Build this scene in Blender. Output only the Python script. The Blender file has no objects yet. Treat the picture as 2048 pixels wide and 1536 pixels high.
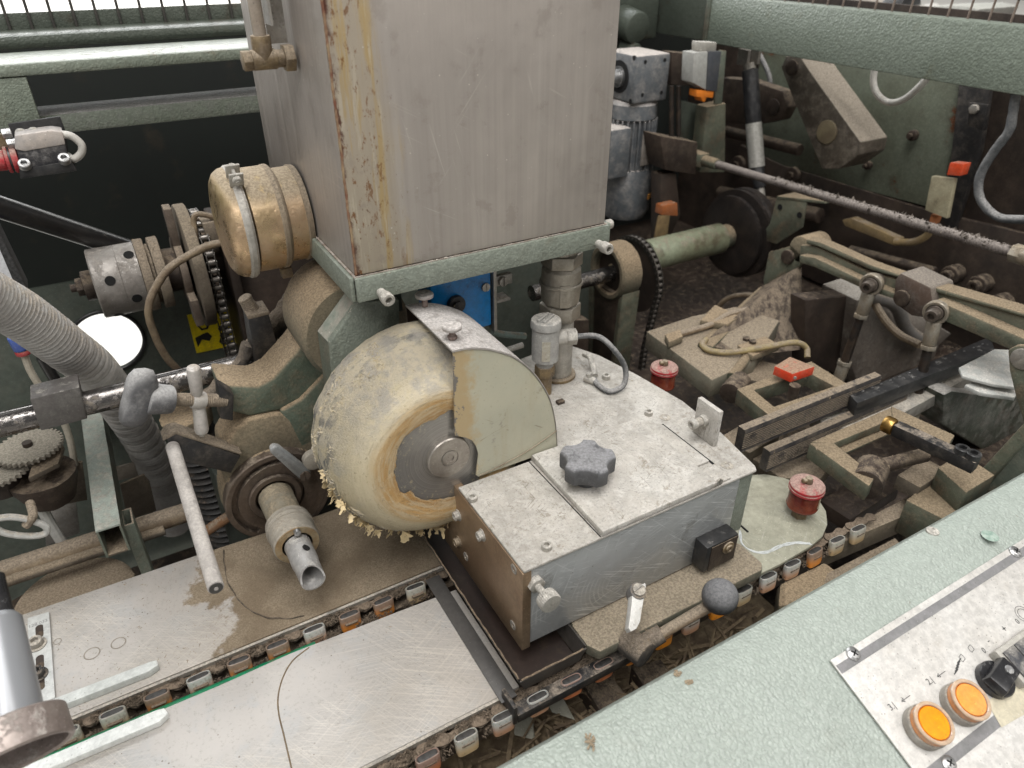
import bpy, bmesh, math, random
from mathutils import Vector, Matrix, Euler, noise
random.seed(7)
V = Vector
scn = bpy.context.scene
COL = scn.collection
# ---------------------------------------------------------------- camera
CAMZ = 0.45
FPX = 1444.1
CROT = Euler((math.radians(57.67), 0, math.radians(-29.89)), 'XYZ').to_matrix()
cam_d = bpy.data.cameras.new('camera')
cam = bpy.data.objects.new('camera', cam_d)
COL.objects.link(cam)
cam.location = (0, 0, CAMZ)
cam.rotation_euler = (math.radians(57.67), 0, math.radians(-29.89))
cam_d.sensor_width = 36
cam_d.lens = 36 * FPX / 2048
cam_d.clip_start = 0.02
cam_d.clip_end = 200
cam_d.dof.use_dof = True
cam_d.dof.focus_distance = 0.72
cam_d.dof.aperture_fstop = 7.0
scn.camera = cam
# ---------------------------------------------------------------- light of the hall
w = bpy.data.worlds.new('World'); scn.world = w; w.use_nodes = True
w.node_tree.nodes['Background'].inputs[0].default_value = (1.0, 0.985, 0.96, 1)
w.node_tree.nodes['Background'].inputs[1].default_value = 0.30
def lamp(name, loc, target, size, power, color=(1, 1, 1)):
    d = bpy.data.lights.new(name, 'AREA'); d.shape = 'RECTANGLE'
    d.size, d.size_y = size; d.energy = power; d.color = color
    o = bpy.data.objects.new(name, d); COL.objects.link(o); o.location = loc
    o.rotation_euler = (V(target) - V(loc)).to_track_quat('-Z', 'Y').to_euler()
    return o
lamp('overhead_light', (-0.5, -0.3, 2.9), (0.35, 0.5, 0), (1.0, 3.4), 108, (1.0, 0.985, 0.96))
lamp('overhead_light', (1.3, -1.0, 2.6), (0.45, 0.45, 0), (0.5, 2.8), 40, (1.0, 0.97, 0.93))
lamp('roof_window', (0.6, 3.2, 3.0), (0.3, 0.5, 0), (3.4, 0.9), 60, (0.95, 0.98, 1.0))
lamp('hall_window', (-0.8, 7.5, 2.1), (0, 0.9, 0.35), (7.0, 2.2), 260, (0.96, 0.98, 1.0))
lamp('overhead_light', (3, 24, 6), (3, 24, -1), (20, 30), 7000, (1.0, 0.99, 0.96))  # unseen overhead lamp added to brighten the far floor
scn.view_settings.view_transform = 'Standard'
scn.view_settings.look = 'None'
scn.view_settings.exposure = 0.0
# ---------------------------------------------------------------- measuring helper: a pixel of the photograph laid on a known plane
def P(px, py, x=None, y=None, z=None):
    d = CROT @ V((px - 1024, -(py - 768), -FPX))
    c = V((0, 0, CAMZ))
    if x is not None: t = (x - c.x) / d.x
    elif y is not None: t = (y - c.y) / d.y
    else: t = (z - c.z) / d.z
    return c + d * t
# ---------------------------------------------------------------- object helpers
WM = {}
def thing(name, label, cat, loc=(0, 0, 0), group=None):
    o = bpy.data.objects.new(name, None); COL.objects.link(o)
    o.empty_display_size = 0.02
    o.location = loc; WM[o.name] = Matrix.Translation(V(loc))
    o['label'] = label; o['category'] = cat
    if group: o['group'] = group
    return o
def tag(o, label, cat, group=None):
    o['label'] = label; o['category'] = cat
    if group: o['group'] = group
    return o
def frame(o, axis, hint=(0, 0, 1)):
    z = V(axis).normalized(); h = V(hint)
    if abs(z.dot(h)) > 0.95: h = V((1, 0, 0))
    x = h.cross(z).normalized(); y = z.cross(x)
    m = Matrix((x, y, z)).transposed().to_4x4(); m.translation = V(o)
    return m
def catmull(pts, sub):
    pts = [V(p) for p in pts]
    if len(pts) < 3 or sub < 2: return pts
    q = [pts[0] * 2 - pts[1]] + pts + [pts[-1] * 2 - pts[-2]]; out = []
    for i in range(1, len(q) - 2):
        a, b, c, d = q[i - 1:i + 3]
        for k in range(sub):
            t = k / sub
            out.append(0.5 * ((2 * b) + (c - a) * t + (2 * a - 5 * b + 4 * c - d) * t * t + (3 * b - a - 3 * c + d) * t ** 3))
    out.append(pts[-1]); return out
class B:
    def __init__(s): s.v = []; s.f = []
    def add(s, vs, fs):
        n = len(s.v); s.v += [V(p) for p in vs]; s.f += [[i + n for i in f] for f in fs]; return s
    def _bm(s, vs, fs, bev, seg=2):
        if bev <= 0: return s.add(vs, fs)
        bm = bmesh.new(); bv = [bm.verts.new(p) for p in vs]
        for f in fs: bm.faces.new([bv[i] for i in f])
        bmesh.ops.recalc_face_normals(bm, faces=bm.faces)
        ed = [e for e in bm.edges if len(e.link_faces) == 2 and e.calc_face_angle(0) > 0.5]
        bmesh.ops.bevel(bm, geom=ed, offset=bev, segments=seg, affect='EDGES', clamp_overlap=True, profile=0.5)
        bm.verts.index_update()
        s.add([v.co.copy() for v in bm.verts], [[v.index for v in f.verts] for f in bm.faces]); bm.free(); return s
    def bb(s, lo, hi, bev=0.0, M=None):
        a, b = V(lo), V(hi)
        vs = [V((x, y, z)) for x in (a.x, b.x) for y in (a.y, b.y) for z in (a.z, b.z)]
        if M is not None: vs = [M @ p for p in vs]
        return s._bm(vs, [(0, 1, 3, 2), (4, 6, 7, 5), (0, 4, 5, 1), (2, 3, 7, 6), (0, 2, 6, 4), (1, 5, 7, 3)], bev)
    def box(s, c, d, bev=0.0, M=None):
        c, d = V(c), V(d) / 2
        return s.bb(c - d, c + d, bev, M)
    def rev(s, prof, o, axis, n=28, hint=(0, 0, 1), closed=True):
        m = frame(o, axis, hint); vs = []; fs = []
        for t, r in prof:
            for k in range(n):
                a = 2 * math.pi * k / n; vs.append(m @ V((r * math.cos(a), r * math.sin(a), t)))
        L = len(prof)
        for i in range(L - 1):
            for k in range(n):
                k2 = (k + 1) % n; fs.append((i * n + k, i * n + k2, (i + 1) * n + k2, (i + 1) * n + k))
        if closed:
            fs.append(tuple(range(n))[::-1]); fs.append(tuple((L - 1) * n + k for k in range(n)))
        return s.add(vs, fs)
    def cyl(s, p0, p1, r, r1=None, n=24, bev=0.0):
        p0, p1 = V(p0), V(p1); d = p1 - p0; L = d.length; r1 = r if r1 is None else r1
        b = min(bev, r * .5, r1 * .5, L * .4)
        pr = [(0, r - b), (b * .3, r - b * .3), (b, r), (L - b, r1), (L - b * .3, r1 - b * .3), (L, r1 - b)] if b > 0 else [(0, r), (L, r1)]
        return s.rev(pr, p0, d, n)
    def ring(s, p0, p1, ro, ri, n=28, bev=0.0):
        d = V(p1) - V(p0); L = d.length; b = bev
        pr = [(b, ri), (0, ri + b), (0, ro - b), (b, ro), (L - b, ro), (L, ro - b), (L, ri + b), (L - b, ri), (b, ri)]
        return s.rev(pr, p0, d, n, closed=False)
    def prism(s, pts, vec, bev=0.0, seg=2):
        pts = [V(p) for p in pts]; vec = V(vec); n = len(pts)
        vs = pts + [p + vec for p in pts]
        fs = [tuple(range(n))[::-1], tuple(range(n, 2 * n))] + [(i, (i + 1) % n, (i + 1) % n + n, i + n) for i in range(n)]
        return s._bm(vs, fs, bev, seg)
    def tube(s, pts, r, n=10, sub=6):
        c = catmull(pts, sub); vs = []; fs = []; L = len(c); x = None
        for i, p in enumerate(c):
            t = (c[min(i + 1, L - 1)] - c[max(i - 1, 0)]).normalized()
            if x is None: x = t.orthogonal().normalized()
            x = (x - t * x.dot(t)).normalized(); y = t.cross(x)
            rr = r(i / (L - 1)) if callable(r) else r
            for k in range(n):
                a = 2 * math.pi * k / n; vs.append(p + (x * math.cos(a) + y * math.sin(a)) * rr)
        for i in range(L - 1):
            for k in range(n):
                k2 = (k + 1) % n; fs.append((i * n + k, i * n + k2, (i + 1) * n + k2, (i + 1) * n + k))
        fs.append(tuple(range(n))[::-1]); fs.append(tuple((L - 1) * n + k for k in range(n)))
        return s.add(vs, fs)
    def screw(s, p, axis, r=.0045, h=.005, n=24):
        # socket head: real hexagonal recess
        m = frame(p, axis); hx = []
        for k in range(n):
            a = 2 * math.pi * k / n; q = (a % (math.pi / 3)) - math.pi / 6
            hx.append((r * .5 / math.cos(q) * math.cos(a), r * .5 / math.cos(q) * math.sin(a)))
        rings = [[(r * math.cos(2 * math.pi * k / n), r * math.sin(2 * math.pi * k / n), 0) for k in range(n)]]
        rings.append([(x, y, h * .88) for x, y, z in rings[0]])
        rings.append([(x * .9, y * .9, h) for x, y, z in rings[0]])
        rings.append([(x, y, h) for x, y in hx]); rings.append([(x, y, h * .4) for x, y in hx])
        vs = [m @ V(q) for rg in rings for q in rg]; fs = []
        for i in range(4):
            for k in range(n):
                k2 = (k + 1) % n; fs.append((i * n + k, i * n + k2, (i + 1) * n + k2, (i + 1) * n + k))
        fs.append(tuple(4 * n + k for k in range(n)))
        return s.add(vs, fs)
    def hexn(s, p, axis, r, h, bev=.0004):
        m = frame(p, axis)
        pts = [m @ V((r * math.cos(math.pi / 3 * k), r * math.sin(math.pi / 3 * k), 0)) for k in range(6)]
        return s.prism(pts, V(axis).normalized() * h, bev)
    def slot(s, p, axis, r, h, hint=(0, 0, 1)):
        # round head with a real slot: two half discs on a base
        m = frame(p, axis, hint); g = r * .14
        s.rev([(0, r), (h * .55, r)], p, axis, 24)
        for sg in (1, -1):
            pts = [m @ V((sg * g, -math.sqrt(r * r - g * g), h * .55))]
            for k in range(1, 10):
                a = -math.pi / 2 + math.pi * k / 10; pts.append(m @ V((sg * max(g, r * math.cos(a)), r * math.sin(a), h * .55)))
            pts.append(m @ V((sg * g, math.sqrt(r * r - g * g), h * .55)))
            s.prism(pts, V(axis).normalized() * h * .45, r * .04, 1)
        return s
    def out(s, name, mat, parent=None, ang=32, jit=0.0):
        me = bpy.data.meshes.new(name)
        lo = V((min(p.x for p in s.v), min(p.y for p in s.v), min(p.z for p in s.v)))
        hi = V((max(p.x for p in s.v), max(p.y for p in s.v), max(p.z for p in s.v)))
        c = (lo + hi) / 2
        if parent is None: c.z = lo.z
        vs = [p - c for p in s.v]
        if jit:
            vs = [q + noise.noise_vector((q + c) * 90) * jit for q in vs]
        me.from_pydata(vs, [], s.f); me.validate()
        bm = bmesh.new(); bm.from_mesh(me); bmesh.ops.recalc_face_normals(bm, faces=bm.faces); bm.to_mesh(me); bm.free()
        me.polygons.foreach_set('use_smooth', [True] * len(me.polygons))
        me.set_sharp_from_angle(angle=math.radians(ang))
        me.materials.append(mat)
        return place(name, me, Matrix.Translation(c), parent)
def place(name, me, M, parent=None):
    o = bpy.data.objects.new(name, me); COL.objects.link(o); WM[o.name] = M.copy()
    if parent is not None:
        o.parent = parent; o.matrix_local = WM[parent.name].inverted() @ M
    else: o.matrix_world = M
    return o
def struct(o): o['kind'] = 'structure'; return o
def stuff(o): o['kind'] = 'stuff'; return o
# ---------------------------------------------------------------- materials
def lin(r, g, b):
    f = lambda c: (c / 255 / 12.92) if c / 255 <= .04045 else ((c / 255 + .055) / 1.055) ** 2.4
    return (f(r), f(g), f(b), 1)
class N:
    def __init__(s, name):
        s.m = bpy.data.materials.new(name); s.m.use_nodes = True; s.t = s.m.node_tree
        s.b = s.t.nodes['Principled BSDF']; s.tc = s.n('ShaderNodeTexCoord'); s.obj = s.tc.outputs['Object']
    def n(s, k, **kw):
        x = s.t.nodes.new(k)
        for a, b in kw.items(): setattr(x, a, b)
        return x
    def l(s, a, b): s.t.links.new(a, b)
    def vec(s, scale=(1, 1, 1)):
        m = s.n('ShaderNodeMapping'); m.inputs['Scale'].default_value = scale; s.l(s.obj, m.inputs[0])
        return m.outputs[0]
    def noise(s, scale, detail=4, rough=.55, v=None, dist=0):
        x = s.n('ShaderNodeTexNoise'); x.inputs['Scale'].default_value = scale; x.inputs['Detail'].default_value = detail
        x.inputs['Roughness'].default_value = rough; x.inputs['Distortion'].default_value = dist
        s.l(v or s.obj, x.inputs['Vector']); return x.outputs['Fac']
    def ramp(s, f, a, b, lo=0., hi=1.):
        x = s.n('ShaderNodeMapRange'); x.interpolation_type = 'SMOOTHSTEP'
        s.l(f, x.inputs[0]); x.inputs[1].default_value = a; x.inputs[2].default_value = b
        x.inputs[3].default_value = lo; x.inputs[4].default_value = hi; return x.outputs[0]
    def math(s, op, a, b=None):
        x = s.n('ShaderNodeMath', operation=op)
        for i, q in enumerate((a, b)):
            if q is None: continue
            if isinstance(q, (int, float)): x.inputs[i].default_value = q
            else: s.l(q, x.inputs[i])
        return x.outputs[0]
    def mix(s, f, a, b):
        x = s.n('ShaderNodeMix', data_type='RGBA')
        if isinstance(f, (int, float)): x.inputs[0].default_value = f
        else: s.l(f, x.inputs[0])
        for i, q in ((6, a), (7, b)):
            if isinstance(q, tuple): x.inputs[i].default_value = q
            else: s.l(q, x.inputs[i])
        return x.outputs[2]
    def mixf(s, f, a, b):
        x = s.n('ShaderNodeMix', data_type='FLOAT'); s.l(f, x.inputs[0])
        for i, q in ((2, a), (3, b)):
            if isinstance(q, (int, float)): x.inputs[i].default_value = q
            else: s.l(q, x.inputs[i])
        return x.outputs[0]
    def sep(s, v=None):
        x = s.n('ShaderNodeSeparateXYZ'); s.l(v or s.obj, x.inputs[0]); return x.outputs
    def nz(s):
        g = s.n('ShaderNodeNewGeometry'); x = s.n('ShaderNodeSeparateXYZ'); s.l(g.outputs['Normal'], x.inputs[0]); return x.outputs
    def bump(s, h, strength, dist, prev=None):
        x = s.n('ShaderNodeBump'); x.inputs['Strength'].default_value = strength; x.inputs['Distance'].default_value = dist
        s.l(h, x.inputs['Height'])
        if prev: s.l(prev, x.inputs['Normal'])
        return x.outputs[0]
    def fin(s, col, rough, metal=0., nrm=None, spec=None):
        for k, q in (('Base Color', col), ('Roughness', rough), ('Metallic', metal)):
            if isinstance(q, (int, float, tuple)): s.b.inputs[k].default_value = q
            else: s.l(q, s.b.inputs[k])
        if nrm: s.l(nrm, s.b.inputs['Normal'])
        if spec is not None: s.b.inputs['Specular IOR Level'].default_value = spec
        return s.m
DUST = (0.30, 0.245, 0.185, 1)
PALE = (0.55, 0.52, 0.47, 1)
def mk(name, col, col2=None, ns=12, rough=.5, metal=0., bump=None, dust=0., dcol=DUST, dlo=.15, grime=0., gcol=(.05, .035, .022, 1),
       brush=None, hammer=0., hs=430, speck=0., scr=0., rust=0., spec=None, fleck=.6, dct=.64):
    s = N(name); c = col
    f = s.noise(ns, 6, .6)
    if col2: c = s.mix(s.ramp(f, .35, .65), col, col2)
    r = rough; nrm = None; met = metal
    if brush:
        v = s.vec(brush); bn = s.noise(1, 5, .6, v)
        c = s.mix(s.ramp(bn, .3, .7, 0, .55), c if not isinstance(c, tuple) else c, tuple(q * .62 for q in col[:3]) + (1,))
        nrm = s.bump(bn, .25, .0003)
        r = s.ramp(bn, .25, .75, rough - .1, rough + .15)
    if scr:
        acc = None
        for k, (rot, sc) in enumerate(((.5, 1), (-.35, 1.2), (1.1, .8))):
            m = s.n('ShaderNodeMapping'); m.inputs['Rotation'].default_value = (rot * .7, rot, rot); m.inputs['Scale'].default_value = (9 * sc, 9 * sc, 700 * sc)
            s.l(s.obj, m.inputs[0]); q = s.ramp(s.noise(1, 3, .5, m.outputs[0]), .62, .72)
            msk = s.ramp(s.noise(14 + 9 * k, 2), .45, .6); q = s.math('MULTIPLY', q, msk)
            acc = q if acc is None else s.math('MAXIMUM', acc, q)
        c = s.mix(s.math('MULTIPLY', acc, scr), c, (.8, .8, .78, 1))
    if hammer:
        vv = s.n('ShaderNodeTexVoronoi', feature='SMOOTH_F1'); vv.inputs['Scale'].default_value = hs
        vv.inputs['Smoothness'].default_value = .6
        wn = s.n('ShaderNodeTexNoise'); wn.inputs['Scale'].default_value = 180; s.l(s.obj, wn.inputs['Vector'])
        ad = s.n('ShaderNodeVectorMath', operation='MULTIPLY_ADD'); ad.inputs[1].default_value = (.004,) * 3
        s.l(wn.outputs['Color'], ad.inputs[0]); s.l(s.obj, ad.inputs[2]); s.l(ad.outputs[0], vv.inputs['Vector'])
        h = vv.outputs['Distance']
        c = s.mix(s.ramp(h, .15, .6, 0, .32), c, tuple(q * .6 for q in col[:3]) + (1,))
        nrm = s.bump(h, hammer, .0012, nrm)
    if bump:
        nrm = s.bump(s.noise(bump[0], 5, .6), bump[1], bump[2], nrm)
    if grime:
        g = s.ramp(s.noise(ns * 1.7 + 5, 8, .68), .62 - grime * .3, .72 - grime * .12)
        c = s.mix(s.math('MULTIPLY', g, min(1, grime + .25)), c, gcol)
        if metal: met = s.mixf(g, metal, metal * .4)
    if rust:
        g = s.ramp(s.noise(ns * 2.5, 9, .72), .66 - rust * .25, .7 - rust * .2)
        c = s.mix(g, c, (.13, .045, .015, 1))
        if not isinstance(met, (int, float)) or metal: met = s.mixf(g, met, 0.)
    if speck:
        vs = s.n('ShaderNodeTexVoronoi'); vs.inputs['Scale'].default_value = 260; s.l(s.obj, vs.inputs['Vector'])
        sp = s.math('MULTIPLY', s.ramp(vs.outputs['Distance'], .06, .16, 1, 0), s.ramp(s.noise(60, 3), .5, .62))
        c = s.mix(s.math('MULTIPLY', sp, speck), c, (.09, .07, .05, 1))
    if fleck:
        va = s.n('ShaderNodeTexVoronoi'); va.inputs['Scale'].default_value = 420; s.l(s.obj, va.inputs['Vector'])
        vb_ = s.n('ShaderNodeSeparateColor'); s.l(va.outputs['Color'], vb_.inputs[0])
        near_ = s.ramp(va.outputs['Distance'], .12, .34, 1, 0)
        kp = s.math('MULTIPLY', near_, s.ramp(vb_.outputs[0], .80, .84)); kd = s.math('MULTIPLY', near_, s.ramp(vb_.outputs[1], .78, .82))
        md = s.ramp(s.noise(26, 5, .65), .38, .62)
        c = s.mix(s.math('MULTIPLY', s.math('MULTIPLY', kd, md), fleck * .8), c, (.035, .028, .022, 1))
        c = s.mix(s.math('MULTIPLY', kp, fleck * .6), c, tuple(min(.75, q * 1.9 + .02) for q in col[:3]) + (1,))
        mt_ = s.ramp(s.noise(140, 8, .75), .35, .65, -.5, .5)
        hs_ = s.n('ShaderNodeHueSaturation'); s.l(s.math('ADD', s.math('MULTIPLY', mt_, fleck * .42), 1.0), hs_.inputs['Value'])
        if isinstance(c, tuple): hs_.inputs['Color'].default_value = c
        else: s.l(c, hs_.inputs['Color'])
        c = hs_.outputs[0]
    if dust:
        up = s.ramp(s.nz()[2], dlo, .75)
        dn = s.noise(75, 8, .7)
        dd = s.ramp(dn, .62 - dust * .45, .80 - dust * .45)
        fac = s.math('MULTIPLY', s.math('MULTIPLY', up, dd), min(1, .6 + dust * .45))
        thin = s.math('MULTIPLY', s.ramp(s.noise(48, 9, .75), .42, .68), .45 * dust)
        fac = s.math('MAXIMUM', fac, thin)
        fine = s.noise(900, 3, .7)
        dc = s.mix(s.ramp(s.noise(420, 6, .75), .36, .64), tuple(q * dct for q in dcol[:3]) + (1,), tuple(min(1, q * 1.22) for q in dcol[:3]) + (1,))
        c = s.mix(fac, c, dc)
        r = s.mixf(fac, r, .95)
        if metal or rust: met = s.mixf(fac, met, 0.)
        hh = s.math('MULTIPLY', s.math('ADD', fine, s.math('MULTIPLY', dn, 2.)), fac)
        nrm = s.bump(hh, .55, .0011, nrm)
    return s.fin(c, r, met, nrm, spec)
GREEN = (.225, .25, .21, 1)
green = mk('green_hammer_paint', GREEN, (.20, .225, .185, 1), rough=.42, hammer=.5, grime=.12, gcol=(.12, .11, .08, 1), dust=.1)
green_d = mk('green_paint_dusty', (.15, .172, .138, 1), (.11, .128, .098, 1), 8, rough=.5, hammer=.35, grime=.35, dust=.75)
green_dk = mk('green_paint_dark', (.038, .045, .037, 1), (.028, .034, .028, 1), 6, rough=.5, grime=.2)
green_w = mk('green_paint_worn_wall', (.16, .18, .135, 1), (.10, .105, .072, 1), 6, rough=.55, hammer=.2, grime=.3, rust=.22)
castd = mk('dusty_casting', (.10, .115, .085, 1), (.075, .08, .06, 1), 10, rough=.7, dust=1.0, dlo=-.75, dcol=(.30, .228, .148, 1), bump=(120, .4, .001))
steel = mk('bright_steel', (.50, .50, .50, 1), (.42, .42, .42, 1), 20, rough=.33, metal=.9, dust=.2, dcol=PALE)
steel_d = mk('dusty_steel', (.42, .40, .37, 1), (.3, .28, .25, 1), 30, rough=.45, metal=.7, dust=.65, dcol=(.46, .42, .36, 1), grime=.25)
zinc = mk('zinc_dusty', (.5, .48, .44, 1), (.38, .36, .32, 1), 60, rough=.5, metal=.5, dust=.55, dcol=(.6, .57, .52, 1), bump=(300, .3, .0005))
brown = mk('oily_brown_steel', (.06, .042, .032, 1), (.035, .026, .022, 1), 14, rough=.55, metal=.3, dust=.55, grime=.3, dcol=(.2, .155, .11, 1))
browndk = mk('oily_dark_wall', (.045, .031, .024, 1), (.022, .016, .013, 1), 9, rough=.5, grime=.2, dust=.35, dcol=(.15, .11, .075, 1))
black = mk('black_steel', (.028, .027, .028, 1), (.02, .02, .021, 1), 30, rough=.4, metal=.2, dust=.42, dcol=(.3, .25, .2, 1), dlo=.5)
blackp = mk('black_paint', (.02, .02, .021, 1), None, rough=.38, dust=.16, dcol=(.4, .38, .35, 1), bump=(400, .15, .0004))
chrome_dk = mk('polished_dark_bar', (.17, .16, .155, 1), None, rough=.15, metal=.95, dust=.3, dlo=.93, fleck=0, dcol=(.26, .22, .17, 1))
soil = mk('dusty_brown_bed', (.12, .10, .075, 1), (.075, .06, .045, 1), 10, rough=.8, dust=.9, dcol=(.24, .19, .135, 1), grime=.3)
plastic_g = mk('dusty_dark_plastic', (.05, .052, .056, 1), None, rough=.42, dust=.72, dcol=(.27, .27, .28, 1), dlo=-.2, dct=.8, fleck=.2)
white_e = mk('white_enamel', (.66, .65, .62, 1), (.58, .57, .54, 1), 40, rough=.3, dust=.25, dcol=(.5, .45, .38, 1), speck=.6)
greyp = mk('grey_motor_paint', (.125, .135, .145, 1), (.10, .11, .118, 1), 15, rough=.45, dust=.75, dlo=.65, dcol=(.55, .50, .46, 1), bump=(150, .25, .0007))
brass = mk('dirty_brass', (.27, .20, .11, 1), (.14, .10, .06, 1), 60, rough=.5, metal=.5, grime=.3, dust=.9, dlo=0, dcol=(.33, .27, .2, 1), bump=(300, .4, .0006))
redp = mk('red_plastic', (.50, .022, .035, 1), (.38, .02, .028, 1), 40, rough=.5, dust=.7, dcol=(.36, .26, .22, 1), grime=.15)
redo = mk('orange_red_plastic', (.75, .08, .02, 1), None, rough=.4, dust=.5, grime=.15)
orangep = mk('orange_plastic', (.75, .21, .02, 1), None, rough=.4, dust=.2)
hole_b = mk('hole_dark', (.006, .006, .006, 1), None, rough=.9)
cable_g = mk('grey_cable', (.42, .42, .40, 1), None, rough=.5, dust=.5, dcol=(.42, .37, .3, 1))
cable_b = mk('dusty_black_cable', (.06, .065, .07, 1), None, rough=.6, dust=.7, dlo=-.3, dcol=(.33, .32, .31, 1))
cable_br = mk('dusty_brown_cable', (.25, .19, .12, 1), (.16, .11, .07, 1), 60, rough=.8, dust=.8, bump=(500, .6, .0012))
# ================================================================ materials of the middle group
tankm = mk('tank_brushed_steel', (.43, .385, .355, 1), (.37, .325, .295, 1), 7, rough=.5, metal=.3, brush=(160, 160, 3.2), speck=.45, dust=.22, dcol=(.5, .47, .43, 1), dlo=-.3)
def tank_mat(nm, rustx):
    s = N(nm); o = s.sep(); X, Z = o[0], o[2]
    v = s.vec((190, 190, 3.0)); bn = s.noise(1, 5, .6, v); big = s.noise(7, 5)
    c = s.mix(s.ramp(big, .35, .65), (.46, .415, .375, 1), (.39, .352, .32, 1))
    c = s.mix(s.ramp(bn, .3, .75, 0, .28), c, (.26, .23, .21, 1))
    if rustx:
        # runs of glue and rust with a border of their own down the left edge
        run = s.noise(1, 6, .65, s.vec((95, 95, 7))); runf = s.noise(1, 6, .7, s.vec((260, 260, 16)))
        lim = s.math('ADD', s.math('MULTIPLY', s.noise(9, 5), .075), s.math('MULTIPLY', run, .012))
        e = s.math('SUBTRACT', s.math('ADD', X, .1315), lim)
        band = s.ramp(e, -.014, .006, 1, 0)
        c = s.mix(s.math('MULTIPLY', band, .6), c, (.42, .35, .25, 1))
        c = s.mix(s.math('MULTIPLY', band, s.ramp(run, .50, .60, 0, .85)), c, (.44, .32, .15, 1))
        c = s.mix(s.math('MULTIPLY', band, s.ramp(runf, .55, .62, 0, .7)), c, (.52, .46, .36, 1))
        c = s.mix(s.math('MULTIPLY', s.ramp(e, -.03, .008, 1, 0), s.ramp(s.noise(1, 7, .72, s.vec((150, 150, 60))), .57, .62, 0, .9)), c, (.20, .085, .025, 1))
        sp = s.math('MULTIPLY', s.ramp(s.noise(1, 7, .75, s.vec((330, 330, 170))), .62, .66), s.ramp(e, -.03, .03, 1, 0))
        c = s.mix(s.math('MULTIPLY', sp, .85), c, (.12, .045, .015, 1))
        ed = s.math('MULTIPLY', s.ramp(s.math('SUBTRACT', X, s.math('MULTIPLY', s.noise(40, 7, .7), .022)), -.142, -.136, 1, 0), s.ramp(s.noise(1, 7, .75, s.vec((80, 80, 26))), .47, .52))
        c = s.mix(ed, c, (.085, .025, .014, 1))
    sc = s.ramp(s.noise(1, 3, .5, s.vec((90, 90, 1100))), .68, .74)
    c = s.mix(s.math('MULTIPLY', sc, .12), c, (.6, .57, .54, 1))
    st = s.ramp(s.noise(1, 5, .6, s.vec((28, 28, 2.2))), .55, .75, 0, .4)
    c = s.mix(st, c, (.52, .48, .44, 1))
    fl = s.n('ShaderNodeTexVoronoi'); fl.inputs['Scale'].default_value = 150; s.l(s.obj, fl.inputs['Vector'])
    c = s.mix(s.math('MULTIPLY', s.ramp(fl.outputs['Distance'], .05, .12, 1, 0), s.ramp(s.noise(45, 3), .5, .6)), c, (.62, .58, .52, 1))
    for rt, sc2 in ((.5, 1.), (-.9, 1.3), (1.3, .8)):
        m = s.n('ShaderNodeMapping'); m.inputs['Rotation'].default_value = (0, rt, 0); m.inputs['Scale'].default_value = (8 * sc2, 8, 380 * sc2)
        s.l(s.obj, m.inputs[0]); q = s.math('MULTIPLY', s.ramp(s.noise(1, 3, .5, m.outputs[0]), .64, .70), s.ramp(s.noise(13 * sc2, 2), .5, .62))
        c = s.mix(s.math('MULTIPLY', q, .35), c, (.62, .58, .53, 1))
    sm = s.ramp(s.noise(30, 9, .75), .55, .63, 0, .35); c = s.mix(sm, c, (.27, .23, .2, 1))
    n = s.bump(s.noise(9, 3), .5, .006, s.bump(bn, .25, .0004))
    return s.fin(c, s.ramp(bn, .2, .8, .34, .58), .45, n)
tank_f = tank_mat('tank_front_steel', True)
tank_s = tank_mat('tank_side_steel', False)
def alu_mat():
    s = N('scratched_aluminium'); c = s.mix(s.ramp(s.noise(9, 5), .35, .65), (.44, .45, .45, 1), (.35, .36, .365, 1))
    o = s.sep()
    for k, (rt, sc, am, th_) in enumerate(((.45, 1, .75, .56), (-.3, 1.2, .6, .58), (.8, .8, .6, .6), (-1.2, 1.1, .5, .6), (.15, 2.2, .5, .58))):
        m = s.n('ShaderNodeMapping'); m.inputs['Rotation'].default_value = (0, rt, 0); m.inputs['Location'].default_value = (k * 3., 0, k * 7.); m.inputs['Scale'].default_value = (16 * sc, 16, 520 * sc)
        s.l(s.obj, m.inputs[0]); q = s.math('MULTIPLY', s.ramp(s.noise(1, 3, .55, m.outputs[0]), th_, th_ + .07), s.ramp(s.noise(16 + 5 * k, 3), .42, .6))
        c = s.mix(s.math('MULTIPLY', q, am), c, (.72, .73, .73, 1))
    # milling arcs in the lower left
    dx = s.math('ADD', o[0], .02); dz = s.math('ADD', o[2], .02); rr = s.math('SQRT', s.math('ADD', s.math('MULTIPLY', dx, dx), s.math('MULTIPLY', dz, dz)))
    wv = s.ramp(s.math('SINE', s.math('MULTIPLY', rr, 1300.)), .2, .9); mk_ = s.math('MULTIPLY', s.ramp(o[0], -.05, -.02, 1, 0), s.math('MULTIPLY', s.ramp(s.noise(20, 3), .42, .58), s.ramp(o[2], -.01, .01, 1, 0)))
    c = s.mix(s.math('MULTIPLY', s.math('MULTIPLY', wv, mk_), .4), c, (.66, .66, .64, 1))
    c = s.mix(s.ramp(s.noise(26, 9, .75), .58, .64, 0, .45), c, (.20, .19, .17, 1))
    c = s.mix(s.ramp(s.noise(230, 5, .7), .64, .68, 0, .5), c, (.15, .13, .11, 1))
    return s.fin(c, s.ramp(s.noise(80, 6), .3, .7, .3, .55), .4, s.bump(s.noise(1, 3, .5, s.vec((500, 500, 60))), .15, .0003))
alu = alu_mat()
brownst = mk('tarnished_steel_plate', (.34, .25, .165, 1), (.22, .145, .09, 1), 9, rough=.42, metal=.6, grime=.25, gcol=(.09, .045, .02, 1), speck=.5)
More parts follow.
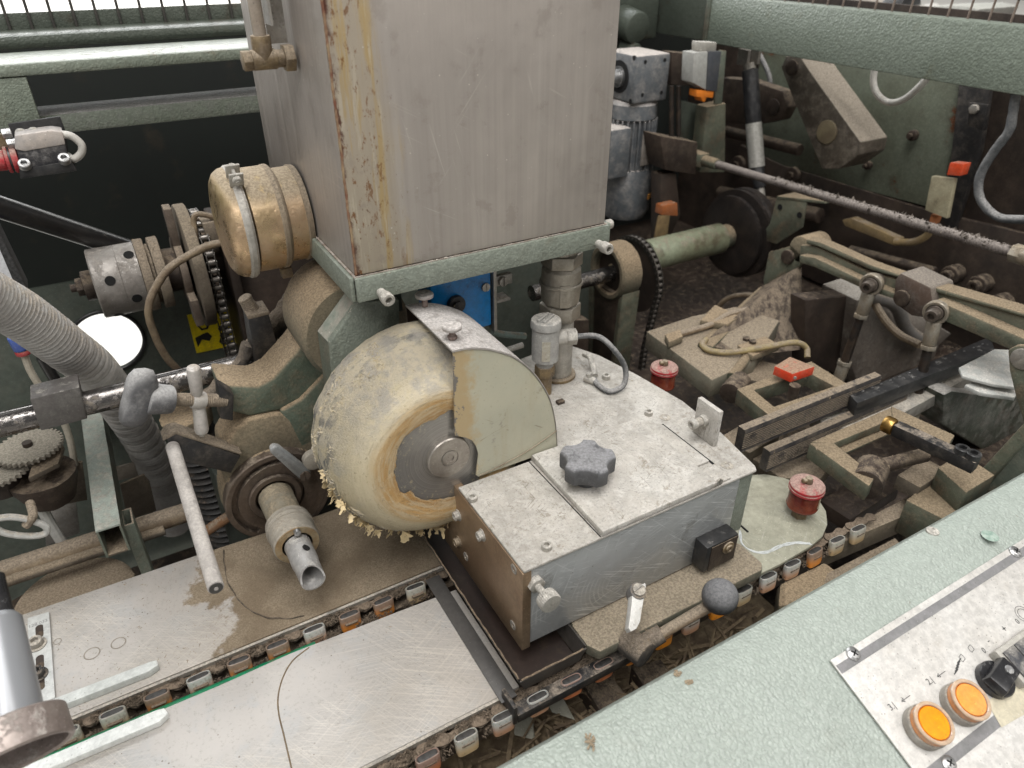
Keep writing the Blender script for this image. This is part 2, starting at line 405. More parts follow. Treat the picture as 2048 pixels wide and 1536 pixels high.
def dusty_top(nm, base=(.50, .47, .425, 1), dk=(.25, .215, .17, 1), white=(.66, .64, .60, 1)):
    s = N(nm)
    c = s.mix(s.ramp(s.noise(20, 7, .65), .35, .65), base, tuple(q * .74 for q in base[:3]) + (1,))
    b = s.noise(110, 9, .75); c = s.mix(s.ramp(b, .45, .62, 0, .4), c, white)
    c = s.mix(s.ramp(s.noise(15, 8, .62), .50, .66, 0, .55), c, white)
    c = s.mix(s.ramp(s.noise(60, 10, .8), .555, .62, 0, .7), c, dk)
    c = s.mix(s.ramp(s.noise(420, 7, .78), .52, .62, 0, .6), c, tuple(q * .45 for q in base[:3]) + (1,))
    for k, rt in enumerate((.5, -.8, 1.5)):
        m = s.n('ShaderNodeMapping'); m.inputs['Rotation'].default_value = (0, 0, rt); m.inputs['Location'].default_value = (k * 5., 0, 0); m.inputs['Scale'].default_value = (45, 500, 45)
        s.l(s.obj, m.inputs[0]); q = s.math('MULTIPLY', s.ramp(s.noise(1, 3, .5, m.outputs[0]), .62, .68), s.ramp(s.noise(30, 3), .48, .6)); c = s.mix(s.math('MULTIPLY', q, .55), c, (.20, .175, .14, 1))
    n = s.bump(s.math('ADD', b, s.noise(520, 6, .75)), .75, .0012)
    return s.fin(c, .85, 0., n, .25)
topm = dusty_top('dust_caked_top')
topm2 = dusty_top('white_dust_cover', (.54, .51, .465, 1), (.30, .26, .21, 1), (.74, .72, .68, 1))
creamm = None
def cream():
    s = N('chipped_cream_paint'); o = s.sep()
    c = s.mix(s.ramp(s.noise(14, 6), .35, .65), (.47, .45, .345, 1), (.42, .41, .32, 1))
    st = s.ramp(s.noise(1, 6, .6, s.vec((60, 60, 14))), .5, .66)
    c = s.mix(s.math('MULTIPLY', st, .22), c, (.36, .29, .18, 1))
    c = s.mix(s.ramp(s.noise(46, 10, .8), .58, .64, 0, .45), c, (.27, .22, .15, 1))
    c = s.mix(s.ramp(s.noise(300, 6, .75), .62, .67, 0, .5), c, (.16, .12, .08, 1))
    c = s.mix(s.ramp(s.noise(24, 10, .75), .62, .635, 0, .9), c, (.30, .285, .25, 1))
    # paint lost along the left edge, glue-stained border
    n1 = s.math('MULTIPLY', s.noise(60, 8, .7), .05)
    e = s.math('SUBTRACT', s.math('ADD', o[0], .0565), n1)
    c = s.mix(s.ramp(e, -.014, .002, .75, 0), c, (.43, .30, .14, 1))
    c = s.mix(s.ramp(e, -.0225, -.0215, 1, 0), c, (.17, .155, .14, 1))
    g = s.ramp(s.noise(50, 9, .75), .60, .65, 0, .6)
    low = s.ramp(o[2], -.075, .02, 1, 0)
    c = s.mix(s.math('MULTIPLY', g, low), c, (.22, .17, .11, 1))
    for k, rt in enumerate((.6, -.3)):
        m = s.n('ShaderNodeMapping'); m.inputs['Rotation'].default_value = (0, rt, 0); m.inputs['Scale'].default_value = (14, 14, 420)
        s.l(s.obj, m.inputs[0])
        q = s.math('MULTIPLY', s.ramp(s.noise(1, 3, .5, m.outputs[0]), .66, .69), s.ramp(s.noise(24 + 7 * k, 2), .54, .6))
        c = s.mix(s.math('MULTIPLY', q, .6), c, (.2, .17, .13, 1))
    nn = s.bump(s.noise(70, 7, .7), .35, .0012)
    return s.fin(c, .42, 0., nn)
creamm = cream()
def glue():
    s = N('dried_glue_skin'); X, Y, Z = s.sep()
    r = s.math('SQRT', s.math('ADD', s.math('MULTIPLY', X, X), s.math('MULTIPLY', Z, Z)))
    an = s.math('ARCTAN2', Z, X)
    def circ(sr, sa, sc=1., det=6, ro=.65):
        cx = s.n('ShaderNodeCombineXYZ'); s.l(s.math('MULTIPLY', r, sr), cx.inputs[0]); s.l(s.math('MULTIPLY', Y, sr), cx.inputs[1]); s.l(s.math('MULTIPLY', an, sa), cx.inputs[2])
        return s.noise(sc, det, ro, cx.outputs[0])
    wob = s.math('MULTIPLY', s.noise(14, 5, .6), .016); rr = s.math('ADD', r, wob)
    tan_ = (.50, .31, .125, 1); beige = (.56, .485, .325, 1)
    c = s.mix(s.ramp(rr, .072, .088), tan_, beige)
    c = s.mix(s.math('MULTIPLY', s.ramp(rr, .060, .067, 1, 0), .7), c, (.36, .20, .07, 1))
    st = circ(260, 2.2); c = s.mix(s.ramp(st, .40, .62, 0, .55), c, (.62, .54, .38, 1))
    st2 = circ(420, 5., 1., 7, .7); c = s.mix(s.ramp(st2, .55, .66, 0, .5), c, (.30, .235, .14, 1))
    c = s.mix(s.math('MULTIPLY', s.ramp(s.noise(24, 8, .7), .52, .62, 0, .6), s.ramp(rr, .092, .106)), c, (.36, .345, .305, 1))
    dk = s.math('MULTIPLY', s.ramp(s.math('ADD', s.math('MULTIPLY', circ(120, 3., 1., 8, .72), .6), s.math('MULTIPLY', s.noise(55, 9, .75), .4)), .50, .55), s.ramp(rr, .102, .114))
    c = s.mix(dk, c, (.115, .12, .12, 1))
    up = s.math('MULTIPLY', s.ramp(s.nz()[2], .05, .75), s.ramp(s.noise(60, 9, .75), .30, .55))
    c = s.mix(s.math('MULTIPLY', up, .9), c, s.mix(s.ramp(s.noise(48, 9, .75), .42, .58), (.40, .37, .325, 1), (.58, .51, .385, 1)))
    c = s.mix(s.ramp(s.noise(260, 8, .78), .58, .66, 0, .6), c, (.17, .13, .08, 1))
    c = s.mix(s.ramp(s.noise(330, 6, .75), .60, .66, 0, .5), c, (.68, .62, .48, 1))
    edge_ = s.ramp(rr, .085, .105)
    h = s.math('ADD', s.math('MULTIPLY', st2, .6), s.math('MULTIPLY', s.math('ADD', s.noise(120, 9, .78), s.noise(480, 6, .75)), s.math('ADD', edge_, .25)))
    n = s.bump(h, .85, .0026)
    return s.fin(c, s.mixf(edge_, .36, .85), 0., n, .4)
gluem = glue()
gluef = mk('peeling_glue_flake', (.56, .44, .24, 1), (.47, .37, .22, 1), 60, rough=.6, bump=(300, .4, .0005))
def disc():
    s = N('worn_disc_steel'); X, Y, Z = s.sep()
    r = s.math('SQRT', s.math('ADD', s.math('MULTIPLY', X, X), s.math('MULTIPLY', Z, Z)))
    cx = s.n('ShaderNodeCombineXYZ'); s.l(s.math('MULTIPLY', r, 900.), cx.inputs[0])
    n1 = s.noise(1, 3, .6, cx.outputs[0])
    c = s.mix(s.ramp(n1, .3, .7), (.42, .40, .375, 1), (.28, .27, .255, 1))
    c = s.mix(s.ramp(s.noise(40, 7, .7), .5, .66, 0, .6), c, (.42, .40, .37, 1))
    ring = s.math('MULTIPLY', s.ramp(r, .0385, .0405), s.ramp(s.noise(230, 8, .78), .56, .60))
    c = s.mix(ring, c, (.64, .57, .43, 1))
    return s.fin(c, .38, .7, s.bump(n1, .15, .0003))
discm = disc()
hubm = mk('machined_hub', (.40, .37, .33, 1), (.33, .30, .27, 1), 40, rough=.35, metal=.75, speck=.3, grime=.1)
yz = mk('yellow_zinc_plate', (.56, .43, .22, 1), (.54, .38, .24, 1), 9, rough=.27, metal=.85, dust=.72, dlo=.35, dcol=(.40, .33, .24, 1), fleck=.25, grime=.15, gcol=(.2, .14, .07, 1))
yz2 = mk('dust_coated_zinc_collar', (.26, .21, .15, 1), (.2, .15, .10, 1), 30, rough=.55, metal=.3, dust=.8, dlo=-.3, dcol=(.33, .27, .20, 1), bump=(220, .4, .0008))
bluem = mk('blue_actuator_paint', (.008, .24, .62, 1), (.006, .19, .52, 1), 30, rough=.3, grime=.25, gcol=(.012, .012, .015, 1), dust=.25)

# ================================================================ glue tank
TX0, TX1, TY0, TY1 = .169, .431, .562, .835
tk = thing('glue_tank', 'tall brushed steel glue tank with rust down its front left edge', 'tank', ((TX0 + TX1) / 2, .69, .174))
b = B(); b.bb((TX0, TY0, .1975), (TX1, TY0 + .004, .56), .0012); b.out('front_panel', tank_f, tk)
b = B(); b.bb((TX0, TY0 + .0041, .1975), (TX0 + .004, TY1, .56), .0005); b.out('side_panel', tank_s, tk)
b = B(); b.bb((TX1 - .004, TY0 + .0041, .1975), (TX1, TY1, .56), .0005); b.bb((TX0 + .0041, TY1 - .004, .1975), (TX1 - .0041, TY1, .56)); b.out('side_panel', tank_s, tk)
b = B(); b.bb((TX0 + .0042, TY0 + .0042, .50), (TX1 - .0042, TY1 - .0042, .505)); b.out('tank_lid', tank_s, tk)
# weld bead on the front left corner
b = B(); rnd = random.Random(3)
b.tube([(TX0 + .0006 + rnd.uniform(-.0004, .0004), TY0 + .0006, z * .01 + .198) for z in range(0, 37)], lambda t: .0011 + .0002 * math.sin(t * 230), 8, 3)
b.out('weld_seam', mk('rusty_weld', (.16, .06, .035, 1), (.30, .22, .13, 1), 60, rough=.8, bump=(300, .6, .001)), tk)
fl = thing('tank_base_frame', 'pale green angle frame the steel tank stands on, with dusty rim', 'frame', (.3, .69, .174))
z0, z1 = .1745, .197
b = B(); b.prism([(.1665, .5565, z0), (.4335, .5565, z0), (.4335, .5605, z0), (.1665, .5605, z0)], (0, 0, z1 - z0), .0012); b.out('front_rail', green, fl)
b = B(); b.bb((.1625, .5605, z0), (.1665, .84, z1), .001); b.out('side_rail', green, fl)
b = B(); b.bb((.4336, .5605, z0), (.4376, .84, z1), .001); b.out('side_rail', green, fl)
b = B(); b.bb((.1667, .5607, z0 + .001), (.4334, .84, z0 + .005)); b.out('base_plate', green_d, fl)
b = B(); b.bb((.1667, .5607, z1 - .003), (.4334, .5619, z1 + .0002)); b.bb((.1667, .562, z1 - .003), (.1689, .84, z1 + .0002)); b.bb((.4311, .562, z1 - .003), (.4335, .84, z1 + .0002)); b.out('dust_ledge', mk('ledge_dust', (.42, .38, .34, 1), (.25, .2, .16, 1), 120, rough=.95, bump=(500, .8, .002)), fl)
for q in ((762, 585), (1196, 487)):
    p = P(q[0], q[1], y=.5565); b = B(); b.cyl(p + V((0, .001, 0)), p + V((0, -.011, 0)), .0042, .0045, 20, .0008); b.screw(p + V((0, -.010, 0)), (0, -1, 0), .0058, .009)
    b.out('clamp_screw', zinc, fl, jit=.0006)
b = B(); p = V((.4376, .57, .192)); b.screw(p, (1, 0, 0), .005, .008); b.out('clamp_screw', zinc, fl)
# filler cap, its clamp band and collar on the side of the tank
cp = thing('filler_cap', 'golden zinc drum cap held by a clamp band on the tank side', 'cap', (.12, .714, .209))
ax = V((-1, 0, 0)); o = V((.166, .714, .209))
b = B(); b.rev([(-.001, .046), (.004, .047), (.008, .0405), (.016, .040), (.018, .043), (.0235, .0485), (.026, .0485)], o, ax, 48, closed=False); b.out('collar', yz2, cp)
b = B(); b.rev([(.0, .0455), (.027, .0455), (.0275, .0495), (.050, .0495), (.0525, .0488), (.0545, .045)], o, ax, 56, closed=False); b.rev([(.0546, .045), (.0545, .0005)], o, ax, 56, closed=False); b.out('drum', yz, cp)
b = B(); b.rev([(.0550, .0520), (.061, .0525), (.067, .0515), (.0725, .0480), (.0762, .042), (.0778, .034), (.0784, .02), (.0786, .0003)], o, ax, 56, closed=False); b.out('lid', yz, cp)
def band(x, r, wd, name, m, parent):
    b = B(); b.rev([(x - wd, r - .001), (x - wd, r + .0012), (x - wd * .45, r + .0028), (x + wd * .45, r + .0028), (x + wd, r + .0012), (x + wd, r - .001)], o, ax, 56, closed=False); return b.out(name, m, parent)
bnd = band(.0590, .0510, .0042, 'clamp_band', zinc, cp)
b2 = band(.0260, .0475, .0038, 'clamp_band', yz2, cp)
def lug_pair(u, v, name, par, s=1.):
    # u = angle round the axis, two ears with a screw
    rad = V((0, math.cos(u), math.sin(u))); tang = V((0, -math.sin(u), math.cos(u)))
    c = o + ax * v + rad * (.0535)
    M = Matrix((ax, tang, rad)).transposed().to_4x4(); M.translation = c
    b = B(); b.box((0, -.0058, .006), (.0125, .0022, .014), .0006, M); b.box((0, .0058, .006), (.0125, .0022, .014), .0006, M)
    e = b.out('clamp_ear', zinc, par)
    b = B(); b.cyl(M @ V((0, -.012, .0075)), M @ V((0, .012, .0075)), .0019, n=12); b.slot(M @ V((0, -.0069, .0075)), -tang, .0042, .003, hint=rad + ax); b.hexn(M @ V((0, .0069, .0075)), tang, .0045, .004); b.out('clamp_bolt', zinc, par)
lug_pair(math.radians(118), .0590, 'ear', cp)
b = B(); b.box(o + ax * .0260 + V((0, -.012, -.054)), (.011, .010, .010), .001); b.out('band_tag', brass, cp)
# sight glass pipe
sg = thing('sight_glass_pipe', 'sight glass tube with a dirty brass elbow low on the tank side', 'pipe fitting', (.15, .66, .33))
pe = P(543, 118, x=.148)
b = B(); b.hexn(V((.1658, pe.y, pe.z)), (-1, 0, 0), .011, .008); b.cyl((.158, pe.y, pe.z), (.146, pe.y, pe.z), .0068, bev=.001); b.out('hex_nut', brass, sg)
b = B(); b.cyl((.152, pe.y, pe.z), (.132, pe.y, pe.z), .0078, n=24, bev=.001); b.cyl((.142, pe.y, pe.z - .004), (.142, pe.y, pe.z + .018), .0078, n=24, bev=.001); b.hexn((.132, pe.y, pe.z), (-1, 0, 0), .0082, .007); b.out('elbow', brass, sg)
b = B(); b.cyl((.142, pe.y, pe.z + .0182), (.142, pe.y, .56), .0052, n=20); b.out('glass_tube', mk('cloudy_tube', (.30, .25, .2, 1), (.36, .31, .26, 1), 15, rough=.25), sg)
b = B(); b.bb((.1500, pe.y + .009, pe.z + .01), (.1656, pe.y + .0105, .56)); b.bb((.1500, pe.y - .0105, pe.z + .025), (.1515, pe.y + .009, .56)); b.out('guard_channel', steel_d, sg)

# ================================================================ green casting that carries tank and wheel
gc = thing('green_bearing_housing', 'hammered green casting block between tank frame and glue wheel', 'casting', (.19, .62, .02))
fr = [P(*q, y=.602) for q in ((718, 604), (799, 600), (801, 790), (820, 960), (700, 960), (668, 780), (659, 687))]
fr = [V((p.x, .602, min(p.z, .1742))) for p in fr]
bk = [p + V((-.004, .03, 0)) for p in fr]
b = B(); b.prism(fr, (0, .026, 0), .0014); b.out('front_block', green, gc)
# chamfer strip, dusty
q = [P(*a, y=.603) for a in ((718, 604), (659, 687))]; e = [P(*a, y=.632) for a in ((635, 662), (689, 587))]
b = B(); b.add([q[0], q[1], e[0], e[1], q[0] + V((.02, .03, -.005)), q[1] + V((.02, .03, -.0)), e[0] + V((.03, 0, 0)), e[1] + V((.03, 0, 0))], [(0, 1, 2, 3), (4, 5, 6, 7), (0, 1, 5, 4), (1, 2, 6, 5), (2, 3, 7, 6), (3, 0, 4, 7)]); b.out('chamfer', mk('chamfer_dust', (.34, .315, .27, 1), GREEN, 50, rough=.8, bump=(300, .3, .0006)), gc)
s0 = [P(*a, y=.632) for a in ((635, 662), (648, 765), (668, 800))]; s1 = [P(*a, y=.603) for a in ((659, 687), (668, 780), (690, 850))]
b = B(); n = 3
b.add(s0 + s1[::-1] + [p + V((.03, .004, 0)) for p in s0 + s1[::-1]], [(0, 1, 4, 5), (1, 2, 3, 4), (6, 11, 10, 7), (7, 10, 9, 8), (0, 6, 7, 1), (1, 7, 8, 2), (2, 8, 9, 3), (3, 9, 10, 4), (4, 10, 11, 5), (5, 11, 6, 0)]); b.out('side_face', green_d, gc)
b = B(); b.rev([(0, .052), (.004, .056), (.075, .056), (.09, .05)], (.186, .634, .105), (0, 1, 0), 40); b.out('round_body', castd, gc)
b = B(); b.bb((.205, .61, .13), (.226, .63, .1742)); b.bb((.19, .64, -.1), (.26, .72, .08)); b.out('support_web', green_dk, gc)

# ================================================================ glue wheel
WC = V((.213, .487, .035))
wh = thing('glue_roller', 'big round glue wheel crusted with dried yellow glue', 'wheel', tuple(WC))
rnd = random.Random(11)
def wheel_skin():
    b = B(); n = 160
    prof = [(.0022, None), (.0006, .062), (.0004, .068), (.0012, .0735), (.0042, .0805), (.0095, .0885), (.0165, .0955), (.025, .1012), (.0335, .1050), (.044, .1072), (.056, .1078), (.068, .1072), (.078, .1050), (.083, .102), (.084, .06)]
    vs = []; fs = []
    for i, (t, r) in enumerate(prof):
        for k in range(n):
            a = 2 * math.pi * k / n; ca, sa = math.cos(a), math.sin(a)
            if r is None:
                q = .0485 + .0050 * noise.noise(V((ca * 1.6, sa * 1.6, 3.1))) + .0026 * noise.noise(V((ca * 7, sa * 7, 1))) + .0010 * noise.noise(V((ca * 24, sa * 24, 5)))
                if ca < -.2 and sa > -.5: q += .0055 * min(1, (-ca - .2) * 3)
                rr = q; tt = t
            else:
                am = .0003 + .0009 * min(1, max(0, (r - .085) / .015))
                d = noise.noise(V((ca * r * 60, t * 60 + 7, sa * r * 60))) + .5 * noise.noise(V((ca * r * 170, t * 170, sa * r * 170)))
                rb = r; u_ = max(0., min(1., sa * 1.4 + .45))
                if r > .07: tt0 = t + u_ * min(.012, max(0, (r - .0735)) * .55)
                else: tt0 = t
                tt0 = min(tt0, .0835); rr = rb - u_ * .0025 * min(1, max(0, (r - .085) / .01)) + am * d; tt = tt0 + am * .6 * d
            vs.append(V((rr * ca, tt, rr * sa)) + WC)
    L = len(prof)
    for i in range(L - 1):
        for k in range(n):
            k2 = (k + 1) % n; fs.append((i * n + k, i * n + k2, (i + 1) * n + k2, (i + 1) * n + k))
    return b.add(vs, fs)
CRUST = wheel_skin().out('glue_crust', gluem, wh, ang=60)
b = B(); b.rev([(.0055, .0004), (.0042, .03), (.0035, .05), (.0035, .0645), (.08, .0645), (.08, .002)], WC, (0, 1, 0), 72, closed=False); b.out('steel_disc', discm, wh)
hb = B(); hb.rev([(.006, .0215), (-.0002, .0215), (-.0012, .0206), (-.0012, .0088), (-.0004, .0085), (-.0004, .0003)], WC, (0, 1, 0), 56, closed=False); h = hb.out('hub_cap', hubm, wh)
b = B(); b.screw(WC + V((0, .0004, 0)), (0, -1, 0), .0079, .0018, 30); b.out('hub_screw', hubm, wh)
# loose flakes round the lower left rim
b = B(); fk = random.Random(5)
clus = [(fk.uniform(196, 292), fk.uniform(.3, 1.0)) for _ in range(15)] + [(fk.uniform(184, 228), fk.uniform(.5, 1.1)) for _ in range(10)] + [(224, 1.2), (246, 1.3), (252, 1.2), (266, 1.3), (281, 1.2)] + [(238, 1.2), (243, 1.1), (262, 1.25), (270, 1.0), (276, 1.3), (284, 1.0), (255, 1.1), (268, 1.2)]
for ca_, cs2 in clus:
    for k in range(fk.randint(3, 8)):
        a = math.radians(fk.gauss(ca_, 1.6)); t = fk.uniform(.018, .052); r = .1020 + .004 * min(1, (t - .018) / .02) + fk.uniform(-.002, .0008)
        c = WC + V((r * math.cos(a), t, r * math.sin(a))); rad = V((math.cos(a), 0, math.sin(a))); L = cs2 * fk.uniform(.002, .0105)
        d = (rad * fk.uniform(.2, .9) + V((fk.uniform(-.8, .5), fk.uniform(-1.1, .2), fk.uniform(-.7, .3)))).normalized()
        s_ = d.cross(V((fk.uniform(-1, 1), fk.uniform(-1, 1), fk.uniform(-1, 1)))).normalized() * L * fk.uniform(.25, .6)
        nn = d.cross(s_).normalized() * L * fk.uniform(-.35, .35)
        m = 7; ring_ = []; up_e = [fk.uniform(.25, 1.3) for _ in range(m)]; dn_e = [fk.uniform(.35, 1.2) for _ in range(m)]
        for i in range(m):
            u = i / (m - 1); ring_.append(c + d * L * u + s_ * (1 - u * .7) * up_e[i] + nn * u * u)
        for i in range(m):
            u = 1 - i / (m - 1); ring_.append(c + d * L * u * fk.uniform(.8, 1.1) - s_ * (1 - u * .7) * dn_e[i] + nn * u * u)
        th = (d.cross(s_)).normalized() * .00025
        vs = ring_ + [p + th for p in ring_]; q2 = len(ring_); fs = []
        for i in range(m - 1):
            j = q2 - 1 - i; fs.append((i, i + 1, j - 1, j)); fs.append((i + q2, j + q2, j - 1 + q2, i + 1 + q2))
        fs += [(i, (i + 1) % q2, (i + 1) % q2 + q2, i + q2) for i in range(q2)]
        b.add(vs, fs)
stuff(b.out('glue_flakes', gluef, wh, ang=20))

# ================================================================ wheel guard
gd = thing('wheel_guard', 'curved cream painted sheet metal guard over the glue wheel', 'guard', (.28, .53, 0))
gy = .485
def G(q): p = P(q[0], q[1], y=gy); return (p.x, p.z)
arc = [G(q) for q in ((906, 704), (935, 699), (960, 699), (985, 702), (1019, 712), (1040, 724), (1057, 738), (1072, 754), (1084, 771), (1095, 790), (1102, 808), (1108, 832), (1112, 860), (1114, 893))]
arc = [(x, z) for x, z in arc]; xr = arc[-1][0]; arc[-1] = (xr, .004)
low = [(G((1060, 920))[0], .001), (G((990, 956))[0], .001), G((957, 967)), G((952, 950))]
cut = [G(q) for q in ((955, 925), (957, 908), (952, 892), (944, 881), (930, 875), (918, 873), (910, 872))]
outl = arc + [(x, max(z, .0015)) for x, z in low] + cut
b = B(); b.prism([(x, gy, z) for x, z in outl], (0, .0015, 0), .0003, 1); b.out('front_plate', creamm, gd)
wv = B(); depth = .1
vs = []; fs = []
pa = [(arc[0][0] - .001, arc[0][1] + .0002)] + [(x, z + .0004) for x, z in arc[1:]]
sm = catmull([(x, 0, z) for x, z in pa], 4)
for dz in (0, .0018):
    for p in sm: vs += [(p.x, gy - .001, p.z + dz), (p.x, gy + depth, p.z + dz)]
m = len(sm)
for i in range(m - 1):
    a = 2 * i; c2 = 2 * m + 2 * i
    fs += [(a, a + 2, a + 3, a + 1), (c2, c2 + 1, c2 + 3, c2 + 2), (a, c2, c2 + 2, a + 2), (a + 1, a + 3, c2 + 3, c2 + 1)]
fs += [(0, 1, 2 * m + 1, 2 * m), (2 * m - 2, 4 * m - 2, 4 * m - 1, 2 * m - 1)]
wv.add(vs, fs)
topg = mk('guard_top_dusty', (.42, .39, .36, 1), (.32, .29, .27, 1), 26, rough=.55, metal=.2, dust=.7, dcol=(.55, .52, .50, 1), speck=.6, grime=.15, gcol=(.2, .13, .07, 1))
wv.out('top_sheet', topg, gd)
b = B(); b.prism([(x, gy + depth + .0003, z - .0006) for x, z in [(arc[0][0], .004)] + arc], (0, .0015, 0)); b.out('back_plate', brown, gd)
b = B(); ps = [V((x, gy - .0012, z)) for x, z in (G((958, 950)), G((1000, 930)), G((1060, 897)), G((1112, 860)))]; b.tube(ps, .0006, 8, 5); b.out('crease_line', mk('crease_brown', (.16, .125, .085, 1), (.30, .26, .19, 1), 90, rough=.8), gd)  # thin brown line drawn along the crease of the sheet
for q, lock in (((850, 607), False), ((905, 672), True)):
    zz = arc[0][1] + .0022; p = P(q[0], q[1] + 5, z=zz)
    b = B(); b.hexn(p, (0, 0, 1), .0045, .003) if lock else None; b.cyl(p, p + V((0, 0, .010)), .0028, n=16); b.out('screw_shank', mk('rusty_shank_%d' % q[0], (.12, .06, .04, 1), (.25, .2, .18, 1), 100, rough=.6, metal=.4), gd)
    b = B(); b.rev([(.0095, .006), (.0098, .0086), (.0118, .0088), (.013, .0082), (.0132, .004), (.0128, .0002)], p, (0, 0, 1), 32, closed=False); b.rev([(.0095, .006), (.0095, .0002)], p, (0, 0, 1), 32, closed=False); b.out('flat_screw_head', topg, gd)

# ================================================================ glue applicator housing (box)
bx = thing('applicator_housing', 'square metal gearbox housing with dust caked top beside the glue wheel', 'housing', (.35, .45, -.1))
BZ = -.098
b = B(); b.bb((.2265, .3625, BZ), (.4655, .368, -.0032), .0005); b.out('front_plate', alu, bx)
b = B(); b.bb((.2175, .3605, BZ - .003), (.2263, .56, -.0034), .0008); b.out('end_plate', brownst, bx)
pl = [(.2185, .3602), (.2185, .483), (.3345, .4835), (.3345, .655), (.452, .668), (.467, .655), (.482, .62), (.494, .56), (.503, .49), (.499, .43), (.4875, .3655), (.484, .3602)]
b = B(); b.prism([(x, y, -.003) for x, y in pl], (0, 0, .003), .0009); b.out('top_plate', topm, bx)
gp = [(.4658, .3628), (.4845, .3635), (.499, .43), (.503, .49), (.494, .56), (.482, .62), (.452, .668), (.3345, .655), (.3345, .62), (.44, .6), (.4658, .5)]
b = B(); b.prism([(x, y, -.082) for x, y in gp], (0, 0, .0787), .0016); b.out('green_casting', green, bx)
b = B(); b.bb((.2265, .3685, BZ), (.4655, .482, -.0035)); b.bb((.336, .482, BZ), (.465, .64, -.0035)); b.out('inner_body', browndk, bx)
b = B(); b.prism([(.298, .3603, .0004), (.4315, .3603, .0004), (.4315, .482, .0004), (.3, .4835, .0004)], (0, 0, .0062), .0008); cv = b.out('cover_plate', topm2, bx)
b = B(); b.prism([(.4325, .392, .0002), (.4512, .392, .0002), (.4512, .462, .0002), (.442, .478, .0002), (.4325, .478, .0002)], (0, 0, .0026), .0006); b.prism([(.434, .3625, .0002), (.452, .3625, .0002), (.452, .385, .0002), (.434, .3835, .0002)], (0, 0, .0018), .0006); b.out('hinge_plate', topm, bx)
b = B(); b.bb((.4520, .388, .00005), (.4545, .466, .0006)); b.out('joint_gap', hole_b, bx); b = B(); b.bb((.300, .4837, .0001), (.4325, .4850, .0012)); b.out('joint_gap', mk('joint_dirt', (.08, .065, .05, 1), (.16, .13, .1, 1), 200, rough=1.), bx); b = B(); b.bb((.2964, .3612, .00005), (.2972, .483, .0006)); b.out('joint_gap', hole_b, bx)
b = B(); b.slot(P(1437, 963, y=.3625), (0, -1, 0), .004, .002); b.out('hinge_pin', steel_d, bx)
for q in ((945, 1000), (1093, 1097), (1297, 829)):
    b = B(); b.screw(P(*q, z=0), (0, 0, 1), .0046, .005); b.out('socket_screw', zinc, bx)
for q in ((1330, 835), (1454, 931)):
    b = B(); b.rev([(0, .0062), (.0005, .0062), (.0005, .0052), (.0002, .005)], P(*q, z=0), (0, 0, 1), 28, closed=False); b.screw(P(*q, z=0) - V((0, 0, .0012)), (0, 0, 1), .005, .0018); b.out('countersunk_screw', steel_d, bx)
for q in ((917, 1030), (965, 1070), (918, 1083)):
    b = B(); p = P(*q, x=.2175); b.screw(p, (-1, 0, 0), .0048, .0052); b.cyl(p, p + V((-.0008, 0, 0)), .0062); b.out('socket_screw', brass if q[0] < 930 and q[1] > 1050 else zinc, bx)
for q in ((932, 1113), (1028, 1138), (1026, 1250)):
    b = B(); p = P(*q, x=.2175); b.rev([(0, .0048), (.0005, .0048), (.0005, .004), (.0002, .0038)], p, (-1, 0, 0), 28, closed=False); b.screw(p + V((.0012, 0, 0)), (-1, 0, 0), .0038, .0017); b.out('countersunk_screw', steel_d, bx)
# thumb screw on the front plate
p = P(1068, 1163, y=.3625); ts = thing('thumb_screw', 'knurled thumb screw with a lock nut on the scratched front plate', 'screw', tuple(p))
b = B(); b.hexn(p, (0, -1, 0), .0078, .0065); b.out('lock_nut', zinc, ts)
b = B(); b.rev([(t * .0006, .0029 + (.0004 if t % 2 else 0)) for t in range(0, 34)], p, (0, -1, 0), 16); b.out('thread', zinc, ts)
b = B(); k0 = .018; pr = []
b.rev([(k0, .0035), (k0, .0082), (k0 + .0008, .0092), (k0 + .009, .0094), (k0 + .0102, .0085), (k0 + .0104, .0002)], p, (0, -1, 0), 60, closed=False)
b.v = [v_ + ((v_ - V((p.x, v_.y, p.z))).normalized() * (.00025 if i % 2 else 0)) for i, v_ in enumerate(b.v)]
b.out('knurled_head', zinc, ts, ang=15)
# black block + foot board
sb = thing('stop_block', 'black square block with a dusty socket bolt at the right end of the box', 'block', (.445, .35, -.1))
c0 = P(1424, 1101, z=-.060); c1 = P(1477, 1066, z=-.060)
b = B(); b.bb((c0.x - .002, .345, -.094), (c1.x, .3622, -.060), .0012); b.out('block', blackp, sb)
b = B(); b.bb((c0.x + .004, .3442, -.093), (c1.x - .001, .3449, -.062)); b.out('worn_face', brown, sb)
p = P(1455, 1094, y=.3442); b = B(); b.cyl(p, p + V((0, -.002, 0)), .0072, n=24, bev=.0008); b.screw(p + V((0, -.002, 0)), (0, -1, 0), .0045, .002); b.out('socket_bolt', brass, sb)
fb = thing('foot_board', 'dusty green edged foot plate under the box front', 'plate', (.38, .35, -.11))
l0 = P(1147, 1248, z=-.1005); l1 = P(1471, 1128, z=-.1005)
soilp = mk('dust_covered_foot_plate', (.13, .13, .10, 1), (.09, .085, .06, 1), 20, rough=.8, dust=.95, dlo=.1, dcol=(.27, .225, .165, 1), bump=(300, .5, .001), dct=.66)
b = B(); b.prism([(.272, .358, -.1135), (.2715, .336, -.1135), (.278, .3245, -.1135), (.4785, .3225, -.1135), (.4855, .33, -.1135), (.4855, .362, -.1135), (.45, .39, -.1135), (.28, .4, -.1135)], (0, 0, .013), .002); b.out('plate', soilp, fb)
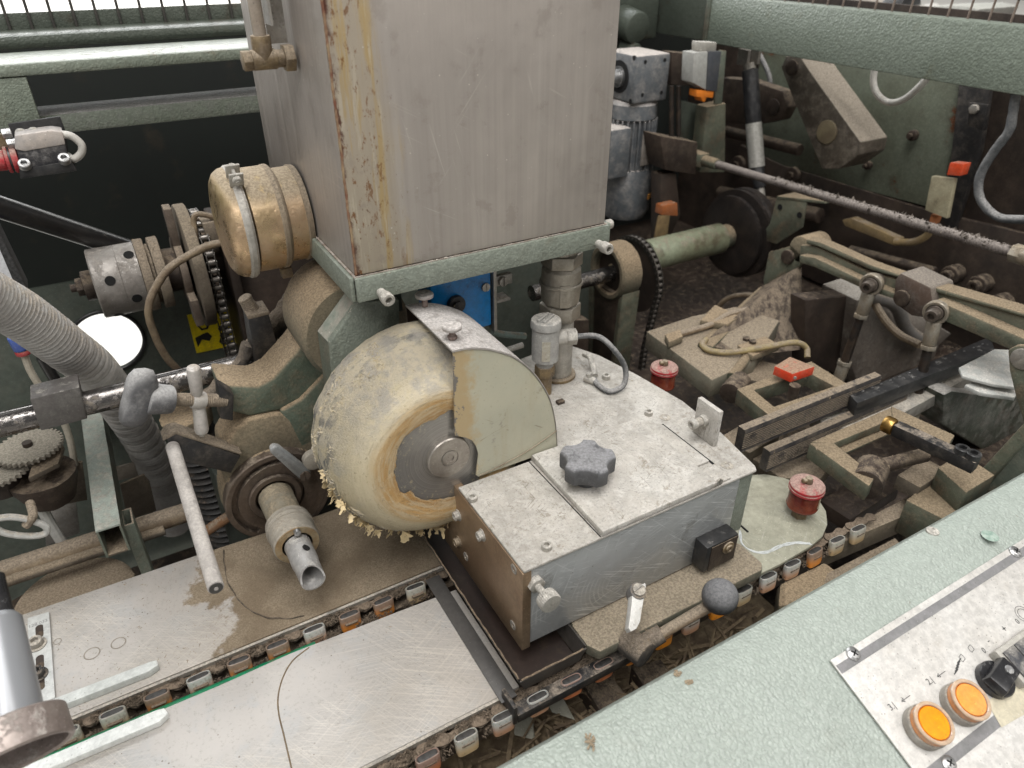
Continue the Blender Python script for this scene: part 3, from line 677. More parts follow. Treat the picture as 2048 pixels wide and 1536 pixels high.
# round ear plate with red lubricator
ep = thing('ear_plate', 'rounded pale green steel ear plate behind the foot board', 'plate', (.53, .40, -.12))
earm = mk('ear_plate_paint', (.36, .35, .275, 1), (.27, .265, .205, 1), 10, rough=.6, speck=.5, grime=.15, gcol=(.17, .15, .11, 1), bump=(200, .25, .0006), scr=.2)
pts = [P(*q, z=-.118) for q in ((1478, 1168), (1560, 1128), (1620, 1093), (1645, 1072), (1655, 1048), (1652, 1022), (1635, 995), (1608, 972), (1570, 956), (1530, 948), (1495, 950), (1440, 965), (1380, 1130), (1400, 1190))]
b = B(); b.prism(pts, (0, 0, -.004), .0006); b.out('plate', earm, ep)
pth = [P(*q, z=-.1176) for q in ((1478, 1060), (1482, 1085), (1502, 1100), (1530, 1103), (1560, 1090), (1590, 1084), (1620, 1086))]
b = B()
for dx in (0, .0018, .0036): b.tube([q + V((0, -dx * .8, 0)) for q in pth], lambda t: .00055 * abs(math.sin(t * 23 + dx * 900)) + .00015, 6, 8)
b.out('paint_smear', mk('white_paint_smear', (.55, .57, .57, 1), None, rough=.6), ep)
def lubricator(q, z, sc, label):
    p = P(*q, z=z); t = thing('lubricator_cup', label, 'oil cup', tuple(p), 'red capped oil cups'); up = V((0, 0, 1))
    b = B(); b.hexn(p, up, .0095 * sc, .007 * sc); b.cyl(p, p + up * .016 * sc, .0052 * sc); b.out('brass_fitting', brass, t)
    b = B(); b.rev([(.0145, .014), (.0150, .0172), (.0170, .0175), (.0185, .0168), (.036, .0168), (.0385, .0160)], p, up, 40) if sc == 1 else b.rev([(k_ * sc, r_ * sc) for k_, r_ in [(.0145, .014), (.0150, .0172), (.0170, .0175), (.0185, .0168), (.036, .0168), (.0385, .0160)]], p, up, 40)
    b.out('oil_glass', mk('dark_red_oil_%d' % q[0], (.10, .010, .010, 1), (.16, .03, .012, 1), 30, rough=.15, grime=.1, dust=.25, spec=.7), t)
    b = B(); b.rev([(k_ * sc, r_ * sc) for k_, r_ in [(.0386, .0165), (.0388, .0192), (.0415, .0194), (.042, .0184), (.043, .0190), (.0452, .0188), (.047, .0170), (.0478, .014), (.0482, .0002)]], p, up, 44, closed=False); b.out('red_cap', redp, t)
    b = B(); c = p + up * .048 * sc; b.cyl(c, c + up * .0075 * sc, .0048 * sc, .004 * sc, 16, .001); b.cyl(c + up * .0035 * sc, c + V((-.008, .002, .0045)) * sc, .0026 * sc, .003 * sc, 12, .001); b.out('tap', brass, t, jit=.0004)
    return t, p
t, p = lubricator((1598, 1030), -.118, 1.0, 'red capped oil cup standing on the pale ear plate')
b = B(); b.prism([p + V((.0169 * math.sin(a), -.0169 * math.cos(a), .020)) for a in (.25, .45, .65, .85)] + [p + V((.0174 * math.sin(a), -.0174 * math.cos(a), .020)) for a in (.85, .65, .45, .25)], (0, 0, .013)); b.out('paper_label', mk('cream_label', (.5, .45, .33, 1), (.42, .36, .25, 1), 80, rough=.7), t)
lubricator((1322, 788), -.055, .9, 'red capped oil cup rising behind the box deck')
# ================================================================ conveyor
PZ = -.125
def plate_mat(nm, edge=None):
    s = N(nm); o = s.sep()
    c = s.mix(s.ramp(s.noise(9, 6), .35, .65), (.50, .47, .44, 1), (.42, .40, .38, 1))
    c = s.mix(s.ramp(s.noise(22, 8, .7), .5, .62, 0, .5), c, (.42, .425, .43, 1))
    for rt, sc, am in ((.6, 1, .5), (.25, 1.3, .4), (1.1, 1.1, .4), (-.5, .9, .35)):
        m = s.n('ShaderNodeMapping'); m.inputs['Rotation'].default_value = (0, 0, -rt); m.inputs['Scale'].default_value = (9 * sc, 760 * sc, 9)
        s.l(s.obj, m.inputs[0])
        q = s.math('MULTIPLY', s.ramp(s.noise(1, 4, .6, m.outputs[0]), .53, .60), s.ramp(s.noise(7 * sc, 2), .44, .58))
        c = s.mix(s.math('MULTIPLY', q, am), c, (.66, .62, .56, 1))
    vs = s.n('ShaderNodeTexVoronoi'); vs.inputs['Scale'].default_value = 130; s.l(s.obj, vs.inputs['Vector'])
    sp = s.math('MULTIPLY', s.ramp(vs.outputs['Distance'], .05, .14, 1, 0), s.ramp(s.noise(45, 3), .54, .62))
    c = s.mix(s.math('MULTIPLY', sp, .8), c, (.12, .09, .065, 1))
    c = s.mix(s.ramp(s.noise(34, 9, .75), .66, .69, 0, .7), c, (.16, .125, .09, 1))
    c = s.mix(s.ramp(s.noise(300, 7, .78), .54, .64, 0, .45), c, (.26, .235, .20, 1))
    c = s.mix(s.ramp(s.noise(5, 4), .45, .65, 0, .45), c, (.40, .36, .31, 1))
    ro = .38; met = .35
    nrm = s.bump(s.noise(260, 4), .08, .0004)
    if edge:
        # thick settled sawdust towards the wheel end, with a torn border
        n1 = s.math('MULTIPLY', s.noise(13, 8, .62), .24)
        e = s.math('SUBTRACT', s.math('SUBTRACT', o[0], edge), n1)
        k = s.math('MAXIMUM', s.ramp(e, -.009, .007), s.math('MULTIPLY', s.ramp(e, -.09, .02), .25))
        dn = s.noise(700, 4, .7)
        dc = s.mix(s.ramp(dn, .3, .7), (.15, .118, .08, 1), (.30, .24, .17, 1))
        dc = s.mix(s.ramp(s.noise(18, 6), .4, .65, 0, .6), dc, (.13, .095, .06, 1))
        c = s.mix(k, c, dc); ro = s.mixf(k, ro, .95); met = s.mixf(k, met, 0.)
        nrm = s.bump(s.math('MULTIPLY', dn, k), .6, .0012, nrm)
    return s.fin(c, ro, met, nrm)
pm1 = plate_mat('slide_plate_dusty', -.085); pm2 = plate_mat('slide_plate_scratched')
up = thing('rear_slide_plate', 'wide steel slide plate half covered in brown sawdust behind the rear chain', 'plate', (0, .58, PZ))
pts = [P(*q, z=PZ) for q in ((-150, 1553), (124, 1437), (440, 1304), (846, 1127))]
y0 = [p.y for p in pts]
pts = [V((-.32, .5125, PZ)), V((.215, .5135, PZ)), V((.215, .60, PZ)), V((.19, .655, PZ))]
q = P(392, 1111, z=PZ); q2 = P(25, 1236, z=PZ); pts += [V((.12, q.y - .004, PZ)), q, q2, V((-.32, q2.y - .006, PZ))]
b = B(); b.prism(pts, (0, 0, -.004), .0005); b.out('plate', pm1, up)
# round inset disc in the dust
gr = [P(*a, z=PZ + .0003) for a in ((446, 1100), (449, 1135), (456, 1165), (472, 1193), (497, 1218), (530, 1234), (565, 1238), (610, 1232))]
b = B(); b.tube(gr, .0007, 6, 6); b.out('inset_groove', mk('groove_dark_brown', (.05, .04, .03, 1), (.14, .11, .08, 1), 150, rough=1.), up, jit=.0016)  # dark brown line laid along the groove of the inset disc
for a, r in (((184, 1307), .0072), ((237, 1286), .0068), ((115, 1283), .0036)):
    b = B(); b.rev([(.0003, r), (.0006, r * .96), (.0002, r * .84)], P(*a, z=PZ), (0, 0, 1), 30, closed=False); b.out('plugged_hole', mk('hole_rim_%d' % a[0], (.28, .25, .21, 1), None, rough=.6), up)
b = B(); b.bb((-.32, .5095, PZ - .0055), (.215, .5123, PZ - .001)); b.out('edge_strip', steel_d, up)
sp_ = thing('slotted_guide_plate', 'narrow slotted steel plate screwed on the rear slide plate at far left', 'plate', tuple(P(80, 1310, z=PZ)))
cn = [P(*a, z=PZ + .003) for a in ((55, 1236), (98, 1223), (110, 1395), (60, 1415))]
b = B(); b.prism([V((p.x, p.y, PZ + .0003)) for p in cn], (0, 0, .0027), .0005); b.out('plate', mk('pale_slotted_steel', (.56, .57, .55, 1), (.48, .49, .48, 1), 20, rough=.45, metal=.15, speck=.5), sp_)
for a in ((79, 1265), (80, 1327), (81, 1368)):
    p = P(*a, z=PZ + .0031); b = B(); n = []
    for k in range(16):
        t = 2 * math.pi * k / 16; n.append(p + V((.0034 * math.cos(t), .0034 * math.sin(t) + (.007 if math.sin(t) > 0 else -.004), 0)))
    b.prism(n, (0, 0, .0001)); b.out('slot', browndk, sp_)
for a in ((74, 1290), (76, 1351)):
    p = P(*a, z=PZ + .003); b = B(); b.cyl(p, p + V((0, 0, .0012)), .0085, n=28); b.screw(p + V((0, 0, .0012)), (0, 0, 1), .0062, .0062); b.out('socket_screw', black if a[1] > 1300 else steel_d, sp_)
lp = thing('front_slide_plate', 'bare scratched steel slide plate between the two chains', 'plate', (0, .4, PZ))
pts = [P(*a, z=PZ) for a in ((440, 1370), (575, 1309), (615, 1293), (660, 1276), (780, 1229), (909, 1180))]
pts = [V((-.32, pts[0].y + .002, PZ))] + pts + [V((.206, pts[-1].y, PZ)), V((.206, .3455, PZ)), V((-.32, .3455, PZ))]
b = B(); b.prism(pts[::-1], (0, 0, -.004), .0004, 1); b.out('plate', pm2, lp)
gr = [P(*a, z=PZ + .0001) for a in ((618, 1295), (585, 1322), (565, 1357), (556, 1395), (558, 1430), (568, 1472), (585, 1545))]
b = B(); b.tube(gr, .0007, 6, 6); b.out('inset_groove', mk('groove_dirt', (.14, .10, .06, 1), (.2, .15, .09, 1), 80, rough=.9), lp)
b = B(); b.bb((-.32, .3425, PZ - .006), (.1865, .3452, PZ - .0006)); b.out('edge_strip', steel_d, lp)
gbm = mk('white_guide_bar', (.60, .62, .60, 1), (.5, .52, .50, 1), 20, rough=.4, speck=.6)
g1 = thing('guide_bar', 'pale steel guide bar lying on the rear slide plate', 'bar', tuple(P(200, 1370, z=PZ)), 'guide bars with bevelled tips')
pts = [P(*a, z=PZ + .008) for a in ((60, 1416), (300, 1323), (313, 1320), (316, 1329), (296, 1343), (80, 1425))]
pts[0] = V((-.32, pts[0].y + .003, pts[0].z)); pts[-1] = V((-.32, pts[-1].y + .0005, pts[0].z))
b = B(); b.prism([p - V((0, 0, .0077)) for p in pts], (0, 0, .0077), .0005); b.out('bar', gbm, g1)
g2 = thing('guide_bar', 'white guide bar lying on the front slide plate beside the chain', 'bar', tuple(P(230, 1460, z=PZ)), 'guide bars with bevelled tips')
pts = [P(*a, z=PZ + .007) for a in ((60, 1528), (312, 1420), (328, 1416), (336, 1426), (318, 1443), (90, 1537))]
pts[0] = V((-.32, pts[0].y, pts[0].z)); pts[-1] = V((-.32, pts[-1].y, pts[0].z))
b = B(); b.prism([p - V((0, 0, .0067)) for p in pts], (0, 0, .0067), .0005); b.out('bar', mk('white_painted_bar', (.74, .76, .74, 1), None, rough=.35, speck=.4), g2)
# ---------------------------------------------------------------- chains
PIT = .0356
chm = mk('greasy_dusty_chain', (.075, .06, .05, 1), (.04, .034, .03, 1), 60, rough=.5, metal=.45, dust=.8, dlo=.2, dcol=(.19, .145, .105, 1), bump=(300, .4, .0008))
def lugmat(nm, top, bot):
    s = N(nm); o = s.sep(); c = s.mix(s.ramp(s.math('ADD', o[2], s.math('MULTIPLY', s.noise(70, 3), .004)), -.0045, .0075), bot, top)
    up_ = s.ramp(s.nz()[2], .5, .95, 0, .5); c = s.mix(up_, c, (.22, .195, .17, 1)); c = s.mix(s.ramp(s.noise(160, 7, .75), .52, .62, 0, .5), c, (.14, .10, .07, 1))
    m = s.fin(c, .38, 0.); s.b.inputs['Subsurface Weight'].default_value = .35; s.b.inputs['Subsurface Radius'].default_value = (.006, .004, .003); return m
lm_w = lugmat('milky_rubber', (.44, .43, .38, 1), (.50, .36, .20, 1))
lm_g = lugmat('milky_grey_rubber', (.47, .47, .44, 1), (.50, .28, .17, 1))
lm_o = lugmat('amber_rubber', (.27, .19, .14, 1), (.66, .24, .035, 1))
lm_r = lugmat('reddish_rubber', (.32, .21, .17, 1), (.50, .17, .07, 1))
lm_s = lugmat('orange_rubber', (.55, .25, .08, 1), (.78, .28, .02, 1))
def mesh_of(b, name, mat, ang=35):
    o = b.out(name, mat); me = o.data; me.transform(WM[o.name]); WM.pop(o.name, None); bpy.data.objects.remove(o); return me
def centred(b):
    lo = [min(v[i] for v in b.v) for i in range(3)]; hi = [max(v[i] for v in b.v) for i in range(3)]
    return V([(lo[i] + hi[i]) / 2 for i in range(3)])
# lug: oval rubber cup with a dark slotted insert
lb = B(); n = 40; sup = lambda a, rx, ry: (rx * math.copysign(abs(math.cos(a)) ** .6, math.cos(a)), ry * math.copysign(abs(math.sin(a)) ** .6, math.sin(a)))
rows = [(-.0090, .0096, .0040), (-.0086, .0106, .0048), (-.006, .0112, .0052), (.0065, .0116, .0054), (.0078, .0112, .0051), (.0082, .0104, .0045), (.0072, .0098, .0038), (.0060, .0096, .0036)]
vs = []; fs = []
for z, rx, ry in rows:
    for k in range(n):
        x, y = sup(2 * math.pi * k / n, rx, ry); vs.append((x, y, z))
for i in range(len(rows) - 1):
    for k in range(n):
        fs.append((i * n + k, i * n + (k + 1) % n, (i + 1) * n + (k + 1) % n, (i + 1) * n + k))
fs += [tuple(range(n))[::-1], tuple((len(rows) - 1) * n + k for k in range(n))]
lb.add(vs, fs); LUG = {}
ib = B(); ib.prism([V(sup(2 * math.pi * k / 24, .0095, .0041) + (.0061,)) for k in range(24)], (0, 0, .0019), .0004)
INS = mesh_of(ib, 'insert', mk('grey_black_insert', (.055, .052, .05, 1), (.02, .019, .018, 1), 200, rough=.5, dust=.15, dcol=(.2, .17, .14, 1)))
for nm, m in (('w', lm_w), ('o', lm_o), ('g', lm_g), ('r', lm_r), ('s', lm_s)):
    t = B(); t.v = list(lb.v); t.f = list(lb.f); LUG[nm] = mesh_of(t, 'lug', m)
def link_mesh(L, wd, th, wave):
    pts = []
    for k in range(9):
        a = math.pi / 2 + math.pi * k / 8; pts.append((-L / 2 + wd * math.cos(a), wd * math.sin(a)))
    pts.append((0, -wd * wave))
    for k in range(9):
        a = -math.pi / 2 + math.pi * k / 8; pts.append((L / 2 + wd * math.cos(a), wd * math.sin(a)))
    pts.append((0, wd * wave)); t = B(); t.prism([V((x, y, -th / 2)) for x, y in pts], (0, 0, th), .0003, 1)
    return mesh_of(t, 'link_plate', chm)
LNK = link_mesh(.0178, .0062, .0017, .55)
t = B(); t.cyl((0, 0, -.008), (0, 0, .0010), .0030, n=14, bev=.0006); PIN = mesh_of(t, 'pin', chm)
t = B(); t.prism([V((-.0078, -.0005, 0)), V((.0078, -.0005, 0)), V((.006, -.0115, 0)), V((-.006, -.0115, 0))], (0, 0, .0016), .0004, 1); TAB = mesh_of(t, 'carrier_tab', chm)
def chain(nm, label, x0, i0, i1, ylug, ych, seq, rnd):
    t = thing(nm, label, 'chain', (x0, ych, PZ - .01), 'conveyor lug chains')
    for i in range(i0, i1):
        x = x0 + i * PIT
        kind = seq.get(i, rnd.choice('wogo'))
        M = Matrix.Translation((x, ylug, PZ - .0095 + rnd.uniform(-.0006, .0006))) @ Matrix.Rotation(rnd.uniform(-.05, .05), 4, 'Z') @ Matrix.Rotation(math.radians(-7 + rnd.uniform(-3, 3)), 4, 'X') @ Matrix.Diagonal((.92, .80, 1.12, 1))
        lg = place('lug', LUG[kind], M, t)
        place('insert', INS, M, lg)
        place('carrier_tab', TAB, Matrix.Translation((x, ych - .003, PZ - .0085)), t)
        for h in (0, 1):
            xx = x + h * PIT / 2
            place('link_plate', LNK, Matrix.Translation((xx + PIT / 4, ych, PZ - .0062 - (.002 if h else 0))), t)
            place('pin', PIN, Matrix.Translation((xx, ych, PZ - .0062)), t)
    return t
rc = chain('lug_chain', 'rear conveyor chain with rubber lugs between the two slide plates', P(400, 1362, z=-.135).x, -5, 7, .4985, .5065,
      {-3: 'w', -2: 'w', -1: 'o', 0: 'g', 1: 'o', 2: 'o', 3: 'g', 4: 'o', 5: 'o', 6: 'w'}, random.Random(2))
x0 = P(998, 1431, z=-.135).x
fc = chain('lug_chain', 'front conveyor chain with rubber lugs under the green control cover edge', x0, -8, 14, .3275, .3375,
      {-2: 'r', -1: 'w', 0: 'g', 1: 'g', 2: 'r', 3: 'r', 4: 'o', 5: 's', 6: 'g', 7: 's', 8: 'w', 9: 'g', 10: 'g', 11: 'o', 12: 'w'}, random.Random(4))
b = B(); b.bb((-.33, .4985, PZ - .036), (.9, .520, PZ - .0215)); o = b.out('chain_channel', brown); tag(o, 'oily brown channel rail under the rear chain', 'rail')
b = B(); b.bb((-.33, .334, PZ - .030), (.62, .352, PZ - .0165)); o = b.out('chain_channel', brown); tag(o, 'oily brown channel rail under the front chain', 'rail')
belt = mk('green_belt', (.0, .20, .085, 1), (.0, .15, .065, 1), 60, rough=.35, dust=.25, dcol=(.2, .22, .15, 1))
b = B(); b.tube([(-.33, .4862, PZ - .0118), (-.1, .4862, PZ - .0118), (.062, .4862, PZ - .0118)], .0060, 16, 8); o = b.out('drive_belt', belt); tag(o, 'bright green round belt running beside the rear chain', 'belt')
# ---------------------------------------------------------------- tray under the box
tr = thing('drip_tray', 'black sheet metal drip tray under the gearbox housing with dusty rim', 'tray', (.235, .43, -.12))
traym = mk('tray_black', (.085, .077, .07, 1), (.055, .05, .046, 1), 20, rough=.42, metal=.3, dust=.25, dlo=.6, dcol=(.26, .19, .13, 1))
trayi = mk('tray_rusty_inside', (.028, .017, .013, 1), (.018, .012, .01, 1), 20, rough=.5, grime=.3)
tb = -.1215
b = B(); b.prism([(.2005, .336, -.1), (.2005, .60, -.1), (.2075, .60, tb), (.2075, .342, tb)], (-.0015, 0, 0), .0003, 1); b.out('side_wall', traym, tr)
b = B(); b.prism([(.1995, .3345, -.1), (.2695, .3345, -.1), (.266, .3395, tb), (.207, .3395, tb)], (0, -.0016, 0), .0003, 1); b.out('front_wall', traym, tr)
b = B(); b.prism([(.2695, .336, -.1), (.2695, .60, -.1), (.266, .60, tb), (.266, .342, tb)], (.0015, 0, 0), .0003, 1); b.out('side_wall', traym, tr)
b = B(); b.bb((.2068, .3398, tb - .0012), (.2655, .60, tb)); b.out('floor_sheet', trayi, tr)
rimd = mk('rim_sawdust', (.24, .18, .12, 1), (.16, .12, .085, 1), 200, rough=.95, bump=(600, .8, .002))
b = B(); rr = random.Random(8)
b.tube([(.1996 + rr.uniform(-.0005, .0005), .336 + k * .0055, -.0993) for k in range(46)], lambda t: .0008 + .0002 * math.sin(t * 97) * math.sin(t * 41), 6, 2); stuff(b.out('rim_dust', rimd, tr, jit=.0003))
b = B(); b.tube([(.201 + k * .005, .3338 + rr.uniform(-.0004, .0004), -.0994) for k in range(14)], .0009, 6, 2); stuff(b.out('rim_dust', rimd, tr, jit=.0006))
b = B(); b.bb((.1835, .3375, PZ + .0004), (.1992, .50, PZ + .0016), .0003); b.out('dark_strip', mk('dark_strip_grey', (.075, .07, .066, 1), (.06, .056, .053, 1), 12, rough=.45), tr)  # flat dark grey strip on the plate, beside the tray wall
br = thing('rail_bracket', 'black angle bracket rail carrying the drip tray in front', 'bracket', (.23, .325, -.135))
b = B(); b.bb((.191, .3215, -.137), (.345, .3345, -.1265), .0008); b.out('rail', black, br)
b = B(); b.bb((.1865, .3215, -.1368), (.1905, .3435, -.1135), .0008); b.out('upstand', black, br)
# ---------------------------------------------------------------- clamp lever, ball handle
cl = thing('clamp_lever', 'white enamel clamp lever with a slotted screw in front of the foot plate', 'lever', tuple(P(1272, 1200, y=.33)))
p0 = P(1274, 1186, y=.330); p1 = P(1263, 1262, y=.308)
dx = V((1, 0, 0)); dd = (p1 - p0).normalized(); nn = dx.cross(dd).normalized()
if nn.y > 0: nn = -nn
vs = []
b = B()
prof = [(-.006, .0052), (-.0045, .0068), (0, .0075), (.012, .0066), (.030, .0060)]
L = (p1 - p0).length
out = [p0 + dd * t - dx * r for t, r in prof] + [p1 - dd * .004 - dx * .0056, p1 - dx * .003, p1 + dx * .003, p1 - dd * .004 + dx * .0056] + [p0 + dd * t + dx * r for t, r in prof[::-1]]
b.prism([q - nn * .0045 for q in out], nn * .009, .0022, 3); b.out('lever_arm', white_e, cl)
sl = p0 + V((0, -.001, .0035)); axv = V((0, -.35, .93)).normalized()
b = B(); b.cyl(sl - axv * .012, sl + axv * .0015, .0078, n=28, bev=.0008); b.out('lever_boss', mk('grey_lever_boss', (.16, .155, .15, 1), None, rough=.5, dust=.5), cl)
b = B(); b.slot(sl + axv * .0016, axv, .0058, .0024, hint=(1, .2, 0)); b.out('slotted_screw', steel_d, cl)
bh = thing('locking_lever', 'dusty black ball on a rod beside the white lever', 'handle', tuple(P(1300, 1290, y=.31)))
h0 = P(1254, 1284, y=.325); h1 = P(1299, 1311, y=.292); h1 = V((h0.x + .004, .292, h0.z - .003))
dustyb = mk('dust_furred_black', (.04, .037, .035, 1), (.03, .027, .025, 1), 60, rough=.8, dust=.8, dlo=-.1, dcol=(.22, .18, .14, 1), bump=(420, .8, .0016))
b = B(); b.cyl(P(1248, 1276, y=.33), P(1293, 1312, y=.304), .0128, n=32, bev=.002); b.out('clamp_hub', dustyb, bh, jit=.0005)
q0 = P(1290, 1286, y=.316); q1 = P(1425, 1208, y=.302)
b = B(); b.cyl(q0, q0 + (q1 - q0) * .25, .009, .0082, 24, .001); b.out('collar', dustyb, bh, jit=.0005)
b = B(); b.cyl(q0 + (q1 - q0) * .2, q1, .0052, .0058, 20); b.out('rod', cable_br, bh)
ballm = mk('dusty_black_ball', (.035, .036, .038, 1), None, rough=.35, dust=.95, dlo=-.35, dcol=(.17, .17, .175, 1), speck=.2, bump=(500, .2, .0005), dct=.75, fleck=.25)
b = B(); c = P(1440, 1193, y=.298); b.rev([(-.0165 * math.cos(math.pi * k / 20), max(.0002, .0165 * math.sin(math.pi * k / 20))) for k in range(21)], c, q1 - q0, 36, closed=False); b.out('ball', ballm, bh, ang=80)
# ================================================================ five-lobed knob
kc = P(1172, 962, z=.0066); kn = thing('star_grip', 'dusty black five lobed knob screwed onto the cover plate', 'knob', tuple(kc))
def lobes(R, z, sc=1.0):
    out = []
    for k in range(100):
        a = 2 * math.pi * k / 100; u = (a * 5 / (2 * math.pi) + .28) % 1.0; w_ = abs(u - .5) * 2
        cut = max(0, 1 - (w_ / .62) ** 2) if w_ < .62 else 0
        r = R * (1 - .22 * cut ** .62); out.append(kc + V((r * math.cos(a) * sc, r * math.sin(a) * sc, z)))
    return out
b = B(); rows = [(.0105, .86), (.012, .93), (.0135, .955), (.0275, .965), (.0295, .94), (.0308, .88)]
vs = []; fs = []; R = .0272
for z, k in rows: vs += lobes(R, z, k)
n = 100
for i in range(len(rows) - 1):
    for k in range(n): fs.append((i * n + k, i * n + (k + 1) % n, (i + 1) * n + (k + 1) % n, (i + 1) * n + k))
fs += [tuple(range(n))[::-1], tuple((len(rows) - 1) * n + k for k in range(n))]
b.add(vs, fs); b.out('lobed_head', plastic_g, kn, ang=45)
b = B(); b.rev([(0, .0105), (.003, .0118), (.008, .0125), (.0125, .0125)], kc, (0, 0, 1), 32); b.out('hub', plastic_g, kn)
# ================================================================ adjusting lug on the right edge
al = thing('adjuster_lug', 'small upright steel lug with a spring loaded socket screw on the box edge', 'bracket', tuple(P(1425, 880, z=0)))
a0 = P(1418, 885, z=0); x_ = .497; yy = P(1437, 893, z=0)
pA = P(1385, 822, y=.452); 
ly = .425
pt = [P(q[0], q[1], x=.4985) for q in ((1388, 812), (1404, 806), (1443, 826), (1431, 893), (1385, 862))]
ptx = [(p.y, p.z) for p in pt]
xl_ = P(1408, 878, z=0).x - .002; ya, yb = P(1431, 893, z=0).y, P(1386, 863, z=0).y; zt_a = P(1443, 828, x=xl_).z
b = B(); b.prism([V((xl_, ya, .0004)), V((xl_, yb, .0004)), V((xl_, yb, zt_a)), V((xl_, ya, zt_a))], (.0055, 0, 0), .0006); b.out('lug_plate', topm2, al)
pc = V((xl_, (ya + yb) / 2 + .001, zt_a * .56)); b = B(); b.cyl(pc, pc - V((.006, 0, 0)), .0062, n=24, bev=.0006); b.out('nut', zinc, al)
b = B(); b.tube([pc + V((-.005 - .0012 * k / 6, .0044 * math.cos(k * math.pi / 3), .0044 * math.sin(k * math.pi / 3))) for k in range(0, 40)], .0009, 6, 2); b.out('spring', steel_d, al)
b = B(); b.cyl(pc, pc - V((.014, 0, 0)), .003); b.screw(pc - V((.013, 0, 0)), (-1, 0, 0), .0052, .006); b.out('socket_screw', zinc, al)
b = B(); b.cyl(pc + V((.0055, 0, .002)), pc + V((.02, -.002, .004)), .003, n=14, bev=.0005); b.out('screw_end', zinc, al)
# ================================================================ valve, actuator, sensor, cable
vb = V((.411, .607, 0)); up_ = V((0, 0, 1))
bv = thing('ball_valve', 'nickel ball valve on a pipe between box deck and tank', 'valve', tuple(vb))
nick = mk('dusty_nickel', (.36, .33, .28, 1), (.27, .245, .20, 1), 40, rough=.4, metal=.6, dust=.35, dcol=(.5, .46, .40, 1), bump=(200, .2, .0005))
b = B(); b.cyl(vb, vb + up_ * .004, .0215, n=32, bev=.0006); b.out('flange', brass, bv)
b = B(); b.cyl(vb + up_ * .0041, vb + up_ * .078, .0165, n=32, bev=.001); b.out('pipe', zinc, bv)
b = B(); b.hexn(vb + up_ * .0781, up_, .0235, .017, .001); b.rev([(.096, .018), (.099, .021), (.118, .0225), (.137, .0215), (.141, .018)], vb, up_, 36); b.out('valve_body', nick, bv)
b = B(); b.hexn(vb + up_ * .1412, up_, .0228, .014, .001); b.cyl(vb + up_ * .1553, vb + up_ * .20, .0175, n=30); b.out('upper_nut', nick, bv)
b = B(); b.rev([(.1185, .0229), (.1195, .024), (.122, .024), (.123, .0229)], vb, up_, 36, closed=False); b.out('casting_rib', nick, bv)
def text(body, size, M, name, mat, parent, depth=.0002, align='CENTER'):
    cu = bpy.data.curves.new(name, 'FONT'); cu.body = body; cu.size = size; cu.extrude = depth; cu.align_x = align; cu.align_y = 'CENTER'
    o = bpy.data.objects.new(name, cu); me = bpy.data.meshes.new_from_object(o); bpy.data.objects.remove(o); bpy.data.curves.remove(cu)
    me.materials.clear(); me.materials.append(mat); me.name = name
    return place(name, me, M, parent)
dirn = V((-.35, -.937, 0)).normalized()
b = B(); c = vb + dirn * .0222 + up_ * .112; M = frame(c, dirn); b.box((0, 0, 0), (.012, .026, .002), .0006, M); b.out('size_panel', nick, bv)
Mt = Matrix((V((0, 0, 1)), -dirn.cross(V((0, 0, 1))).cross(dirn).cross(dirn), dirn)).transposed().to_4x4()
ex = V((0, 0, 1)); ez = dirn; ey = ez.cross(ex); Mt = Matrix((ex, ey, ez)).transposed().to_4x4(); Mt.translation = c + dirn * .0011
text('1140', .0085, Mt, 'embossed_number', nick, bv, .0006)
va = thing('valve_actuator', 'bright blue valve actuator box under the tank', 'actuator', (.36, .645, .12))
bp = [P(*q, y=.625) for q in ((865, 650), (985, 650), (985, 556), (865, 572))]
b = B(); b.bb((bp[0].x, .625, bp[1].z), (bp[1].x - .001, .66, .170), .002); b.out('housing', bluem, va)
b = B(); p = P(971, 574, y=.625); b.slot(p, (0, -1, 0), .0048, .0022); b.out('cover_screw', zinc, va)
b = B(); p = P(910, 607, y=.625); b.cyl(p, p + V((0, -.006, 0)), .010, n=28, bev=.001); b.hexn(p + V((0, -.006, 0)), (0, -1, 0), .006, .003); b.out('shaft_boss', black, va)
b = B(); x1 = bp[1].x + .0005; b.bb((x1, .622, .072), (x1 + .004, .665, .17), .0006); b.bb((x1 + .0041, .622, .105), (x1 + .021, .640, .108), .0006); b.out('mounting_bracket', steel_d, va)
for zz in (.128, .150):
    b = B(); b.slot((x1 + .013, .6265, zz), (0, -1, 0), .0052, .004); b.bb((x1 + .0045, .627, zz - .006), (x1 + .026, .634, zz + .006), .001); b.out('bracket_bolt', steel_d, va)
b = B(); b.bb((x1 + .004, .66, .02), (x1 + .018, .664, .17)); b.out('rear_post', green_d, va)
se = thing('level_sensor', 'grey cast sensor head with a cable gland on a hex fitting', 'sensor', tuple(P(1092, 772, z=0)))
sbp = P(1088, 785, z=0); sbp.z = 0
greyc = mk('dusty_grey_casting', (.36, .355, .335, 1), (.31, .305, .29, 1), 40, rough=.55, dust=.6, dlo=.1, dcol=(.58, .55, .50, 1), bump=(240, .45, .0008))
b = B(); b.cyl(sbp, sbp + up_ * .030, .0085, n=24); b.hexn(sbp + up_ * .024, up_, .0115, .013, .0006); b.out('hex_fitting', brass, se)
b = B(); b.rev([(.0372, .0095), (.045, .0105), (.0455, .0150), (.084, .0152), (.0845, .0142)], sbp, up_, 36); b.out('sensor_body', greyc, se)
b = B(); b.rev([(.0848, .0152), (.0855, .0168), (.090, .0168), (.0935, .0160), (.0945, .0145)], sbp, up_, 36)
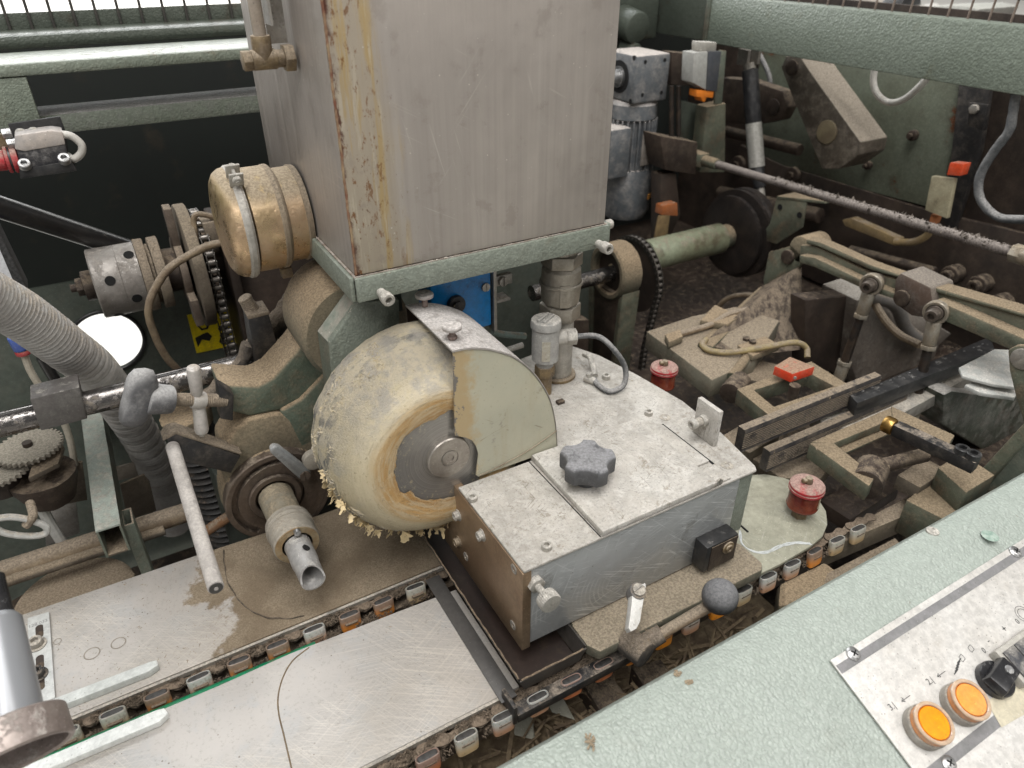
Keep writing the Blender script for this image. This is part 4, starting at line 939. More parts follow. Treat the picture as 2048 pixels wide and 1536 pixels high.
b.box((0, -.0034, .0952), (.022, .0034, .0035), .0008, Matrix.Translation(sbp) @ Matrix.Rotation(.5, 4, 'Z')); b.box((0, .0034, .0952), (.022, .0034, .0035), .0008, Matrix.Translation(sbp) @ Matrix.Rotation(.5, 4, 'Z')); b.out('screw_lid', greyc, se)
b = B(); g0 = sbp + up_ * .069 + V((.012, -.002, 0)); gx = V((.93, -.37, 0)).normalized(); b.cyl(g0, g0 + gx * .012, .0088, n=24, bev=.001); b.hexn(g0 + gx * .0121, gx, .0092, .011, .0006); b.out('cable_gland', zinc, se)
b = B(); c = sbp + V((-.0075, -.0135, .062)); M = frame(c, V((-.48, -.87, 0))); b.box((0, 0, 0), (.009, .024, .0006), 0, M); b.out('rating_label', mk('small_foil_label', (.45, .43, .36, 1), (.35, .32, .26, 1), 200, rough=.4), se)
b = B(); gq = g0 + gx * .0225
cp_ = [gq, P(1195, 673, y=gq.y - .006), P(1226, 697, y=.55), P(1250, 735, y=.545), P(1247, 770, y=.54), P(1220, 783, z=.004), P(1196, 770, z=.004), P(1188, 758, z=.0045)]
b.tube(cp_, .0032, 12, 8); o = b.out('sensor_cable', cable_b); tag(o, 'dusty black cable looping from the sensor down to the deck', 'cable')
cs = thing('cable_clip', 'small pneumatic fitting with tube on the box deck behind the sensor', 'fitting', tuple(P(1195, 740, z=0)))
b = B(); p = P(1190, 764, z=.003); b.cyl(p + V((-.006, .012, .002)), p, .0048, n=16, bev=.0008); b.cyl(p + V((-.003, .006, 0)), p + V((-.004, .008, .009)), .0036, n=14); b.out('fitting_body', zinc, cs)
b = B(); b.tube([P(1168, 708, z=.012), P(1180, 715, z=.012), P(1186, 735, z=.008), P(1190, 752, z=.006)], .0036, 12, 6); b.out('air_tube', zinc, cs)
b = B(); b.screw(P(1212, 757, z=0), up_, .005, .0055); b.out('socket_screw', zinc, cs)
for q in ((1130, 694),):
    b = B(); b.screw(P(*q, z=.0), up_, .0048, .0055); b.out('socket_screw', zinc, bx)
b = B(); p = P(1125, 805, z=0); b.box(p + V((-.003, 0, .002)), (.009, .006, .004), .0006); b.out('small_clip', brown, bx)
b = B(); b.tube([P(985, 664, y=.64), P(1010, 669, y=.64), P(1050, 672, y=.64)], .004, 12, 5); o = b.out('air_hose', mk('teal_air_hose', (.16, .22, .20, 1), None, rough=.5, dust=.5)); tag(o, 'short grey green hose passing behind the guard', 'hose')
b = B(); b.tube([P(1015, 700, y=.62), P(1045, 690, y=.62)], .0035, 12, 2); o = b.out('air_hose', zinc); tag(o, 'short dusty pipe stub left of the sensor', 'pipe')

# ================================================================ green control cover
zt = -.06
for _ in range(12):
    a = P(1658, 1322, z=zt); c = P(1820, 1536, x=a.x); sl_ = (a.z - c.z) / (a.y - c.y); zt = -.05 - sl_ * (.224 - a.y)
cc = thing('control_cover', 'large pale green hammered cover across the front right corner', 'cover', (.45, .15, -.1))
coverm = mk('green_cover_paint', (.40, .445, .405, 1), (.37, .415, .375, 1), 5, rough=.38, hammer=.9, hs=360, speck=.3, fleck=.3, grime=.1, gcol=(.29, .30, .26, 1), scr=.12)
sec = [(.2585, -.20), (.2580, -.066), (.2560, -.057), (.2510, -.0515), (.2440, -.0500), (.232, -.0502), (.226, -.0510), (.219, -.0528)]
k = (.219 - .02); sec.append((.02, -.0528 - sl_ * k)); 
b = B(); X0, X1 = -.05, 1.35; m = len(sec); vs = []
for x in (X0, X1):
    for th in (0, 1):
        for i, (y, z) in enumerate(sec): vs.append(V((x, y - th * (.002 if i < 3 else 0), z - th * (.002 if i > 1 else 0))))
fs = []
for i in range(m - 1):
    fs.append((i, i + 1, 2 * m + i + 1, 2 * m + i)); fs.append((m + i, 3 * m + i, 3 * m + i + 1, m + i + 1))
    fs.append((i, m + i, m + i + 1, i + 1)); fs.append((2 * m + i, 2 * m + i + 1, 3 * m + i + 1, 3 * m + i))
fs += [(0, 2 * m, 3 * m, m), (m - 1, 2 * m - 1, 4 * m - 1, 3 * m - 1)]
b.add(vs, fs); b.out('cover_sheet', coverm, cc)
p = P(1865, 1063, z=-.0502); b = B(); b.rev([(0, .0062), (.0012, .0058), (.0018, .004)], p, up_, 28); b.screw(p + V((0, 0, .0008)), up_, .0036, .0016); b.out('cover_screw', zinc, cc)
p = P(1980, 1072, z=-.0501); b = B(); b.rev([(.0003, .0078), (.0005, .0074), (.0005, .0002)], p, up_, 32, closed=False); b.out('filled_hole', mk('dark_green_filler', (.22, .32, .265, 1), (.36, .43, .38, 1), 160, rough=.6, bump=(300, .4, .0008)), cc)
# control panel
ex = V((1, 0, 0)); eu = V((0, 1, sl_)).normalized(); en = ex.cross(eu).normalized()
O_ = P(1658, 1322, z=zt)
def PP(px, py, h=0.):
    d = CROT @ V((px - 1024, -(py - 768), -FPX)); c = V((0, 0, CAMZ)); return c + d * ((O_ + en * h - c).dot(en) / d.dot(en))
def MP(p, rot=0.):
    m = Matrix((ex, eu, en)).transposed().to_4x4(); m.translation = p; return m @ Matrix.Rotation(rot, 4, 'Z')
cpn = thing('operator_panel', 'brushed aluminium control panel screwed on the green cover', 'panel', tuple(O_))
panm = mk('panel_aluminium', (.60, .585, .56, 1), (.53, .51, .48, 1), 14, rough=.45, metal=.1, speck=1., fleck=.7, grime=.12, gcol=(.42, .38, .32, 1))
PW, PH = .42, .16
b = B(); b.bb((0, -PH, .0003), (PW, 0, .0022), .0004, MP(O_)); b.out('panel_plate', panm, cpn)
strm = mk('grey_stripe', (.24, .235, .24, 1), (.2, .2, .2, 1), 60, rough=.4, speck=.3)
strm.name = 'grey_printed_stripe'
def u_of(px, py): return (PP(px, py, .0022) - O_).dot(eu)
s_t = u_of(1672, 1338) 
b = B(); b.bb((0.001, s_t - .0052, .00222), (PW, s_t + .0020, .0025), 0, MP(O_)); b.out('printed_stripe', strm, cpn)
s_b = u_of(1912, 1508)
b = B(); b.bb((.001, s_b - .004, .00222), (PW, s_b + .0045, .0025), 0, MP(O_)); b.out('printed_stripe', strm, cpn)
for q in ((1706, 1308), (2030, 1104), (1897, 1527)):
    p = PP(*q, .0025); b = B(); b.rev([(0, .0062), (.001, .0060), (.0022, .0047), (.0027, .0028), (.0028, .0002)], p, en, 28, closed=False); sc = b.out('panel_screw', steel, cpn)
    b = B(); b.box((0, 0, .0026), (.0058, .0010, .0010), 0, MP(p, .5)); b.box((0, 0, .0026), (.0010, .0058, .0010), 0, MP(p, .5)); b.out('cross_slot', hole_b, sc)
obm = mk('orange_lens', (.95, .30, .0, 1), None, rough=.35)
clr = mk('clear_dirty_collar', (.48, .27, .15, 1), (.6, .22, .05, 1), 70, rough=.2, spec=.8, grime=.2, gcol=(.2, .13, .08, 1))
rimm = mk('clear_rim', (.55, .40, .28, 1), None, rough=.15, spec=.9)
for i, q in enumerate(((1845, 1457), (1918, 1411))):
    p = PP(q[0], q[1], .0025); pb = thing('push_button', ('bright orange push button in a metal ring, the one nearer the panel corner', 'faded orange push button in a metal ring, next to the black rotary switch')[i], 'button', tuple(p), 'orange push buttons')
    b = B(); b.ring(p, p + en * .0085, .0165, .0125, 48, .0006); b.out('metal_ring', steel_d, pb)
    b = B(); b.ring(p + en * .0087, p + en * .0140, .0155, .0125, 48, .0005); b.out('clear_collar', clr, pb)
    b = B(); b.ring(p + en * .0142, p + en * .0162, .0160, .0130, 48, .0006); b.out('lens_rim', rimm, pb)
    b = B(); b.rev([(.002, .0124), (.0145, .0124), (.0158, .0120), (.0160, .0002)], p, en, 48, closed=False); b.out('lens', (obm, mk('faded_orange_lens', (.92, .33, .05, 1), (.85, .33, .08, 1), 50, rough=.5, speck=.3))[i], pb)
p = PP(1985, 1362, .0025); rs = thing('rotary_switch', 'black rotary selector switch with a silver pointer dot', 'switch', tuple(p))
gl = mk('glossy_black_plastic', (.018, .018, .02, 1), None, rough=.22, speck=.2, dust=.1, dcol=(.3, .29, .28, 1))
b = B(); b.rev([(0, .0150), (.006, .0150), (.0075, .0140), (.0076, .0002)], p, en, 44, closed=False); b.out('switch_base', gl, rs)
M = MP(p, math.radians(12)); b = B()
w1, w2, l1 = .0078, .0092, .0150
pts = [M @ V(q) for q in ((-l1, -w2, .0077), (l1, -w2, .0077), (l1, w2, .0077), (-l1, w2, .0077))]; top = [M @ V(q) for q in ((-l1 * .93, -w1, .0165), (l1 * .93, -w1, .0165), (l1 * .93, w1, .0165), (-l1 * .93, w1, .0165))]
b._bm(pts + top, [(3, 2, 1, 0), (4, 5, 6, 7), (0, 1, 5, 4), (1, 2, 6, 5), (2, 3, 7, 6), (3, 0, 4, 7)], .001); gr_ = b.out('grip', gl, rs)
b = B(); p2 = M @ V((.006, 0, .0166)); b.slot(p2, en, .0036, .0012, hint=(1, 1, 0)); b.out('pointer_dot', steel, rs)
p = PP(2060, 1352, .0025); sbk = thing('rocker_switch_bank', 'bank of dark rocker keys in a pale frame cut by the photo edge', 'switch', tuple(p))
f0 = PP(1988, 1303, .0105); fw = .07; M = MP(f0 - en * .008)
b = B(); b.bb((0, -.032, 0), (fw, 0, .0095), .0008, M); b.out('switch_frame', mk('beige_frame', (.42, .40, .36, 1), None, rough=.5, grime=.2), sbk)
for k in range(3):
    b = B(); b.bb((.004 + k * .0165, -.029, .0097), (.0195 + k * .0165, -.004, .0112), .0006, M); b.out('rocker_key', mk('key_%d' % k, (.07, .072, .08, 1), (.05, .05, .055, 1), 80, rough=.3, dust=.4, dcol=(.35, .33, .3, 1)), sbk)
st = [PP(*q, .0026) for q in ((1972, 1402), (2060, 1360), (2100, 1400), (2003, 1455))]
b = B(); b.prism(st, en * .0002); o = b.out('paper_sticker', mk('yellowed_sticker', (.60, .55, .42, 1), (.55, .5, .38, 1), 40, rough=.7, speck=.2), cpn)
ink = mk('printed_ink', (.06, .06, .06, 1), None, rough=.6)
def ptext(s_, px, py, size, rot=0.):
    text(s_, size, MP(PP(px, py, .0024), rot), 'printed_mark', ink, cpn, .00005)
ptext('3.|', 1784, 1413, .0072); ptext('2.|', 1860, 1362, .0072); ptext('0', 1968, 1301, .0065); ptext('-', 1976, 1281, .009); ptext('+', 2009, 1258, .009); ptext('0', 2035, 1243, .0065)
for q in ((1805, 1402), (1876, 1353)):
    M = MP(PP(q[0] + 5, q[1] - 4, .0023)); b = B(); b.bb((-.004, -.00025, 0), (.0065, .00025, .00015), 0, M)
    for s_ in (1, -1):
        b.prism([M @ V(v_) for v_ in ((-.0045, 0, 0), (-.0015, s_ * .0018, 0), (-.0012, s_ * .0014, 0), (-.0037, 0, 0))], en * .00015)
    b.prism([M @ V(v_) for v_ in ((-.0016, -.0017, 0), (-.0016, .0017, 0), (-.0013, .0017, 0), (-.0013, -.0017, 0))], en * .00015); b.out('printed_arrow', ink, cpn)
# printed pictograms: stacked sheets and a small box outline
def outline(pts, M, w=.00022):
    b = B()
    for i in range(len(pts)):
        a, c = V(pts[i] + (0,)), V(pts[(i + 1) % len(pts)] + (0,)); d = (c - a).normalized(); n_ = V((-d.y, d.x, 0)) * w
        b.prism([M @ q for q in (a - n_, c - n_, c + n_, a + n_)], en * .0001)
    return b
sq = [(-.0026, -.0022), (.0018, -.0022), (.0026, .0005), (.0026, .0022), (-.0018, .0022), (-.0026, .0)]
for q in ((1924, 1316), (1942, 1297)): outline(sq, MP(PP(*q, .0023), .2)).out('printed_pictogram', ink, cpn)
for k in range(5): outline([(-.0035, 0), (.0035, .0007), (.0038, .0011), (-.003, .0005)], MP(PP(1913 + k * 1.5, 1345 - k * 5.5, .0023), .1)).out('printed_pictogram', ink, cpn)
c0 = PP(2046, 1228, .0023)
for r in (.005, .0075): b = B(); b.ring(c0, c0 + en * .0001, r, r - .0004, 40); b.out('printed_pictogram', ink, cpn)


flake = mk('straw_crumb', (.36, .29, .2, 1), (.25, .2, .14, 1), 200, rough=.9)
def crumb(c, nrm, r, label, seed):
    rn = random.Random(seed); b = B(); M = frame(c, nrm)
    for k in range(26):
        a = rn.uniform(0, 6.28); d = rn.uniform(0, r); q = M @ V((d * math.cos(a), d * math.sin(a) * 1.4, .0006)); s_ = rn.uniform(.0006, .0016)
        b.box(V((0, 0, 0)), (s_ * 1.8, s_, s_ * .6), 0, Matrix.Translation(q) @ Euler((rn.uniform(-.6, .6), rn.uniform(-.6, .6), a)).to_matrix().to_4x4())
    o = b.out('dust_crumb', flake); stuff(o); tag(o, label, 'dust')
def on_cover(px, py):
    d = CROT @ V((px - 1024, -(py - 768), -FPX)); c = V((0, 0, CAMZ)); O2 = V((0, .219, -.0528)); return c + d * ((O2 - c).dot(en) / d.dot(en))
crumb(on_cover(1180, 1484), en, .0045, 'oval crumb of sawdust alone near the lower end of the green cover', 1)
crumb(P(1354, 1347, z=-.0502), up_, .0026, 'upper of two tiny crumbs on the green cover edge', 2)
crumb(P(1378, 1364, z=-.0502), up_, .0022, 'lower of two tiny crumbs on the green cover edge', 3)
# ================================================================ LEFT SIDE
# ---------------------------------------------------------------- hood frame, mesh guard, rear panels
gm = mk('green_frame_paint', (.22, .25, .205, 1), (.19, .218, .175, 1), 9, rough=.3, hammer=.5, grime=.2, gcol=(.16, .12, .07, 1), dust=.15)
hf = thing('hood_frame', 'green box section frame rails across the back at upper left', 'frame', (-.1, .95, .3))
yr = .95; zt1 = P(0, 130, y=yr).z; zb1 = P(0, 157, y=yr).z; yb1 = P(0, 106, z=zt1).y
b = B(); b.bb((-.45, yr, zb1), (.62, yb1, zt1), .003); b.out('upper_rail', gm, hf)
yr2 = .972; zt2 = P(76, 232, y=yr2).z; zb2 = P(142, 265, y=yr2).z; yb2 = P(76, 212, z=zt2).y
b = B(); b.bb((-.45, yr2, zb2), (.62, yb2, zt2), .0025); b.out('lower_rail', mk('dusty_green_rail', (.19, .215, .175, 1), (.165, .19, .15, 1), 9, rough=.7, hammer=.5, dust=.7, dlo=.6, dcol=(.27, .26, .25, 1)), hf)
xp = P(66, 195, y=yr + .002).x
b = B(); b.bb((-.45, yr + .002, zb2 - .006), (xp, yr2 - .001, zb1 - .0005), .001); b.out('corner_post', gm, hf)
gdk = mk('dark_green_beam', (.085, .098, .08, 1), (.068, .08, .065, 1), 9, rough=.3, hammer=.4, grime=.3)
hb_ = thing('hood_beam', 'dark green rounded hood beam behind the wire mesh edge', 'beam', (-.1, 1.08, .35))
yh = 1.07; zt3 = P(0, 72, y=yh).z; zb3 = P(0, 103, y=yh).z
b = B(); b.bb((-.5, yh, zb3), (.75, P(0, 50, z=zt3).y, zt3), .006); b.out('beam', gdk, hb_)
mg = thing('wire_mesh_guard', 'black wire mesh guard rising above the dark green beam, upper left', 'mesh guard', (-.1, 1.12, .4), 'wire mesh guards')
ym = 1.13; za = P(0, 54, y=ym).z; zb_ = P(0, 27, y=ym).z
b = B(); b.bb((-.5, ym, za - .01), (.78, ym + .004, zb_), .001); b.out('edge_strip', gdk, mg)
wirem = mk('black_wire', (.04, .038, .035, 1), None, rough=.5, dust=.3)
p_ = [P(x * 45 + 10, 27 + (-.041) * (x * 45), y=ym - .002) for x in range(-2, 14)]
WR = B(); WR.cyl((0, 0, -.022), (0, 0, .26), .0017, n=8); WRM = mesh_of(WR, 'wire', wirem)
for p in p_: place('wire', WRM, Matrix.Translation((p.x, ym - .002, zb_)), mg)
for k in range(1, 6): b = B(); b.cyl((-.5, ym - .0045, zb_ + .041 * k), (.78, ym - .0045, zb_ + .041 * k), .0016, n=8); b.out('cross_wire', wirem, mg)
dkw = mk('dark_green_interior', (.010, .013, .011, 1), (.008, .010, .009, 1), 5, rough=.6, grime=.2, fleck=.1)  # the near-black green is the paint's own colour
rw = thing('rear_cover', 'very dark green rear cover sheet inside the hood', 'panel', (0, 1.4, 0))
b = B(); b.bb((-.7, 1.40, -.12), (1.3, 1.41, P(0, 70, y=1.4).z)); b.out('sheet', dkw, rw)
lpm = mk('green_inner_panel', (.095, .11, .092, 1), (.075, .088, .073, 1), 5, rough=.5, grime=.35, gcol=(.05, .055, .04, 1), dust=.2)
ip = thing('inner_panel', 'dark green vertical panel with a round hole', 'panel', (0, 1.0, -.2))
hc = P(215, 683, y=1.0); R = .042; n = 64; vs = []; fs = []
for yy in (1.0, 1.004):
    for k in range(n):
        a = 2 * math.pi * k / n; vs.append((hc.x + R * math.cos(a), yy, hc.z + R * math.sin(a)))
    for k in range(n):
        a = 2 * math.pi * k / n; c, s_ = math.cos(a), math.sin(a)
        tx = ((.75 - hc.x) if c > 0 else (hc.x + .6)) / abs(c) if abs(c) > 1e-6 else 1e9
        tz = ((.0735 - hc.z) if s_ > 0 else (hc.z + .75)) / abs(s_) if abs(s_) > 1e-6 else 1e9
        t_ = min(tx, tz); vs.append((hc.x + t_ * c, yy, hc.z + t_ * s_))
for k in range(n):
    k2 = (k + 1) % n; fs += [(k, n + k, n + k2, k2), (2 * n + k, 2 * n + k2, 3 * n + k2, 3 * n + k), (k, k2, 2 * n + k2, 2 * n + k)]
b = B(); b.add(vs, fs); b.out('panel_sheet', lpm, ip)
b = B(); b.ring((hc.x, .9965, hc.z), (hc.x, 1.0005, hc.z), R + .004, R - .0005, 48, .001); b.out('hole_rim', blackp, ip)
ys = thing('warning_sign', 'yellow warning sign with black symbols behind the hanging chain', 'sign', tuple(P(430, 660, y=.998)))
yel = mk('warning_yellow', (.75, .58, .01, 1), None, rough=.5, grime=.25, gcol=(.3, .22, .03, 1))
cs_ = [P(*q, y=.9985) for q in ((374, 630), (462, 611), (479, 688), (393, 706))]
b = B(); b.prism(cs_, (0, -.0008, 0)); b.out('sign_plate', yel, ys)
blk = mk('sign_black', (.015, .015, .015, 1), None, rough=.5)
def sg_poly(pts, nm='black_symbol'):
    b = B(); b.prism([P(*q, y=.9975) for q in pts], (0, -.0003, 0)); b.out(nm, blk, ys)
sg_poly(((390, 676), (405, 668), (415, 664), (424, 672), (419, 682), (404, 679), (396, 694)))
c = P(407, 650, y=.9975)
hx = [V((c.x + .0085 * math.cos(math.pi / 3 * k), .9975, c.z + .0085 * math.sin(math.pi / 3 * k))) for k in range(6)]; hi = [c + (p - c) * .62 for p in hx]
b = B()
for k in range(6): b.prism([hx[k], hx[(k + 1) % 6], hi[(k + 1) % 6], hi[k]], (0, -.0003, 0))
b.out('gear_symbol', blk, ys)
sg_poly(((440, 645), (452, 652), (456, 672), (446, 690), (438, 684), (444, 664)))
# ---------------------------------------------------------------- safety switch
ss = thing('safety_switch', 'grey and black safety switch on a black bracket at far left', 'switch', tuple(P(85, 300, y=.90)))
def quad(pts, y, dy, name, mat, par, bev=.0006):
    b = B(); b.prism([P(*q, y=y) for q in pts], (0, dy, 0), bev); return b.out(name, mat, par)
quad(((16, 248), (120, 233), (131, 262), (140, 330), (36, 345)), .905, .004, 'back_plate', blackp, ss)
quad(((38, 340), (140, 322), (152, 336), (154, 342), (41, 358)), .878, .03, 'foot_angle', blackp, ss)
quad(((30, 272), (104, 262), (124, 264), (140, 328), (42, 342), (33, 300)), .880, .024, 'switch_body', mk('switch_body', (.03, .03, .035, 1), None, rough=.3, dust=.9, dlo=.5, dcol=(.5, .48, .46, 1), speck=.2), ss, .0015)
quad(((29, 271), (104, 261), (125, 264), (131, 289), (84, 297), (50, 303), (30, 299)), .8788, .0252, 'grey_cover', mk('switch_grey_cover', (.40, .38, .37, 1), (.45, .40, .36, 1), 30, rough=.4), ss, .0012)
for q in ((51, 333), (130, 322)):
    b = B(); b.screw(P(*q, y=.8795), (0, -.6, .8), .0058, .006); b.out('socket_screw', steel, ss)
b = B(); p = P(-10, 322, y=.892); e = P(38, 317, y=.892); b.cyl(p, p + (e - p) * .45, .010, n=24, bev=.001); b.cyl(p + (e - p) * .46, p + (e - p) * .62, .013, n=24, bev=.001); b.cyl(p + (e - p) * .72, e, .0135, n=24, bev=.001); b.out('red_gland', redp, ss)
b = B(); b.cyl(p + (e - p) * .6, p + (e - p) * .74, .0118, n=24); b.out('gland_ring', blackp, ss)
b = B(); b.bb(P(-14, 318, y=.893) + V((0, 0, 0)), P(8, 268, y=.893) + V((0, .004, 0))); b.out('brass_tab', brass, ss)
for q in ((4, 267), (14, 287)): b = B(); b.hexn(P(*q, y=.888), (1, 0, 0), .005, .008); b.out('nut', steel, ss)
b = B(); b.tube([P(118, 268, y=.885), P(142, 272, y=.883), P(162, 288, y=.882), P(163, 305, y=.882), P(148, 318, y=.884), P(136, 312, y=.89)], .0038, 12, 8); b.out('looped_cable', mk('light_grey_cable', (.50, .48, .44, 1), None, rough=.45), ss)
b = B(); b.tube([P(34, 272, y=.90), P(36, 262, y=.898), P(46, 262, y=.898), P(48, 268, y=.9)], .0022, 8, 5); b.out('strap', cable_g, ss)
b = B(); b.tube([P(58, 270, y=.90), P(61, 260, y=.898), P(71, 259, y=.898), P(73, 266, y=.9)], .0022, 8, 5); b.out('strap', cable_g, ss)
# ---------------------------------------------------------------- black strut
glossb = mk('glossy_black_tube', (.012, .012, .013, 1), None, rough=.3, fleck=.1, spec=.7, dust=.1)
b = B(); b.cyl(P(-60, 395, y=.93), P(262, 500, y=.99), .0125, n=28); o = b.out('gas_strut', glossb); tag(o, 'glossy black round strut sloping down from the left edge', 'strut')
# ---------------------------------------------------------------- collar, discs, sprocket
yc = .95; ct = P(225, 562, y=yc); zc = ct.z
def X_(px, py=560): return P(px, py, y=yc).x
dr = thing('drive_coupling', 'worn steel coupling drum with holes on the drive shaft at left', 'coupling', (ct.x, yc, zc))
drm = mk('worn_drum_steel', (.40, .375, .35, 1), (.24, .22, .20, 1), 14, rough=.45, metal=.45, grime=.3, speck=.5, dust=.35, dcol=(.42, .38, .34, 1))
x0_, x1_ = X_(190, 570), X_(284, 555)
ax = V((1, 0, 0))
b = B(); b.rev([(0, .012), (0, .0405), (.0015, .042), (.030, .042), (.0303, .0415), (.0306, .042), (x1_ - x0_, .042)], (x0_, yc, zc), ax, 56); b.out('drum', drm, dr)
for u, t_ in ((158, .018), (196, .040), (120, .045), (235, .015)):
    a = math.radians(u); d = V((0, math.cos(a), math.sin(a))); c = V((x0_ + t_, yc, zc)) + d * .0421
    b = B(); b.cyl(c - d * .001, c + d * .0002, .0058, n=24); b.out('drilled_hole', hole_b, dr)
b = B(); b.cyl((x0_ - .012, yc, zc), (x0_ - .0002, yc, zc), .018, n=32, bev=.001); b.hexn((x0_ - .0195, yc, zc), ax, .011, .007); b.cyl((x0_ - .026, yc, zc), (x0_ - .0197, yc, zc), .005); b.out('shaft_end', brown, dr)
dst = mk('dust_ring', (.2, .165, .12, 1), (.15, .12, .09, 1), 40, rough=.9, dust=1., dlo=-.6, dcol=(.27, .22, .165, 1), bump=(300, .6, .0014))
xx = x1_ + .0005
for w_, r in ((.011, .0445), (.004, .037), (.012, .0445)):
    b = B(); b.cyl((xx, yc, zc), (xx + w_, yc, zc), r, n=48, bev=.0015); b.out('spacer_ring', dst, dr, jit=.0003); xx += w_ + .0003
b = B(); b.cyl((xx, yc, zc), (xx + .014, yc, zc), .027, n=40); b.out('hub_sleeve', brown, dr); xx += .0145
b = B(); b.cyl((xx, yc, zc), (xx + .009, yc, zc), .040, n=48, bev=.001); b.bb((xx, yc - .018, zc + .03), (xx + .009, yc + .004, zc + .082), .001); b.bb((xx, yc - .062, zc - .055), (xx + .009, yc - .03, zc - .02), .001); b.out('cam_plate', mk('dusty_brown_plate', (.11, .085, .065, 1), (.07, .05, .04, 1), 30, rough=.6, dust=.8, dlo=-.1, dcol=(.25, .2, .15, 1)), dr); xx += .0125
b = B(); b.cyl((xx, yc, zc), (xx + .014, yc, zc), .078, n=64, bev=.002); b.out('large_disc', mk('dusty_brown_disc', (.14, .115, .085, 1), (.09, .07, .055, 1), 20, rough=.7, dust=.9, dlo=-.2, dcol=(.25, .205, .15, 1), bump=(200, .5, .001)), dr); xx += .022
xs = xx
b = B(); nT = 34; pts = []
for k in range(nT * 4):
    a = 2 * math.pi * k / (nT * 4); r = .069 if k % 4 in (0, 1) else .0625; pts.append(V((xs - .002, yc + r * math.cos(a), zc + r * math.sin(a))))
b.prism(pts, (.004, 0, 0)); b.out('sprocket', brown, dr)
b = B(); b.cyl((xs + .003, yc, zc), (xs + .10, yc, zc), .022, n=30); b.out('shaft', brown, dr)
# drive chain
dc = thing('drive_chain', 'oily roller chain hanging from the left sprocket past the yellow sign', 'chain', (xs, yc, zc - .2))
chs = mk('oily_chain_steel', (.30, .28, .26, 1), (.10, .09, .08, 1), 120, rough=.35, metal=.8, dust=.2, dcol=(.3, .25, .2, 1))
chd = mk('oily_chain_plate', (.05, .045, .04, 1), None, rough=.4, metal=.5, dust=.2)
def cmesh():
    b = B(); pts = []
    for sg_ in (1, -1):
        for k in range(7):
            a = -math.pi / 2 + math.pi * k / 6; pts.append((sg_ * (.004 + .0042 * math.cos(a)), sg_ * .0042 * math.sin(a)))
    b.prism([V((-.0052, x, z)) for x, z in pts], (.0013, 0, 0)); b.prism([V((.0039, x, z)) for x, z in pts], (.0013, 0, 0)); o = mesh_of(b, 'link', chd)
    r = B(); r.cyl((-.0038, .004, 0), (.0038, .004, 0), .0038, n=14); r.cyl((-.0062, .004, 0), (.0062, .004, 0), .0016, n=10); q = mesh_of(r, 'roller', chs); return o, q
CL, CR = cmesh()
def run_chain(par, x, path, step=.0105):
    path = [V(p) for p in path]; d = 0; out = []; i = 0; acc = 0
    tot = [0]
    for k in range(1, len(path)): tot.append(tot[-1] + (path[k] - path[k - 1]).length)
    m = int(tot[-1] / step)
    for j in range(m + 1):
        s_ = j * step; k = max(i_ for i_ in range(len(tot)) if tot[i_] <= s_ + 1e-9); k = min(k, len(path) - 2)
        f = (s_ - tot[k]) / max(1e-9, tot[k + 1] - tot[k]); out.append(path[k].lerp(path[k + 1], f))
    for j in range(len(out) - 1):
        d = (out[j + 1] - out[j]).normalized(); x_ = V((1, 0, 0)); z_ = x_.cross(d).normalized()
        M = Matrix((x_, d, z_)).transposed().to_4x4(); M.translation = (out[j] + out[j + 1]) / 2
        place('link', CL, M, par); place('roller', CR, M, par)
r = .066; path = [(xs, yc + r * math.cos(a), zc + r * math.sin(a)) for a in [math.radians(q) for q in range(60, 200, 8)]]
path += [(xs, yc - r + .006, zc - .10), (xs, yc - r + .014, zc - .30)]
run_chain(dc, xs, path)
run_chain(dc, xs, [(xs, yc - .01, zc - .08), (xs, yc - .012, zc - .30)])
bh2 = thing('bearing_housing', 'dark brown bearing housing behind the golden cap', 'housing', (xs + .06, yc, zc - .1))
b = B(); b.bb((xs + .018, yc - .055, zc - .16), (xs + .03, yc + .07, zc + .05), .003); b.out('web', browndk, bh2)
b = B(); b.bb((xs + .03, yc - .03, -.35), (xs + .13, yc + .03, zc + .02), .004); b.out('column', browndk, bh2)
b = B(); b.tube([P(395, 505, y=.90), P(388, 450, y=.91), P(392, 430, y=.91), P(420, 432, y=.91), P(470, 450, y=.91)], .0035, 10, 6); b.out('grease_tube', cable_br, bh2)
b = B(); b.prism([P(*q, y=.905) for q in ((405, 448), (440, 440), (447, 480), (428, 492), (412, 470))], (0, .03, 0), .001); b.out('dusty_tab', dst, bh2)
b = B(); b.tube([P(450, 484, y=.86), P(420, 491, y=.86), P(393, 503, y=.86), P(342, 534, y=.86), P(308, 582, y=.86), P(297, 626, y=.86), P(314, 681, y=.865), P(336, 718, y=.87), P(356, 740, y=.875)], .0044, 12, 10); o = b.out('brown_cable', cable_br, jit=.0005); tag(o, 'dusty brown cable hanging in an arc below the golden cap', 'cable')
